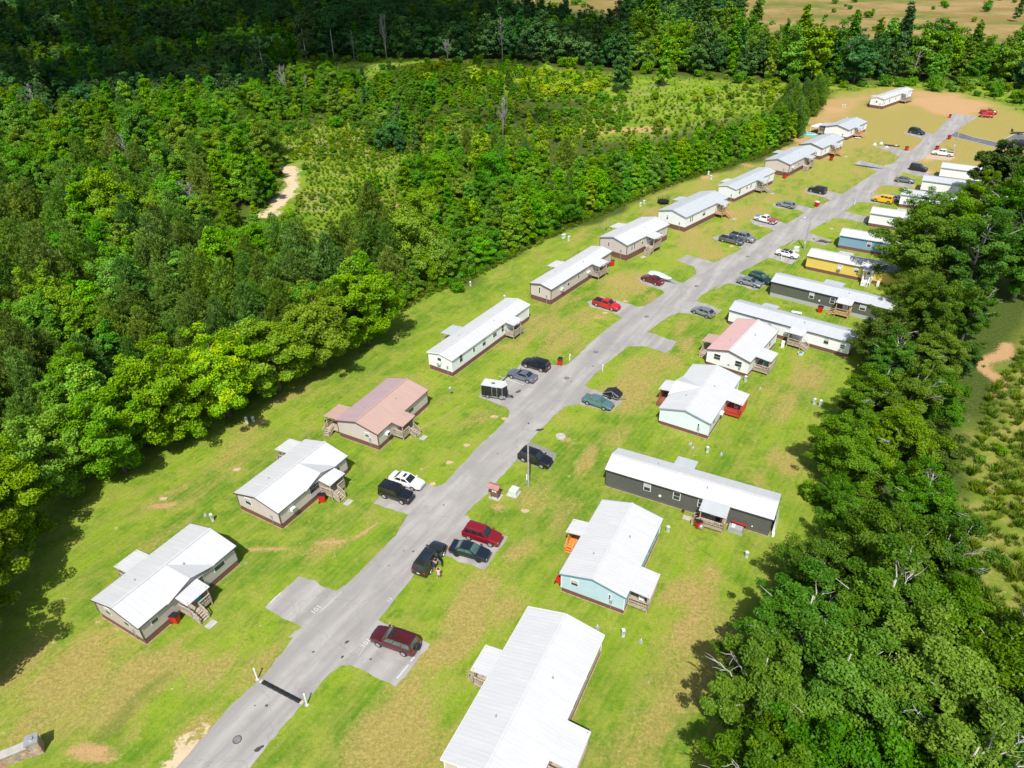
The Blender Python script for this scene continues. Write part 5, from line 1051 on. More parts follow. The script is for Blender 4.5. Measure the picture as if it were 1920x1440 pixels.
for i in (0,):
    for px, py, lb in ((845, 742, 'satellite dish on a short pole between the brown-roofed home and the box trailer'), (1146, 897, 'satellite dish at the left end of the charcoal home')):
        t = empty('satellite_dish', (*G(px, py), 0), .3); tag(t, lb, 'satellite dish', 'satellite dishes')
        MB().cyl((0, 0, 0), (0, 0, 1.25), .03, n=8).build('pole', M['steel'], t); MB().ball((0, -.12, 1.4), .33, .1, .33, 14, 8).build('dish', M['steel'], t); MB().beam((0, -.12, 1.2), (0, -.5, 1.35), .03).build('arm', M['steel'], t)

# things by the charcoal home
hq = HOMES['Q'].matrix_basis
def atH(key, x, y, z=0): return HOMES[key].matrix_basis @ Vector((x, y, z))
def yard(name, label, cat, key, x, y, rz=0, group=None):
    p = atH(key, x, y); t = empty(name, p, HOMES[key].rotation_euler.z + rz); tag(t, label, cat, group); return t
t = yard('patio_grill', 'grey covered grill with red lid rail beside the porch of the charcoal home', 'grill', 'Q', 16.9, -.9)
MB().box(-.9, .9, -.45, .45, 0, .75, top=.9).build('cover', M['tarp'], t); MB().beam((-.6, .5, 1.0), (1.2, .5, .95), .12).build('red_board', M['red_pl'], t)
MB().box(-.5, -.1, -.2, .2, .75, .95).build('side_box', M['white_pl'], t)
t = yard('propane_tank', 'grey round tank leaning at the porch foot of the charcoal home', 'tank', 'Q', 13.1, -2.3); MB().ball((0, 0, .35), .3, .3, .35, 12, 8).build('tank', M['steel'], t); MB().cyl((0, 0, .68), (0, 0, .8), .08).build('valve', M['steel'], t)
t = yard('leaning_panel', 'white panel leaning against the far end of the charcoal home', 'panel', 'Q', 20.85, 2.0)
MB().add([(0, -1.4, .0), (.35, -1.4, 0), (.1, -1.4, 2.6), (0, 1.2, 0), (.35, 1.2, 0), (.1, 1.2, 2.6)], [(0, 1, 2), (5, 4, 3), (1, 4, 5, 2), (0, 2, 5, 3)]).build('sheet', M['white_pl'], t); MB().box(.1, .4, -1.9, -1.6, 0, .5).build('jug', M['white_pl'], t)
t = yard('flower_pot', 'small red flower pot at the wall left of the charcoal home porch', 'pot', 'Q', 10.4, -.5); MB().cyl((0, 0, 0), (0, 0, .3), .12, .18, n=12).build('pot', M['red_pl'], t); MB().ball((0, 0, .38), .2, .2, .15, 8, 5, jit=.4).build('plant', M['rubber'], t)
t = yard('stepping_slab', 'concrete slab by the charcoal home porch steps', 'slab', 'Q', 11.1, -1.2); MB().box(-.5, .5, -.35, .35, 0, .07).build('slab', M['conc'], t)
for key, x, y, lb in [('A', 5.0, -3.9, 'porch steps of the greige home nearest the gate'), ('B', 7.6, -3.9, 'porch steps of the beige cross-gabled home'), ('C', 5.2, -3.9, 'porch steps of the brown-roofed home'), ('F', 4.2, -1.6, 'stair foot of the tall-skirted beige home'), ('G', 15.4, -4.3, 'stair foot of the large white home'), ('H', 12.6, -4.1, 'stair foot of the narrow white home'), ('J', 8.2, -4.4, 'stair foot of the middle stepped home')]:
    t = yard('landing_slab', 'pale concrete landing slab at the ' + lb, 'slab', key, x, y, group='landing slabs'); MB().box(-.55, .55, -.4, .4, 0, .06).build('slab', M['conc'], t)
# porch furniture
def chair(key, x, y, z, mat, lb, rz=0):
    p = atH(key, x, y, z); t = empty('patio_chair', p, HOMES[key].rotation_euler.z + rz); tag(t, lb, 'chair', 'chairs on the porches')
    MB().box(-.27, .27, -.25, .25, .38, .43).build('seat', M[mat], t); MB().box(-.27, .27, .22, .27, .43, .95).build('backrest', M[mat], t)
    for a_ in (-.24, .24):
        for b_ in (-.22, .24): MB().box(a_ - .02, a_ + .02, b_ - .02, b_ + .02, 0, .38).build('leg', M[mat], t)
chair('W', 5.0, -1.4, .56, 'black_pl', 'dark chair on the porch of the largest home, left one'); chair('W', 6.3, -1.2, .56, 'tarp', 'grey chair on the porch of the largest home, right one', 1)
chair('V', 2.0, -1.3, .63, 'white_pl', 'white chair on the porch of the pale blue home'); chair('V', 3.2, -1.6, .63, 'red_pl', 'red chair on the porch of the pale blue home', 2)
chair('U', 8.3, -1.4, .61, 'blind', 'pale chair on the bright red porch'); chair('T', 3.2, -1.5, .61, 'white_pl', 'white chair on the porch of the red-roofed home'); chair('T', 4.4, -1.2, .61, 'aqua', 'blue chair on the porch of the red-roofed home', 1)
chair('A', 6.3, -1.1, .63, 'aqua', 'teal chair on the porch of the greige home nearest the gate'); chair('Q', 14.7, -1.2, .56, 'black_pl', 'black chair on the porch of the charcoal home')
for lb, px, py, c in (('white table lying on the grass behind the roof of the long white home', 1493, 589, 'white_pl'), ('white table lying on grass by the shed porch of the middle home', 1608, 260.5, 'white_pl')):
    x, y = G(px, py); t = empty('folding_table', (x, y, 0), -.5); tag(t, lb, 'table', 'folding tables on the grass'); MB().box(-.9, .9, -.38, .38, .35, .4).build('table_top', M[c], t)
    for s in (-.75, .75): MB().beam((s, -.3, .35), (s, .3, 0), .04).beam((s, .3, .35), (s, -.3, 0), .04).build('leg', M['steel'], t)
t = yard('blue_white_tub', 'white tub with blue contents on bare soil at the steps of the long white home', 'tub', 'S', 14.2, -3.3); MB().cyl((0, 0, 0), (0, 0, .35), .38, .45, n=16).build('tub', M['white_pl'], t); MB().ball((0, 0, .35), .35, .35, .12, 10, 6, jit=.3).build('contents', CP['blue'], t)
t = yard('white_cabinet', 'white cabinet standing beside the steps of the long white home', 'cabinet', 'S', 10.9, -2.6); MB().box(-.25, .25, -.2, .2, 0, 1.2).build('cabinet', M['white_pl'], t); MB().box(-.2, .2, -.215, -.2, .1, 1.1).build('door', M['trim_white'], t)
t = yard('white_cabinet', 'white cabinet right of the steps of the yellow home', 'cabinet', 'Y', 14.3, -1.0); MB().box(-.25, .25, -.2, .2, 0, 1.2).build('cabinet', M['white_pl'], t)
t = yard('child_trike', 'red and black toy at the near corner of the pale blue home', 'toy', 'V', 1.0, 7.9); MB().box(-.35, .35, -.3, .3, .25, .95, top=.8).build('body', M['red_pl'], t)
for q in (-.3, .3): MB().cyl((-.3, q, .22), (-.3, q + .08, .22), .22).build('wheel', M['rubber'], t)
MB().beam((.2, 0, .9), (.3, 0, 1.2), .05).box(.2, .3, -.25, .25, 1.15, 1.2).build('handle', M['black_pl'], t)
# play frame, trampoline, pool, canopy, umbrella
p = G(1129, 436); q = G(1139, 431); t = empty('swing_frame', (*p, 0), radians(45)); tag(t, 'thin metal swing frame behind the tall-skirted beige home', 'swing frame')
mb = MB()
for x in (0, 3.0):
    for s in (-.7, .7): mb.beam((x, s, 0), (x, 0, 2.3), .06)
mb.beam((0, 0, 2.3), (3, 0, 2.3), .06).build('frame', M['steel'], t); MB().beam((1.5, 0, 2.3), (1.5, 0, .6), .03).box(1.3, 1.7, -.12, .12, .55, .6).build('swing', M['black_pl'], t)
t = empty('trampoline', (*G(1243.5, 381.5), 0), 0); tag(t, 'dark netted trampoline behind the large white home', 'trampoline')
MB().cyl((0, 0, .7), (0, 0, .76), 1.5, n=20).build('mat', M['black_pl'], t); mb = MB()
for k_ in range(8):
    a_ = 2 * pi * k_ / 8; mb.beam((1.5 * cos(a_), 1.5 * sin(a_), 0), (1.5 * cos(a_), 1.5 * sin(a_), 1.7), .05)
    b_ = a_ + pi / 4
    for zz in (1.0, 1.35, 1.68): mb.beam((1.5 * cos(a_), 1.5 * sin(a_), zz), (1.5 * cos(b_), 1.5 * sin(b_), zz), .03)
mb.build('frame', M['black_pl'], t)
t = empty('paddling_pool', (*G(1513, 253), 0), radians(-35)); tag(t, 'long aqua inflatable pool on bare clay', 'pool')
for nm, z0, z1, k_, mt_ in (('rim', 0, .5, 1.0, 'aqua'), ('rim', .5, .6, .9, 'white_pl')):
    rg = [(3.3 * k_ * cos(2 * pi * i / 24), 1.5 * k_ * sin(2 * pi * i / 24)) for i in range(24)]; MB().prism(rg, z0, z1).build(nm, M[mt_], t)
MB().prism([(2.6 * cos(2 * pi * i / 24), 1.05 * sin(2 * pi * i / 24)) for i in range(24)], .61, .62).build('water', paint('pool water', (.08, .5, .55), .05), t)
t = empty('canopy_tent', (*G(1537, 249), 0), radians(40)); tag(t, 'white canopy tent over dark patio things', 'canopy')
mb = MB(); mb.add([(-2.4, -2.4, 2.3), (2.4, -2.4, 2.3), (2.4, 2.4, 2.3), (-2.4, 2.4, 2.3), (0, 0, 3.1)], [(0, 1, 4), (1, 2, 4), (2, 3, 4), (3, 0, 4)]); mb.add([(-2.4, -2.4, 2.3), (2.4, -2.4, 2.3), (2.4, 2.4, 2.3), (-2.4, 2.4, 2.3), (-2.4, -2.4, 2.05), (2.4, -2.4, 2.05), (2.4, 2.4, 2.05), (-2.4, 2.4, 2.05)], [(0, 4, 5, 1), (1, 5, 6, 2), (2, 6, 7, 3), (3, 7, 4, 0)]).build('top', M['white_pl'], t)
for x in (-2.3, 2.3):
    for y in (-2.3, 2.3): MB().box(x - .05, x + .05, y - .05, y + .05, 0, 2.3).build('leg', M['white_pl'], t)
t = empty('patio_table', (*G(1537, 247), 0), radians(40)); tag(t, 'dark table under the white canopy', 'table'); MB().box(-1, 1, -.6, .6, .7, .78).build('table_top', M['black_pl'], t)
for x in (-.9, .9):
    for y in (-.5, .5): MB().box(x - .04, x + .04, y - .04, y + .04, 0, .7).build('leg', M['black_pl'], t)
t = empty('patio_umbrella', (*G(1487, 240), 0), 0); tag(t, 'teal and white umbrella at the wood edge', 'umbrella'); MB().cyl((0, 0, 0), (0, 0, 2.3), .04).build('pole', M['white_pl'], t)
mb = MB()
for k_ in range(8):
    a_, b_ = 2 * pi * k_ / 8, 2 * pi * (k_ + 1) / 8; mb.add([(0, 0, 2.6), (1.5 * cos(a_), 1.5 * sin(a_), 2.0), (1.5 * cos(b_), 1.5 * sin(b_), 2.0)], [(0, 1, 2)], k_ % 2)
mb.build('canopy', [M['aqua'], M['white_pl']], t)
t = empty('patio_bench', (*G(1505, 236), 0), -.4); tag(t, 'dark bench on the clay between umbrella and canopy', 'bench'); MB().box(-1.1, 1.1, -.3, .3, .4, .48).build('seat', M['black_pl'], t)
for x in (-.9, .9): MB().box(x - .05, x + .05, -.25, .25, 0, .4).build('leg', M['black_pl'], t)
t = empty('rowing_kayak', (*G(1672, 274), .02), radians(-28)); tag(t, 'black and white kayak lying on the driveway apron', 'kayak')
MB().loft([[(x, -w, .1), (x, -w, .3), (x, 0, .38), (x, w, .3), (x, w, .1), (x, 0, .02)] for x, w in ((-2.2, .05), (-1.4, .3), (0, .4), (1.4, .3), (2.2, .05))]).build('hull', M['black_pl'], t); MB().box(.9, 1.6, -.24, .24, .3, .42).build('hatch', M['white_pl'], t)
for px, py, lb in ((1640, 272, 'left'), (1652, 270, 'middle'), (1662, 277, 'right')):
    x, y = G(px, py); o = MB().box(-.5, .5, -.3, .3, 0, .35, top=.7).box(-.2, .4, -.1, .5, .3, .6, top=.6).build('yard_clutter', M['white_pl']); o.location = (x, y, 0); o.rotation_euler = (0, 0, px); tag(o, f'{lb} white bundle of junk beside the kayak driveway', 'junk')

# ------------------------------------------------------------------ people
def person(px, py, label, joints, rad, edges, rz, clothes, hair):
    me = bpy.data.meshes.new('p'); me.from_pydata(joints, edges, []); ob = bpy.data.objects.new('p', me); COL.objects.link(ob)
    md = ob.modifiers.new('s', 'SKIN'); ob.modifiers.new('u', 'SUBSURF').levels = 1
    for i, r in enumerate(rad): me.skin_vertices[0].data[i].radius = (r, r)
    me.skin_vertices[0].data[0].use_root = True
    dg = bpy.context.evaluated_depsgraph_get(); bm_ = bpy.data.meshes.new_from_object(ob.evaluated_get(dg)); bpy.data.objects.remove(ob)
    for p in bm_.polygons: p.use_smooth = True
    bm_.materials.clear(); bm_.materials.append(M['skin']); t = empty('person', (*G(px, py), 0), rz); tag(t, label, 'person')
    b = bpy.data.objects.new('body', bm_); COL.objects.link(b); b.parent = t
    for nm, mt_, rings in clothes:
        MB().loft([[(cx + rx * cos(2 * pi * k / 14), cy + ry * sin(2 * pi * k / 14), z) for k in range(14)] for cx, cy, z, rx, ry in rings], caps=True).build(nm, M[mt_], t)
    MB().ball(*hair).build('hair', M['hair'], t)
    for s in (-.035, .035): MB().ball((s, joints[4][1] - .105, joints[4][2] + .01), .014, .012, .014, 6, 4).build('eye', M['paper'], t)
J = [(0, 0, .92), (0, 0, 1.12), (0, 0, 1.34), (0, 0, 1.44), (0, -.01, 1.56), (-.09, 0, .88), (-.1, -.02, .48), (-.1, .01, .07), (-.1, -.14, .03), (.09, 0, .88), (.11, .02, .48), (.12, .03, .07), (.12, -.12, .03),
     (-.17, 0, 1.36), (-.25, -.04, 1.12), (-.2, -.24, 1.25), (-.17, -.3, 1.32), (.17, 0, 1.36), (.27, -.06, 1.14), (.2, -.2, 1.36), (.16, -.26, 1.44)]
E_ = [(0, 1), (1, 2), (2, 3), (3, 4), (0, 5), (5, 6), (6, 7), (7, 8), (0, 9), (9, 10), (10, 11), (11, 12), (2, 13), (13, 14), (14, 15), (15, 16), (2, 17), (17, 18), (18, 19), (19, 20)]
R_ = [.13, .11, .12, .055, .1, .09, .06, .04, .035, .09, .06, .04, .035, .055, .042, .032, .035, .055, .042, .032, .035]
for hj, sx in ((16, -1), (20, 1)):
    hx, hy, hz = J[hj]
    for k_ in range(5):
        b0 = len(J); J.append((hx + (k_ - 2) * .018, hy - .06, hz + .02)); J.append((hx + (k_ - 2) * .024 + (sx * -.03 if k_ == (0 if sx > 0 else 4) else 0), hy - (.10, .12, .13, .12, .09)[k_], hz + .045))
        R_ += [.009, .007]; E_ += [(hj, b0), (b0, b0 + 1)]
person(823.5, 1085, 'person in a pink dress standing on grass by the open car door', J, R_, E_, radians(185), [('dress', 'pink', [(0, 0, .62, .23, .2), (0, 0, .9, .19, .16), (0, 0, 1.1, .15, .13), (0, 0, 1.3, .18, .135), (0, 0, 1.41, .1, .09)])], ((0, .025, 1.6), .115, .125, .13, 12, 8))
J2 = [(x, y - (.35 * max(0, z - .9)), z - .12 * max(0, z - .9)) for x, y, z in J]
person(814.5, 1069.5, 'person in navy shorts leaning into the open rear door', J2, R_, E_, radians(150), [('shorts', 'navy', [(0, 0, .66, .2, .14), (0, 0, .95, .17, .14)]), ('top', 'navy', [(0, 0, .95, .165, .14), (0, -.07, 1.12, .15, .13), (0, -.14, 1.27, .17, .13), (0, -.17, 1.35, .1, .09)])], ((0, -.21, 1.51), .11, .12, .125, 12, 8))
# ------------------------------------------------------------------ foliage
def leafmat(name, dark, light, tip=None, trans=0.2):
    mt = bpy.data.materials.new(name); mt.use_nodes = True; nt = mt.node_tree; nt.nodes.clear()
    out = N(nt, 'OutputMaterial'); at = N(nt, 'Attribute', attribute_name='tone'); oi = N(nt, 'ObjectInfo')
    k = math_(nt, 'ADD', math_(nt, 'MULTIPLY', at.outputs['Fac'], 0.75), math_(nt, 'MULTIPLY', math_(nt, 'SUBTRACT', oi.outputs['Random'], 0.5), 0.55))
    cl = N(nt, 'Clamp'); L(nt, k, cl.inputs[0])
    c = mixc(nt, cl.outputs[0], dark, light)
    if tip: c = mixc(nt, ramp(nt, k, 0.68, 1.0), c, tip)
    hs = N(nt, 'HueSaturation'); L(nt, c, hs.inputs['Color']); L(nt, math_(nt, 'ADD', 0.80, math_(nt, 'MULTIPLY', math_(nt, 'FRACT', math_(nt, 'MULTIPLY', oi.outputs['Random'], 13.7)), 0.36)), hs.inputs['Value']); L(nt, math_(nt, 'ADD', 0.96, math_(nt, 'MULTIPLY', math_(nt, 'FRACT', math_(nt, 'MULTIPLY', oi.outputs['Random'], 23.1)), 0.12)), hs.inputs['Saturation'])
    L(nt, math_(nt, 'ADD', 0.477, math_(nt, 'MULTIPLY', math_(nt, 'FRACT', math_(nt, 'MULTIPLY', oi.outputs['Random'], 7.31)), 0.05)), hs.inputs['Hue'])
    d = N(nt, 'BsdfDiffuse'); L(nt, hs.outputs[0], d.inputs[0])
    tr = N(nt, 'BsdfTranslucent'); L(nt, mixc(nt, 0.5, hs.outputs[0], (0.12, 0.2, 0.01)), tr.inputs[0])
    g = N(nt, 'BsdfGlossy'); g.inputs['Roughness'].default_value = 0.5; g.inputs[0].default_value = (.5, .5, .5, 1)
    m1 = N(nt, 'MixShader'); m1.inputs[0].default_value = trans; L(nt, d.outputs[0], m1.inputs[1]); L(nt, tr.outputs[0], m1.inputs[2])
    m2 = N(nt, 'MixShader'); m2.inputs[0].default_value = 0.025; L(nt, m1.outputs[0], m2.inputs[1]); L(nt, g.outputs[0], m2.inputs[2])
    L(nt, m2.outputs[0], out.inputs[0]); return mt
M['lf_row'] = leafmat('yellow green leaves', (0.12, 0.25, 0.006), (0.28, 0.43, 0.010), (0.50, 0.54, 0.014))
M['lf_oak'] = leafmat('mid green leaves', (0.085, 0.215, 0.012), (0.21, 0.41, 0.018))
M['lf_right'] = leafmat('deep green leaves', (0.052, 0.135, 0.007), (0.16, 0.295, 0.014))
M['lf_pine'] = leafmat('pine needles', (0.07, 0.155, 0.016), (0.20, 0.32, 0.036), trans=.15)
M['lf_young'] = leafmat('fresh green leaves', (0.11, 0.30, 0.008), (0.26, 0.49, 0.012), (0.46, 0.56, 0.012))
M['lf_dark'] = leafmat('dark blue green leaves', (0.05, 0.14, 0.035), (0.12, 0.25, 0.055))
M['lf_bush'] = leafmat('bush leaves', (0.08, 0.19, 0.008), (0.22, 0.34, 0.012), (0.42, 0.42, 0.02))
M['lf_yel'] = leafmat('sunny yellow leaves', (0.20, 0.37, 0.01), (0.46, 0.56, 0.02))
M['lf_bigpine'] = leafmat('dark long needles', (0.035, 0.085, 0.010), (0.10, 0.18, 0.02), trans=.12)
M['lf_grass'] = leafmat('tall grass', (0.09, 0.18, 0.01), (0.25, 0.33, 0.03), trans=.35)

def unit(v): return v / (np.linalg.norm(v, axis=1, keepdims=True) + 1e-9)
def leaves(name, C, Nn, size, asp, tone, mat, along=None, sj=0.35):
    """cloud of leaf faces. C centres, Nn normals (or along: blade directions)"""
    n = len(C); r = rng.normal(size=(n, 3))
    if along is None:
        t = unit(np.cross(Nn, r)); b = np.cross(Nn, t)
    else:
        t = unit(along); b = unit(np.cross(t, r)); Nn = np.cross(t, b)
    s = (size * (1 + sj * (rng.random(n) * 2 - 1)))[:, None]; a = s * t * .5; w = s * b * .5 * asp
    off = Nn * s * .13
    V = np.stack([C - a, C - w * .9 + off, C + a, C + w * .9 + off], 1).reshape(-1, 3)
    Q = np.arange(n * 4).reshape(n, 4)
    return V, Q, np.repeat(tone, 4)
def puff_crown(puffs, per, size, mat, name, asp=.75, mode='leaf', flat=.62, up=.6):
    """puffs: rows x,y,z,r"""
    P = np.asarray(puffs); n = len(P); cnt = np.maximum(20, (per * (P[:, 3] / P[:, 3].mean()) ** 2).astype(int))
    idx = np.repeat(np.arange(n), cnt); d = unit(rng.normal(size=(len(idx), 3)) + np.array([0, 0, .35]))
    rad = P[idx, 3] * (.62 + .45 * rng.random(len(idx)) ** .7)
    C = P[idx, :3] + d * rad[:, None] * np.array([1, 1, flat])
    pt = rng.random(n) * .65
    tone = np.clip(pt[idx] + .35 * rng.random(len(idx)) + .12 * (d[:, 2] > .4), 0, 1)  # upward leaves get a lighter colour, painting in light from above
    if mode == 'leaf':
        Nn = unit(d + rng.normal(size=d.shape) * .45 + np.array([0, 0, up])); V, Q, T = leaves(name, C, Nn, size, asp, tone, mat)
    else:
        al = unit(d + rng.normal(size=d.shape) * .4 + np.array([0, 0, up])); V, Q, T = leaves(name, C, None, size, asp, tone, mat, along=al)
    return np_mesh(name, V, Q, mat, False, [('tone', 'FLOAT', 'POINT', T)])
def tubes(name, paths, mat, n=7):
    mb = MB()
    for pts, r0, r1 in paths:
        k = len(pts); rings = []
        for i, p in enumerate(pts):
            p = Vector(p); d = (Vector(pts[min(i + 1, k - 1)]) - Vector(pts[max(i - 1, 0)])).normalized(); u = d.cross(Vector((.3, .9, .1))).normalized(); w = d.cross(u); r = r0 + (r1 - r0) * i / (k - 1)
            rings.append([tuple(p + (u * cos(2 * pi * j / n) + w * sin(2 * pi * j / n)) * r) for j in range(n)])
        mb.loft(rings, 0)
    return mb.mesh(name, mat)
def limb(a, b, sag=.1, k=4, rr=random):
    a, b = Vector(a), Vector(b); L_ = (b - a).length
    return [tuple(a.lerp(b, i / k) + Vector((rr.uniform(-1, 1), rr.uniform(-1, 1), rr.uniform(-.3, 1))) * L_ * .05 * (0 < i < k)) for i in range(k + 1)]

def cloud_crown(cl, per, size, mat, name, asp=.7, flat=.6, up=.75):
    """cl rows x,y,z,sigma,ox,oy,oz: loose sprays of leaves round points near the branch ends"""
    P = np.asarray(cl); n = len(P); cnt = np.maximum(12, (per * (P[:, 3] / P[:, 3].mean()) ** 1.6).astype(int)); idx = np.repeat(np.arange(n), cnt)
    g = rng.normal(size=(len(idx), 3)); ln = np.linalg.norm(g, axis=1, keepdims=True); g = g * np.minimum(1, 1.9 / ln)
    C = P[idx, :3] + g * P[idx, 3:4] * np.array([1, 1, flat])
    d = unit(P[idx, 4:7] + 1e-3)
    Nn = unit(d * .55 + rng.normal(size=C.shape) * .5 + np.array([0, 0, up]))
    pt = rng.random(n) * .6
    tone = np.clip(pt[idx] + .4 * rng.random(len(idx)) + .10 * g[:, 2], 0, 1)  # upper leaves of each spray coloured lighter, as if lit from above
    C[:, 2] = np.maximum(C[:, 2], .15)
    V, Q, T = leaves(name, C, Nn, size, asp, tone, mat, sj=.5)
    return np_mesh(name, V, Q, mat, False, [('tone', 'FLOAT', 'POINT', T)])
def make_broad(R, H, z0, nb, per, size, mat, name, barkm, seed, bare=0, prof=None, sig=(.055, .12), kk=(.62, 1.06), nc=7, cen=(0, 0)):
    rr = random.Random(seed); cl = []; zc = (H + z0) / 2; hz = (H - z0) / 2; ends = []
    ph = [rr.uniform(0, 6.28) for _ in range(4)]
    for i in range(nb):
        zd = 1 - 1.82 * (i + .5) / nb; a = i * 2.39996 + rr.uniform(-.5, .5)
        q = (max(0, 1 - zd * zd) ** .45 * (1 if zd > -.1 else .9)) if prof is None else (1 - (zd * .5 + .5)) ** prof
        k = rr.uniform(*kk) * (1 + .14 * sin(2 * a + ph[0]) + .1 * sin(3 * a + ph[1]))
        e = Vector((R * q * k * cos(a) + cen[0], R * q * k * sin(a) + cen[1], zc + hz * zd * (k if prof is None else 1)))
        st = Vector((0, 0, max(z0, min(H * .8, zc + hz * zd * .5 - .16 * H)))); ends.append((st, e, zd))
        for _ in range(nc):
            t = rr.uniform(.42, .99); p = st.lerp(e, t); L_ = R * (.12 if zd > -.2 else .085); sg = R * rr.uniform(*sig) * (1.15 - .35 * t)
            cl.append((p.x + rr.gauss(0, L_), p.y + rr.gauss(0, L_), p.z + rr.gauss(0, L_ * .6), sg, p.x, p.y, (p.z - zc)))
    cm = cloud_crown(cl, per, size, mat, name)
    paths = [([(0, 0, -.2), (rr.uniform(-.1, .1), rr.uniform(-.1, .1), H * .25), (rr.uniform(-.3, .3), rr.uniform(-.3, .3), zc), (0, 0, H * .85)], .05 * R + .06, .05)]
    for st, e, zd in rr.sample(ends, min(len(ends), 16)): paths.append((limb(st, e * .97, rr=rr), .016 * R + .02, .02))
    for _ in range(bare):
        a = rr.uniform(0, 2 * pi); e = rr.uniform(.3, 1.1); q = Vector((cos(a) * cos(e), sin(a) * cos(e), sin(e)))
        s_ = Vector((0, 0, zc - hz * .1)); t = s_ + Vector((q.x * R * .98, q.y * R * .98, q.z * (H - s_.z) * 1.06)); m_ = s_.lerp(t, .5)
        paths.append((limb(m_, t, rr=rr, k=6), .085, .02))
        for _ in range(5):
            st = m_.lerp(t, rr.uniform(.3, .9)); paths.append((limb(st, st + Vector((q.x + rr.uniform(-.9, .9), q.y + rr.uniform(-.9, .9), rr.uniform(.1, .8))) * 1.1, rr=rr, k=3), .035, .01))
    return cm, tubes(name + '_trunk', paths, M[barkm])
def make_pine(R, H, z0, tiers, per, size, name, seed, mat='lf_pine'):
    rr = random.Random(seed); puffs = []; paths = [([(0, 0, -.2), (0, 0, H * .5), (.1, 0, H * .97)], .22, .05)]
    for i in range(tiers):
        f = i / (tiers - 1); z = z0 + (H - z0) * f; ra = R * (1 - f) ** .55 * (.85 + .3 * rr.random()) + .15; nb = max(1, int(7 * (1 - f) + 2))
        for j in range(nb):
            a = j * 2 * pi / nb + i * 1.3 + rr.uniform(-.3, .3)
            for q in ((.95, .5, .2) if f < .75 else (.8,)): puffs.append((ra * q * cos(a), ra * q * sin(a), z + rr.uniform(-.3, .5) + .25 * q, rr.uniform(.5, .8) * (R / 3)))
            if f < .8: paths.append(([(0, 0, z - .3), (ra * .9 * cos(a), ra * .9 * sin(a), z + .3)], .05, .015))
    return puff_crown(puffs, per, size, M[mat], name, asp=.28, mode='blade', flat=.95, up=.75), tubes(name + '_trunk', paths, M['bark'], 6)
def make_cone(R, H, z0, per, size, mat, name, seed, n=34):
    rr = random.Random(seed); puffs = []
    for i in range(n):
        f = (i + .5) / n; z = z0 + (H - z0) * f * .97; ra = R * (1 - f) ** .7 * rr.uniform(.55, 1.0); a = i * 2.4 + rr.uniform(-.4, .4); puffs.append((ra * cos(a), ra * sin(a), z, R * (.30 + .26 * (1 - f)) * rr.uniform(.8, 1.15)))
    return puff_crown(puffs, per, size, M[mat], name, up=.3), tubes(name + '_trunk', [([(0, 0, -.2), (0, 0, H * .5), (0, 0, H * .92)], .14, .03)], M['bark'], 6)
def make_dead(H, name, seed, spread=.42, mat='bark_dead'):
    rr = random.Random(seed); paths = []
    for s in range(rr.choice((1, 2, 3))):
        tx, ty = rr.uniform(-1, 1), rr.uniform(-1, 1); tr = [(0, 0, -.2), (tx * .3, ty * .3, H * .35), (tx, ty, H * .7), (tx * 1.3, ty * 1.3, H)]
        paths.append((tr, .16, .03))
        for i in range(18):
            f = rr.uniform(.3, .97); st = Vector(tr[1]).lerp(Vector(tr[3]), (f - .3) / .7); a = rr.uniform(0, 2 * pi); l = H * spread * (1.15 - f) * rr.uniform(.6, 1.2)
            en = st + Vector((cos(a) * l * .7, sin(a) * l * .7, l * .75)); pp = limb(st, en, rr=rr, k=3); paths.append((pp, .055, .015))
            for _ in range(3):
                s2 = Vector(pp[rr.choice((1, 2, 3))]); paths.append(([tuple(s2), tuple(s2 + Vector((rr.uniform(-1, 1), rr.uniform(-1, 1), rr.uniform(.2, 1.2))) * l * .3)], .028, .01))
    return tubes(name, paths, M[mat], 4)
PR = {}
PR['row'] = [make_broad(6.8, 13.8, .6, (34, 28, 38)[i], 215, .29, M['lf_row'], 'row_crown', 'bark', 20 + i, sig=(.05, .115)) for i in range(3)]
PR['right'] = [make_broad((6.0, 5.2, 6.4)[i], (13.5, 14.5, 12.5)[i], .8, (34, 28, 40)[i], 230, .23, M['lf_right'], 'right_crown', 'bark_pale', 40 + i, bare=(1, 3, 0)[i], sig=(.045, .11)) for i in range(3)]
PR['oak'] = [make_broad((4.2, 3.4, 4.8, 3.8, 3.0)[i], (10.5, 12, 9.5, 10, 11)[i], .6, (26, 22, 30, 24, 20)[i], 130, .27, M['lf_oak'], 'oak_crown', 'bark', 60 + i, sig=(.07, .15), nc=6, prof=(None, .8, None, None, .6)[i]) for i in range(5)]
PR['young'] = [make_broad((2.5, 2.0, 2.8)[i], (8.8, 9.6, 7.8)[i], .3, 26, 100, .26, M['lf_young'], 'young_crown', 'bark', 80 + i, prof=.75, sig=(.09, .17), nc=5, kk=(.6, 1.1)) for i in range(3)]
PR['pine'] = [make_pine(3.2, 10.5, 1.2, 14, 80, .5, 'pine_crown', 100 + i) for i in range(3)]
PR['dark'] = [make_broad((4.2, 3.4, 4.8)[i], (12.5, 14, 11.5)[i], .6, (26, 20, 28)[i], 50, .48, M['lf_dark'], 'dark_crown', 'bark', 120 + i, sig=(.07, .15), nc=6, prof=(None, .7, None)[i]) for i in range(3)]
PR['far'] = [make_broad((4.2, 3.4, 4.8)[i], (12.5, 14, 11.5)[i], .6, (26, 20, 28)[i], 50, .48, M['lf_oak'], 'far_crown', 'bark', 130 + i, sig=(.07, .15), nc=6, prof=(None, .7, None)[i]) for i in range(3)]
PR['bush'] = [make_broad(1.4, 1.9, .05, 12, 40, .22, M['lf_bush'], 'bush_crown', 'bark', 140 + i, sig=(.12, .25), nc=4) for i in range(3)]
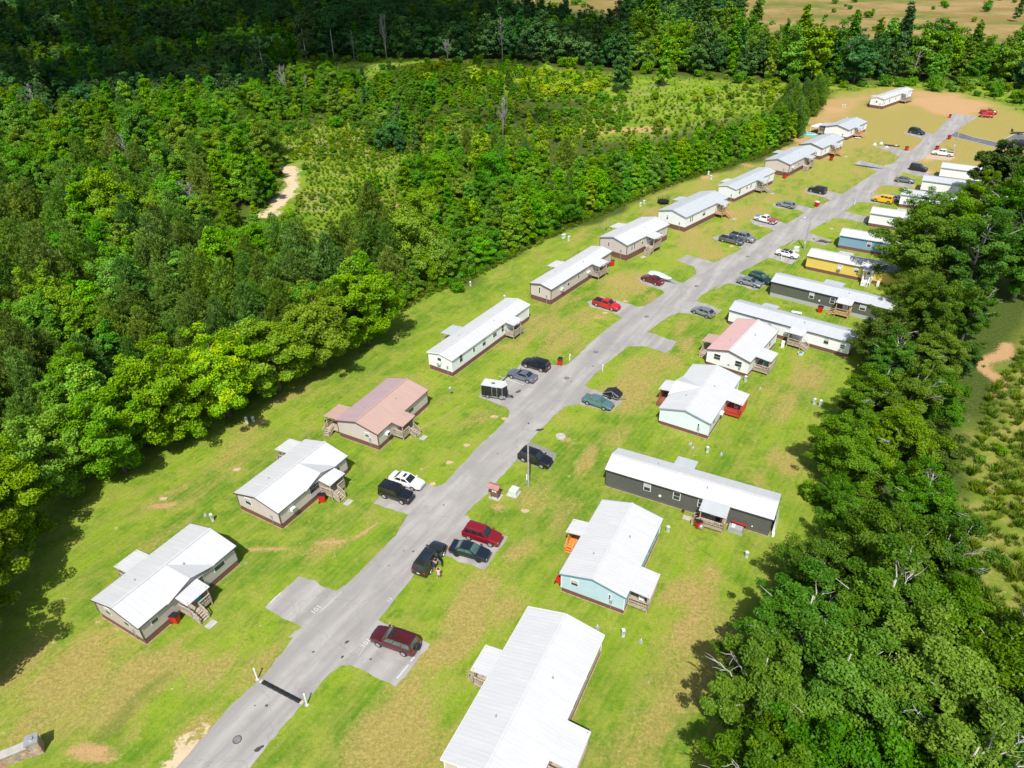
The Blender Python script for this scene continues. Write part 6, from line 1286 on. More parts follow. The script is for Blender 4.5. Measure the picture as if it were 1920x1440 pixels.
PR['ybush'] = [make_broad(1.5, 2.4, .05, 14, 40, .26, M['lf_yel'], 'yellow_bush_crown', 'bark', 170 + i, sig=(.12, .25), nc=4) for i in range(2)]
PR['dbush'] = [make_broad(2.0, 2.8, .1, 14, 48, .26, M['lf_oak'], 'dark_bush_crown', 'bark', 150 + i, sig=(.12, .24), nc=4) for i in range(2)]
PR['dead'] = [(None, make_dead(9.5, 'dead_tree', 160 + i)) for i in range(4)]
def tuft_mesh(seed, h=.9, n=46, r=.45):
    g = np.random.default_rng(seed); a = g.random(n) * 2 * pi; q = r * g.random(n) ** .5; C = np.stack([q * np.cos(a), q * np.sin(a), np.full(n, h * .42)], 1)
    al = np.stack([np.cos(a) * .45, np.sin(a) * .45, np.ones(n)], 1) + g.normal(size=(n, 3)) * .15
    V, Q, T = leaves('t', C, None, h, .10, g.random(n), None, along=al); return np_mesh('grass_tuft', V, Q, M['lf_grass'], False, [('tone', 'FLOAT', 'POINT', T)])

# ------------------------------------------------------------------ planting
def scatter(pxpoly, dmin, seed, world=None, avoid=None, jitter=True):
    """blue-noise like points in a ground polygon"""
    P = GA(pxpoly) if world is None else np.array(world); r = np.random.default_rng(seed)
    lo, hi = P.min(0), P.max(0); A = (hi - lo).prod(); n = int(A / dmin ** 2 * 3.2) + 5; n = min(n, 90000)
    c = lo + r.random((n, 2)) * (hi - lo); c = c[inside(P, c[:, 0], c[:, 1])]
    if avoid is not None:
        for av in avoid:
            a = GA(av); c = c[~inside(a, c[:, 0], c[:, 1])]
    grid = {}; out = []; cs = dmin
    for p in c:
        i, j = int(p[0] // cs), int(p[1] // cs); ok = True
        for u in (-1, 0, 1):
            for v in (-1, 0, 1):
                for q in grid.get((i + u, j + v), ()):
                    if (q[0] - p[0]) ** 2 + (q[1] - p[1]) ** 2 < dmin * dmin: ok = False; break
                if not ok: break
            if not ok: break
        if ok: grid.setdefault((i, j), []).append(p); out.append((float(p[0]), float(p[1])))
    return out
def visible(x, y, h=12, mrg=60):
    for z in (0, h):
        v = Vector((x, y, z - HC)); zc = v.dot(CF)
        if zc < 1: continue
        u = v.dot(CR) / zc * FPX + 960; w = v.dot(CD) / zc * FPX + 720
        if -mrg < u < 1920 + mrg and -mrg < w < 1440 + mrg: return True
    return False
PLANTS = []   # (kind, x, y, scale, z-scale, label, category, group, forced)
def plant(kind, x, y, s, zs=1.0, label=None, cat='tree', group=None, force=False):
    if force or visible(x, y, 12 * s * zs): PLANTS.append((kind, x, y, s, zs, label, cat, group, force))
rs = random.Random(3)
def zone(poly, dmin, seed, mix, label, group, avoid=None, world=None, cl=None):
    pp = scatter(poly, dmin, seed, avoid=avoid, world=world)
    if not pp: return
    A_ = np.array(pp)
    if cl:
        keep = (vn(A_[:, 0], A_[:, 1], 9, seed + 400) + .5 * vn(A_[:, 0], A_[:, 1], 25, seed + 500)) > cl; A_ = A_[keep]; pp = [p for p, k_ in zip(pp, keep) if k_]
        if not pp: return
    q = vn(A_[:, 0], A_[:, 1], 19, seed + 100) + .35 * vn(A_[:, 0], A_[:, 1], 6, seed + 200) + .3 * np.random.default_rng(seed).random(len(pp))
    q = q.argsort().argsort() / len(pp); big = vn(A_[:, 0], A_[:, 1], 13, seed + 300)
    for (x, y), t, bg_ in zip(pp, q, big):
        acc = 0
        for kind, w, s0, s1 in mix:
            acc += w
            if t <= acc:
                zs = rs.uniform(.85, 1.2); plant(kind, x, y, rs.uniform(s0, s1) * (.78 + .5 * bg_) * rs.choice((.72, .9, 1, 1, 1.12, 1.25)), zs, label.get(kind, None), 'bush' if 'bush' in kind else 'tree', group.get(kind)); break
LB = dict(row='big yellow-green broadleaf tree standing in the wood behind the first row of trees', oak='rounded mid-green tree packed in the wood left of the mobile homes', pine='dark feathery pine packed in the dense pine belt of the left wood',
          young='young bright green pointed tree growing in the left wood', dark='dark blue-green tree in the shaded far wood', far='mid-green tree in the far tree line', dead='bare grey dead tree standing among green trees', bush='low yellow-green bush in the open meadow', dbush='low dark green bush at the wood edge')
GRP = dict(row='big broadleaf trees behind the first row', oak='rounded trees of the left wood', pine='pines of the left wood', young='young trees of the left wood', dark='trees of the shaded far wood', far='trees of the far tree line', dead='dead trees standing in the woods', bush='meadow bushes', dbush='wood edge bushes')
def gp(lst, kind, base, cat='tree', group=None, rs0=(0.95, 1.1), zs=(0.95, 1.1)):
    for it in lst:
        px, py, lb = it[0], it[1], it[2]; k = it[3] if len(it) > 3 else 1.0
        x, y = G(px, py); plant(kind, x, y, rs.uniform(*rs0) * k, rs.uniform(*zs), lb, cat, group, True)
# first row at the left edge of the lawn
gp([(-75, 1290, 'broadleaf tree at the left picture edge beside the lawn, lowest of the lawn-edge row', .95), (-25, 1150, 'broadleaf tree shading the lawn left of the greige home', .95), (45, 1015, 'broadleaf tree whose shadow reaches the back of the greige home', .95), (130, 935, 'broad yellow-green tree on the lawn edge upper left of the greige home', .95), (235, 885, 'broad yellow-green tree with the long ragged shadow at the lawn edge', 1.0),
    (335, 828, 'yellow-green tree behind the two white pedestals, left one'), (430, 782, 'yellow-green tree behind the two white pedestals, right one'), (525, 735, 'yellow-green tree behind the brown-roofed home, left one'), (610, 692, 'yellow-green tree behind the brown-roofed home, middle one'), (692, 648, 'last yellow-green tree of the lawn-edge row, its shadow pointing to the long white single-wide', 1.02)],
   'row', '', group='lawn-edge row of big yellow-green trees')
# right strip: big trees between the homes and the field
RT = [(1400, 1560, .95, 'dark-leaved tree at the picture foot, leftmost of the big trees right of the largest home'), (1560, 1580, 1.05, 'big tree at the picture foot right of the leftmost one'), (1740, 1560, 1.05, 'big tree at the picture foot toward the right corner'), (1930, 1540, 1.05, 'big tree at the lower right corner'),
      (1395, 1395, .92, 'tree leaning over the lawn right of the largest home'), (1530, 1400, 1.05, 'tree with bleached branches above the leftmost foot tree'), (1690, 1400, 1.1, 'tree with white dead limbs in the middle of the lower right wood'), (1850, 1400, 1.1, 'tall tree in the lower right wood beside the right picture edge'), (2010, 1380, 1.1, 'tree beyond the right edge of the picture'),
      (1480, 1262, .95, 'tree at the lawn edge below the short white pedestal'), (1610, 1265, 1.05, 'tree with the pale forked trunk in the lower right wood'), (1738, 1276, .98, 'tree of the right wood next to the shrubby field'), (1850, 1312, .88, 'tree at the corner of the shrubby field'),
      (1530, 1145, .82, 'tree whose round shadow falls beside the short white pedestal'), (1650, 1135, .98, 'tree with bare pale branches right of the charcoal home'), (1722, 1142, .82, 'tree of the right wood above the corner of the shrubby field'),
      (1590, 1035, .6, 'smaller leafy tree right of the charcoal home'), (1700, 1020, .8, 'tree in the narrow part of the right wood'), (1735, 1012, .5, 'small tree at the edge of the shrubby field'), (1560, 958, .42, 'round low tree at the far corner of the charcoal home'),
      (1575, 905, .85, 'feathery dark tree casting the large shadow above the charcoal home'), (1665, 905, .85, 'tree behind the feathery dark one'), (1720, 906, .75, 'tree on the field side of the right wood, lower one'), (1610, 815, .75, 'tree beside the narrow white pedestal'), (1682, 822, .85, 'domed tree on the field side of the right wood'), (1745, 806, .7, 'tree bulging over the shrubby field'),
      (1655, 735, .7, 'tree behind the end of the long white home, lower one'), (1740, 720, .75, 'tree in the middle of the right wood opposite the red-roofed home'), (1785, 706, .55, 'low tree by the clay track'), (1640, 690, .85, 'tree overhanging the end of the long white home with a shadow on the lawn'), (1730, 640, .9, 'broad tree behind the end of the olive grey home'),
      (1800, 648, .75, 'tree near the clay track, upper one'), (1700, 600, .8, 'tree touching the end of the olive grey home'), (1800, 572, 1.35, 'large tree right of the olive grey home'), (1900, 560, 1.25, 'large tree on the right picture edge beside the clay track'), (1702, 545, 1.3, 'large tree hiding the end of the yellow home'), (1870, 505, 1.35, 'large tree on the right, behind the one hiding the yellow home'), (1970, 500, 1.0, 'large tree just past the right picture edge'),
      (1738, 497, 1.3, 'bright tree hiding the end of the steel blue home'), (1890, 462, 1.25, 'bright tree at the right picture edge beside the steel blue home'), (1812, 436, .95, 'tree hiding the ends of the white single-wides'), (1935, 428, .75, 'tree at the right edge behind the white single-wides'), (2010, 450, .9, 'outer tree past the right edge')]
for px, py, k, lb in RT:
    x, y = G(px, py); plant('right', x, y, k * rs.uniform(.97, 1.03), rs.uniform(.95, 1.08), lb, 'tree', 'big trees between the homes and the right field', True)
x, y = G(1850, 395); plant('bigpine', x, y, 1.3, 1.0, 'big dark pine in front of the far white homes', 'tree', None, True)
x, y = G(1950, 412); plant('bigpine', x, y, .6, .8, 'dark pine at the right picture edge beside the far white home', 'tree', None, True)
for px, py, k, lb in [(858, 548, .8, 'pale flowering bush at the wood edge by the white pedestal'), (1520, 935, .9, 'round bush beside the far corner of the charcoal home'), (1640, 972, 1.0, 'bush in the gap of the right wood')]:
    x, y = G(px, py); plant('dbush', x, y, k, 1, lb, 'bush', None, True)

# middle wood edge along the homes: bright young trees
EDGE = [(722, 592), (760, 572), (800, 548), (850, 532), (900, 510), (950, 480), (1000, 455), (1050, 430), (1120, 402), (1200, 366), (1280, 336), (1360, 311), (1420, 293), (1470, 270)]
edge = GA(EDGE)
def along(px, step, off=0.0):
    p = GA(px); out = []; acc = 0
    for a, b in zip(p[:-1], p[1:]):
        d = np.hypot(*(b - a)); n = np.array([-(b - a)[1], (b - a)[0]]) / d; t = acc
        while t < d: out.append(a + (b - a) * t / d + n * off); t += step
        acc = t - d
    return out
for k_, off in enumerate((1.5, 5.0, 8.5, 12.5)):
    for p in along(EDGE, 3.4, off):
        x, y = p + np.array([rs.uniform(-.8, .8), rs.uniform(-.8, .8)]); near = y < 150
        kd = rs.choice(('oak', 'oak', 'young')) if near else rs.choice(('young', 'young', 'young', 'oak'))
        if x > 62 and off > 9: continue
        plant(kd, x, y, rs.uniform(.6, .95) * (.9 if kd == 'oak' else (1.3 if not near else 1.0)), rs.uniform(.85, 1.15), {'oak': 'rounded green tree at the wood edge along the back lawn of the homes', 'young': 'bright pointed young tree at the wood edge along the back lawn of the homes'}[kd], 'tree', {'oak': 'rounded trees along the back lawn', 'young': 'bright young trees along the back lawn'}[kd])
for k_, off in enumerate((0.3,)):
    for p in along(EDGE, 2.6, off):
        if rs.random() < .75: plant('dbush', p[0], p[1], rs.uniform(.45, .85), 1, 'low bush at the foot of the wood edge behind the homes', 'bush', 'bushes at the foot of the wood edge')
# darker trees near the canopy home
zone([(1478, 268), (1500, 250), (1512, 225), (1530, 205), (1555, 180), (1530, 178), (1490, 195), (1450, 225), (1440, 262), (1450, 285)], 3.6, 31, [('pine', .75, .65, .9), ('oak', .15, .6, .8), ('young', .1, .8, 1)], dict(pine='dark pine by the bare clay corner near the umbrella', oak='rounded tree by the bare clay corner near the umbrella', young='bright young tree by the bare clay corner'), dict(pine='pines by the clay corner', oak='rounded trees by the clay corner', young='young trees by the clay corner'))
LAWNX = LAWN
GUL = [(525, 300), (570, 300), (575, 345), (555, 380), (525, 425), (488, 420), (505, 375), (530, 345)]
# dense wood left
WOOD_PINE = [(-200, 640), (-160, 480), (60, 420), (330, 400), (470, 450), (560, 505), (700, 500), (800, 510), (740, 580), (640, 620), (500, 690), (330, 770), (200, 820), (60, 880), (-120, 1000), (-260, 1120), (-600, 1100)]
zone(WOOD_PINE, 4.2, 41, [('pine', .66, .85, 1.15), ('oak', .24, .8, 1.1), ('young', .06, 1, 1.2), ('dead', .012, .8, 1.1)], LB, GRP, avoid=[MEADOW])
WOOD_MID = [(-250, 480), (-160, 300), (60, 240), (300, 215), (430, 225), (470, 255), (520, 300), (500, 400), (330, 400), (60, 420), (-160, 480)]
zone(WOOD_MID, 4.6, 42, [('oak', .5, .85, 1.2), ('young', .33, 1.0, 1.45), ('pine', .13, .9, 1.1), ('dead', .025, .8, 1.2)], LB, GRP, avoid=[MEADOW])
WOOD_C = [(770, 330), (840, 300), (930, 300), (1000, 310), (1060, 320), (1110, 345), (1180, 350), (1150, 380), (1040, 425), (960, 462), (880, 505), (800, 530), (880, 478), (800, 435), (755, 400), (760, 360)]
zone(WOOD_C, 4.4, 43, [('oak', .55, .7, 1.0), ('young', .3, .8, 1.15), ('pine', .12, .7, .95), ('dead', .015, .7, .9)], LB, GRP)
WOOD_D = [(430, 225), (480, 190), (560, 152), (680, 152), (700, 212), (690, 235), (600, 218), (520, 228)]
zone([(680, 160), (860, 157), (1000, 172), (1005, 192), (900, 204), (760, 220), (700, 215)], 4.2, 61, [('oak', .7, .45, .7), ('young', .3, .5, .8)], dict(oak='low rounded tree in front of the bright far meadow strip', young='young tree in front of the bright far meadow strip'), dict(oak='low trees before the far meadow', young='young trees before the far meadow'))
zone([(690, 290), (700, 250), (780, 250), (800, 288)], 4.2, 62, [('dark', .3, .5, .7), ('oak', .7, .6, .85)], dict(oak='dark clump tree standing in the left meadow', dark='dark blue-green clump tree in the left meadow'), dict(oak='clump in the left meadow', dark='dark clump in the left meadow'))
zone(WOOD_D, 5.4, 44, [('oak', .6, .7, 1.0), ('young', .25, .8, 1.2), ('dark', .1, .5, .7), ('dead', .02, .8, 1.1)], LB, GRP)
# shaded wood behind
WOOD_E = [(-300, 300), (-200, 150), (0, 115), (300, 108), (560, 118), (560, 150), (480, 190), (430, 225), (300, 215), (60, 240), (-160, 300)]
zone(WOOD_E, 5.6, 45, [('dark', .55, .75, 1.05), ('oak', .3, .9, 1.2), ('young', .1, 1.1, 1.4), ('dead', .03, .9, 1.2)], LB, GRP)
WOOD_F = [(-500, 160), (-600, 40), (-300, 0), (300, -6), (940, -2), (960, 40), (1130, 76), (1180, 118), (1100, 112), (900, 107), (560, 108), (300, 106), (0, 113), (-200, 150)]
zone(WOOD_F, 7.5, 46, [('dark', .72, 1.0, 1.5), ('far', .28, 1.0, 1.4)], dict(dark='dark tree in the far wood along the top of the picture', far='mid-green tree in the far wood along the top of the picture'), dict(dark='dark trees of the far wood', far='green trees of the far wood'))
for p in along([(560, 112), (760, 111), (960, 114), (1130, 128), (1200, 134)], 5.0, 4): plant('dark', p[0], p[1], rs.uniform(1.2, 1.7), rs.uniform(.95, 1.2), 'tall dark tree forming the back wall of the far meadow', 'tree', 'tall dark trees behind the meadow')
WOOD_G = [(1130, 126), (1250, 138), (1400, 150), (1580, 158), (1740, 155), (1880, 160), (1990, 190), (2200, 240), (2500, 225), (2100, 142), (1900, 124), (1700, 121), (1500, 114), (1330, 100), (1160, 84), (1100, 90)]
zone(WOOD_G, 6.2, 47, [('far', .70, .95, 1.5), ('dark', .22, .95, 1.5), ('dead', .02, 1.1, 1.4), ('young', .06, 1.1, 1.5)], dict(far='tall green tree in the belt beyond the far meadow', dark='dark tree in the belt beyond the far meadow', dead='bare grey tree in the belt beyond the far meadow', young='pointed tree in the belt beyond the far meadow'), dict(far='green trees of the far belt', dark='dark trees of the far belt', dead='dead trees of the far belt', young='pointed trees of the far belt'))
zone([(1160, 50), (1200, 36), (1370, 30), (1390, 44), (1300, 62), (1180, 66)], 9, 48, [('dark', 1, 1.2, 1.7)], dict(dark='dark tree of the clump in the far brown field'), dict(dark='clump in the far brown field'))
zone([(200, -8), (1900, -16), (2200, -10), (2200, -30), (0, -26)], 14, 49, [('dark', .6, 1.2, 1.8), ('far', .4, 1.2, 1.6)], dict(dark='dark tree beyond the far brown field', far='green tree beyond the far brown field'), dict(dark='trees beyond the far field', far='green trees beyond the far field'))
# low growth at the belt foot and in the meadows
zone([(560, 112), (960, 116), (1200, 136), (1580, 160), (1880, 160), (1925, 205), (1900, 190), (1700, 164), (1500, 166), (1200, 140), (960, 120), (600, 116)], 5.6, 50, [('dbush', .8, .8, 1.6), ('bush', .2, .8, 1.4)], dict(bush='yellow-green bush at the foot of the far belt', dbush='green bush at the foot of the far belt'), dict(bush='bushes below the far belt', dbush='green bushes below the far belt'))
zone(MEADOW, 2.6, 51, [('bush', .74, .35, 1.1), ('ybush', .14, .4, .9), ('young', .06, .3, .5), ('dbush', .06, .4, .9)], dict(bush='low yellow-green bush in the open meadow left', dbush='low dark bush in the open meadow left', young='small sapling in the open meadow left', ybush='sunny yellow bush in the open meadow left'), dict(bush='bushes of the left meadow', dbush='dark bushes of the left meadow', young='saplings of the left meadow', ybush='yellow bushes of the left meadow'), avoid=[GUL], cl=.72)
zone(MEADOW2, 4.6, 52, [('bush', .72, .5, 1.3), ('dbush', .14, .6, 1.2), ('young', .08, .3, .6)], dict(bush='low yellow-green bush in the far meadow', dbush='low dark bush in the far meadow', young='sapling in the far meadow'), dict(bush='bushes of the far meadow', dbush='dark bushes of the far meadow', young='saplings of the far meadow'), cl=1.0)
zone([(720, 148), (800, 128), (1000, 132), (1140, 150), (1130, 180), (1000, 175), (860, 155)], 3.6, 53, [('bush', .25, .9, 1.6), ('ybush', .5, .9, 1.8), ('young', .25, .4, .75)], dict(bush='green bush in the bright strip of the far meadow', ybush='yellow sunlit bush in the bright strip of the far meadow', young='sunlit sapling in the bright strip of the far meadow'), dict(bush='green bushes of the bright strip', ybush='sunlit bushes of the bright strip', young='sunlit saplings of the bright strip'))
zone([(1010, 150), (1125, 152), (1120, 178), (1015, 182)], 3.2, 63, [('ybush', 1, .8, 1.5)], dict(ybush='yellow bush in the small bright patch left of the ivy-wrapped tree'), dict(ybush='yellow bushes left of the ivy-wrapped tree'))
zone([(1000, 182), (1170, 182), (1190, 258), (1020, 262)], 3.0, 65, [('bush', .5, .5, 1.1), ('dbush', .5, .5, 1.0)], dict(bush='green bush on the rough ground below the ivy-wrapped tree', dbush='dark bush on the rough ground below the ivy-wrapped tree'), dict(bush='green bushes below the ivy-wrapped tree', dbush='dark bushes below the ivy-wrapped tree'), cl=.55)
zone([(1270, 170), (1480, 165), (1540, 180), (1440, 200), (1280, 190)], 4.0, 64, [('ybush', .5, .6, 1.2), ('bush', .5, .6, 1.2)], dict(ybush='yellow bush between the lone column tree and the dark pines', bush='green bush between the lone column tree and the dark pines'), dict(ybush='yellow bushes before the dark pines', bush='green bushes before the dark pines'), cl=.7)
zone([(1020, 262), (1120, 262), (1330, 236), (1440, 215), (1400, 240), (1290, 262), (1180, 290), (1110, 300)], 3.8, 54, [('dbush', .35, .5, 1.1), ('bush', .5, .6, 1.2), ('young', .1, .5, .8)], dict(bush='bush between meadow and young trees', dbush='dark bush between meadow and young trees', young='sapling between meadow and young trees'), dict(bush='bushes behind the young trees', dbush='dark bushes behind the young trees', young='saplings behind the young trees'), cl=.9)
zone(RFIELD, 3.1, 55, [('bush', .18, .3, .6)], dict(bush='small bush in the shrubby right field'), dict(bush='bushes of the right field'))
zone(FARF, 13, 56, [('dbush', .8, .7, 1.8), ('dark', .06, .7, 1)], dict(dbush='dark scrub dotted over the far brown field', dark='lone dark tree in the far brown field'), dict(dbush='scrub of the far brown field', dark='lone trees of the far brown field'), cl=.98)
zone([(440, 200), (520, 190), (700, 195), (870, 190), (1010, 205), (1060, 235), (1110, 262), (1180, 300), (1090, 300), (960, 262), (850, 235), (600, 242), (500, 262), (450, 262)], 4.2, 57, [('dbush', .55, .6, 1.3), ('bush', .25, .6, 1.2), ('young', .2, .35, .7)], dict(dbush='dark bush in the rough ground at the upper end of the left meadow', bush='yellow-green bush in the rough ground at the upper end of the left meadow', young='sapling in the rough ground at the upper end of the left meadow'), dict(dbush='dark bushes above the left meadow', bush='bushes above the left meadow', young='saplings above the left meadow'))
zone([(470, 370), (510, 360), (530, 400), (560, 440), (560, 500), (480, 460)], 2.8, 58, [('dbush', .6, .6, 1.2), ('young', .4, .4, .7)], dict(dbush='dark bush left of the sandy gully', young='sapling left of the sandy gully'), dict(dbush='bushes by the sandy gully', young='saplings by the sandy gully'), avoid=[GUL])
# special trees
for kind, px, py, s, zs, lb in [('ivy', 1163, 174, 1.8, 1.0, 'ivy-wrapped dark column tree in the far meadow'), ('young', 1177, 168, .9, 2.0, 'slim light green column tree beside the ivy-wrapped one'), ('young', 1243, 162, 1.9, 1.2, 'bright column tree alone in the far meadow'), ('young', 625, 210, .9, .9, 'pale rounded sapling in the middle wood'),
                                ('dead', 538, 198, 1.3, 1.25, 'large bare white tree with many stems at the left meadow end'), ('dead', 108, 315, 1.0, .8, 'pale bare tree low in the left wood, right one'), ('dead', 80, 320, 1.0, .9, 'pale bare tree low in the left wood, left one'), ('dead', 943, 258, 1.0, 1.35, 'leaning bare tree in the middle of the wood'), ('dead', 872, 300, .7, .8, 'small bare tree in front of the meadow'), ('dead', 943, 118, 1.5, 1.5, 'bare tree at the end of the shaded far wood'),
                                ('dead', 725, 112, 1.4, 1.7, 'tall bare trunk in the shaded far wood'), ('dead', 665, 115, 1.0, 1.6, 'bare stem at the far meadow edge'), ('dead', 840, 118, 1.0, 1.2, 'grey bare tree in front of the shaded far wood'), ('dead', 1282, 296, .7, .8, 'twiggy grey tree among the bright young trees'), ('dead', 555, 500, .9, .9, 'bare twig tree in the pine belt'), ('dead', 705, 500, .8, .8, 'thin bare tree behind the lawn-edge row'), ('dead', 768, 350, .5, .9, 'thin grey stem beside the meadow clump'), ('pine', 700, 430, 1.2, .9, 'dark rounded pine between meadow and lawn-edge row')]:
    x, y = G(px, py); plant(kind, x, y, s, zs, lb, 'tree', None, True)
for i, (px, py) in enumerate([(575, 112), (627, 113), (500, 165)]):
    x, y = G(px, py); plant('tallpine', x, y, 1.2, 1.4, ('tall pine with a bare trunk at the shaded wood edge, left one', 'tall pine with a bare trunk at the shaded wood edge, right one', 'pine with thin bare trunk left of the far meadow')[i], 'tree', None, True)
PR['bigpine'] = [make_broad(5.4, 13.5, 2.5, 36, 170, .34, M['lf_bigpine'], 'bigpine_crown', 'bark', 201, sig=(.05, .1))]
PR['ivy'] = [make_broad(2.6, 15, .3, 34, 90, .4, M['lf_dark'], 'ivy_crown', 'bark', 203, prof=.6, sig=(.09, .17), nc=5)]
PR['tallpine'] = [make_broad(3.6, 14, 9.5, 20, 60, .45, M['lf_dark'], 'tallpine_crown', 'bark_pale', 204)]

# individuals: nearest of each kind; the rest of a far wood is one mass
NAMES = dict(ybush='bush', row='broadleaf_tree', right='broadleaf_tree', oak='round_tree', pine='pine_tree', young='young_tree', dark='woodland_tree', far='woodland_tree', dead='dead_tree', bush='bush', dbush='bush', bigpine='pine_tree', ivy='ivy_tree', tallpine='pine_tree')
CAP = dict(ybush=110, row=99, right=99, oak=280, pine=280, young=280, dark=150, far=140, dead=90, bush=150, dbush=140, bigpine=9, ivy=9, tallpine=9)
byk = {}
for p in PLANTS: byk.setdefault(p[0], []).append(p)
rest = {}
for kind, lst in byk.items():
    lst.sort(key=lambda p: (not p[8], hypot(p[1], p[2]))); cap = CAP[kind]
    for i, (kd, x, y, s, zs, lb, cat, grp, fc) in enumerate(lst):
        if i >= cap: rest.setdefault(kd, []).append((x, y, s, zs)); continue
        var = PR[kind]; cm, tm = var[rs.randrange(len(var))]; d = hypot(x, y)
        rz = rs.uniform(0, 2 * pi); ax = rs.uniform(.9, 1.12)
        if cm is None or 'bush' in kind:
            o = bpy.data.objects.new(NAMES[kind], cm or tm); COL.objects.link(o); o.location = (x, y, 0); o.rotation_euler = (0, 0, rz); o.scale = (s * ax, s / ax, s * zs)
        else:
            o = bpy.data.objects.new(NAMES[kind], None); COL.objects.link(o); o.location = (x, y, 0); o.rotation_euler = (0, 0, rz); o.scale = (s * ax, s / ax, s * zs)
            c = bpy.data.objects.new('crown', cm); COL.objects.link(c); c.parent = o
            if True:
                t_ = bpy.data.objects.new('trunk', tm); COL.objects.link(t_); t_.parent = o
        tag(o, lb, cat, grp)
print('plants', {k: len(v) for k, v in byk.items()}, 'rest', {k: len(v) for k, v in rest.items()})

def instancer(name, protos, pts, label, cat):
    """one countless mass: points carrying copies of a few meshes"""
    n = len(pts); me = bpy.data.meshes.new(name); me.vertices.add(n)
    me.vertices.foreach_set('co', np.array([(p[0], p[1], p[5] if len(p) > 5 else 0.0) for p in pts], np.float32).ravel())
    a = me.attributes.new('scl', 'FLOAT_VECTOR', 'POINT'); a.data.foreach_set('vector', np.array([(p[2], p[2], p[2] * p[3]) for p in pts], np.float32).ravel())
    a = me.attributes.new('rot', 'FLOAT_VECTOR', 'POINT'); a.data.foreach_set('vector', np.array([(0, 0, rs.uniform(0, 6.28)) for p in pts], np.float32).ravel())
    a = me.attributes.new('idx', 'INT', 'POINT'); a.data.foreach_set('value', np.array([p[4] for p in pts], np.int32))
    o = bpy.data.objects.new(name, me); COL.objects.link(o); tag(o, label, cat, kind='stuff')
    col = bpy.data.collections.new(name + ' kinds')
    for i, pm in enumerate(protos):
        q = bpy.data.objects.new('%s_kind_%02d' % (name, i), pm); col.objects.link(q)
    ng = bpy.data.node_groups.new(name, 'GeometryNodeTree')
    ng.interface.new_socket('Geometry', in_out='INPUT', socket_type='NodeSocketGeometry'); ng.interface.new_socket('Geometry', in_out='OUTPUT', socket_type='NodeSocketGeometry')
    gi = ng.nodes.new('NodeGroupInput'); gg = ng.nodes.new('NodeGroupOutput'); ip = ng.nodes.new('GeometryNodeInstanceOnPoints'); ci = ng.nodes.new('GeometryNodeCollectionInfo')
    ci.inputs['Collection'].default_value = col; ci.inputs['Separate Children'].default_value = True; ci.inputs['Reset Children'].default_value = True
    def att(nm, ty):
        q = ng.nodes.new('GeometryNodeInputNamedAttribute'); q.data_type = ty; q.inputs['Name'].default_value = nm; return [s for s in q.outputs if s.enabled and s.name == 'Attribute'][0]
    ng.links.new(gi.outputs[0], ip.inputs['Points']); ng.links.new(ci.outputs[0], ip.inputs['Instance']); ip.inputs['Pick Instance'].default_value = True
    ng.links.new(att('idx', 'INT'), ip.inputs['Instance Index']); ng.links.new(att('scl', 'FLOAT_VECTOR'), ip.inputs['Scale']); ng.links.new(att('rot', 'FLOAT_VECTOR'), ip.inputs['Rotation'])
    ng.links.new(ip.outputs[0], gg.inputs[0]); md = o.modifiers.new('scatter', 'NODES'); md.node_group = ng
    return o
protos = []; start = {}
for kd in ('oak', 'pine', 'young', 'dark', 'far'):
    start[kd] = len(protos); protos += [v[0] for v in PR[kd]]
pts = []
for kd, lst in rest.items():
    if kd in start:
        for x, y, s, zs in lst: pts.append((x, y, s, zs, start[kd] + rs.randrange(len(PR[kd]))))
if pts: instancer('far_wood', protos, pts, 'continuous far woodland of dark and mid-green crowns behind the nearer trees', 'woodland')
protos = [v[0] for v in PR['bush'] + PR['dbush'] + PR['ybush']]; pts = []
for kd in ('bush', 'dbush', 'ybush'):
    for x, y, s, zs in rest.get(kd, []): pts.append((x, y, s, zs, dict(bush=0, dbush=3, ybush=5)[kd] + rs.randrange(2)))
if pts: instancer('meadow_scrub', protos, pts, 'scattered low scrub covering the meadows', 'scrub')
# grass tufts
TM = [tuft_mesh(1), tuft_mesh(2, .7, 40, .5), tuft_mesh(3, 1.2, 46, .4)]
def tufts(name, poly, dmin, seed, s0, s1, label, keep=1.0, avoid=None):
    P = [(x, y, rs.uniform(s0, s1), rs.uniform(.7, 1.2), rs.randrange(3)) for x, y in scatter(poly, dmin, seed, avoid=avoid) if rs.random() < keep and visible(x, y, 2)]
    if P: instancer(name, TM, P, label, 'grass')
tufts('field_grass', RFIELD, 0.6, 71, .5, 1.4, 'clumps of coarse tall grass in the shrubby right field', .6)
tufts('meadow_grass', MEADOW, .95, 72, .45, .95, 'tall meadow grass in the clearing of the left wood', .85, [GUL])
tufts('far_meadow_grass', MEADOW2, 2.2, 73, .5, .9, 'tall grass of the far meadow', .8)
def bandpts(px, w, dens, s0, s1):
    out = []
    for off in np.arange(-w, w, .5):
        for p in along(px, dens, off): out.append((p[0] + rs.uniform(-.4, .4), p[1] + rs.uniform(-.4, .4), rs.uniform(s0, s1), rs.uniform(.6, 1.1), rs.randrange(3)))
    return out
tufts('rough_grass', [(430, 190), (1010, 195), (1480, 165), (1520, 200), (1400, 250), (1180, 300), (960, 300), (500, 300)], 2.0, 74, .6, 1.3, 'rough grass between wood and meadows', .8)
instancer('edge_grass', TM, bandpts(EDGE, 1.4, .9, .5, 1.1), 'unmown grass along the wood edge', 'grass')
# short turf blades standing on the lawn near the camera
def lawn_ok(P):
    return P
LW = GA(LAWN); r = np.random.default_rng(9)
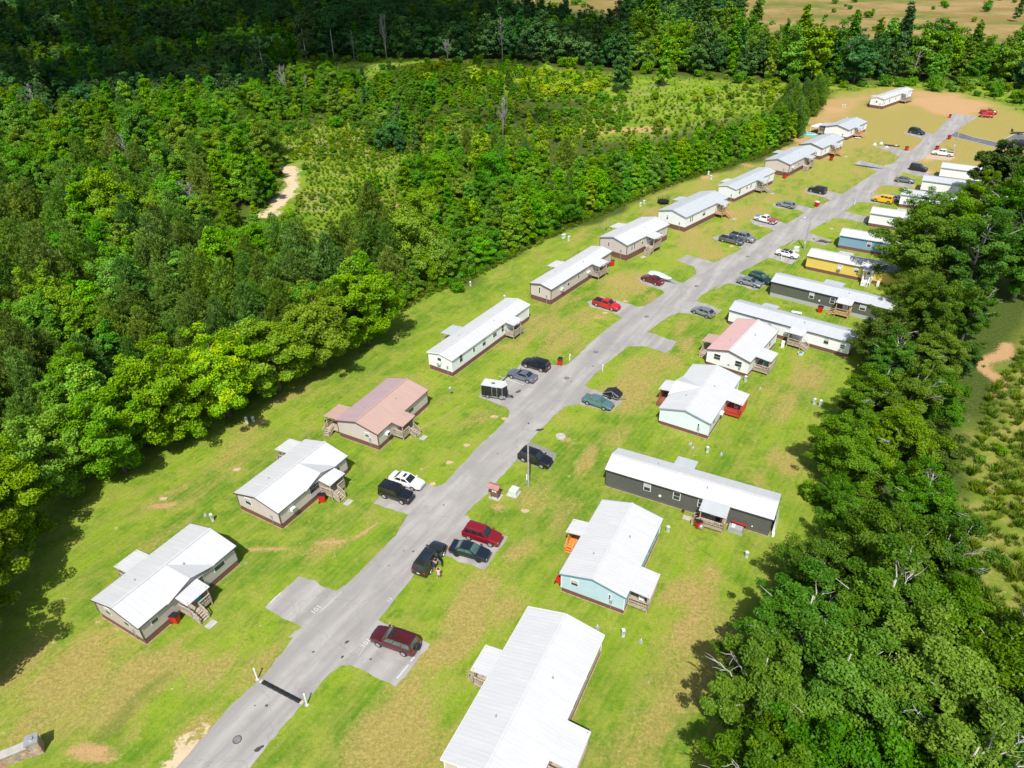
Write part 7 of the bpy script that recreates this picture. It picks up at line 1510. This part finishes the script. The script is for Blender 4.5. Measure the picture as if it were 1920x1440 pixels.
# short grass clumps on the mown lawn
n = 26000; c = np.stack([r.uniform(-60, 60, n * 2), r.uniform(30, 130, n * 2)], 1)
c = c[inside(LW, c[:, 0], c[:, 1])]
rd = GA(RL + RR[::-1]); c = c[~inside(rd, c[:, 0], c[:, 1])]
for p in PADS: q = GA(p); c = c[~inside(q, c[:, 0], c[:, 1])]
for hm in HOMES.values():
    inv = hm.matrix_basis.inverted(); a = np.array(inv); lx = c[:, 0] * a[0, 0] + c[:, 1] * a[0, 1] + a[0, 3]; ly = c[:, 0] * a[1, 0] + c[:, 1] * a[1, 1] + a[1, 3]
    c = c[~((lx > -.3) & (lx < 24) & (ly > -2.6) & (ly < 8.5))] if False else c[~((lx > 0) & (lx < 12) & (ly > 0) & (ly < 5))]
keep = np.array([visible(x, y, 1) for x, y in c[:40000]]); c = c[:len(keep)][keep]
instancer('lawn_grass', [tuft_mesh(11, .09, 26, .35), tuft_mesh(12, .13, 22, .3)], [(x, y, rs.uniform(.7, 1.2), rs.uniform(.5, 1.0), rs.randrange(2)) for x, y in c], 'short mown lawn grass', 'grass')

# clouds high outside the picture: their shadows darken the far wood
def cloud(x, y, z, rx, ry, seed, n=46):
    rr = random.Random(seed); mb = MB()
    for i in range(n):
        a = rr.uniform(0, 2 * pi); q = rr.random() ** .5; s = rr.uniform(.08, .26) * (1.25 - .9 * q)
        cx, cy, cz = q * cos(a) * rx, q * sin(a) * ry, rr.uniform(0, .3) * min(rx, ry) * (1 - q); R_ = s * (rx + ry) / 2
        mb.ball((cx, cy, cz), R_, R_, R_ * .5, 14, 9, jit=.12)
    o = mb.build('cloud', M['cloud']); o.location = (x, y, z); tag(o, kind='structure'); return o
mt, nt, b = new_mat('cloud vapour'); b.inputs['Base Color'].default_value = (.9, .9, .9, 1); b.inputs['Roughness'].default_value = 1
b.inputs['Alpha'].default_value = 0.55
M['cloud'] = mt
CZ = 420.0; sh = CZ / math.tan(SUN_EL)
def cloud_over(px, py, rx, ry, seed, n=46):
    x, y = G(px, py); cloud(x - sh * sin(SUN_AZ), y - sh * cos(SUN_AZ), CZ, rx, ry, seed, n)
cloud_over(280, 85, 340, 185, 1, 150)
cloud_over(860, 62, 150, 120, 2)
cloud_over(40, 170, 120, 60, 7, 60)
cloud_over(900, 225, 40, 16, 4, 24)
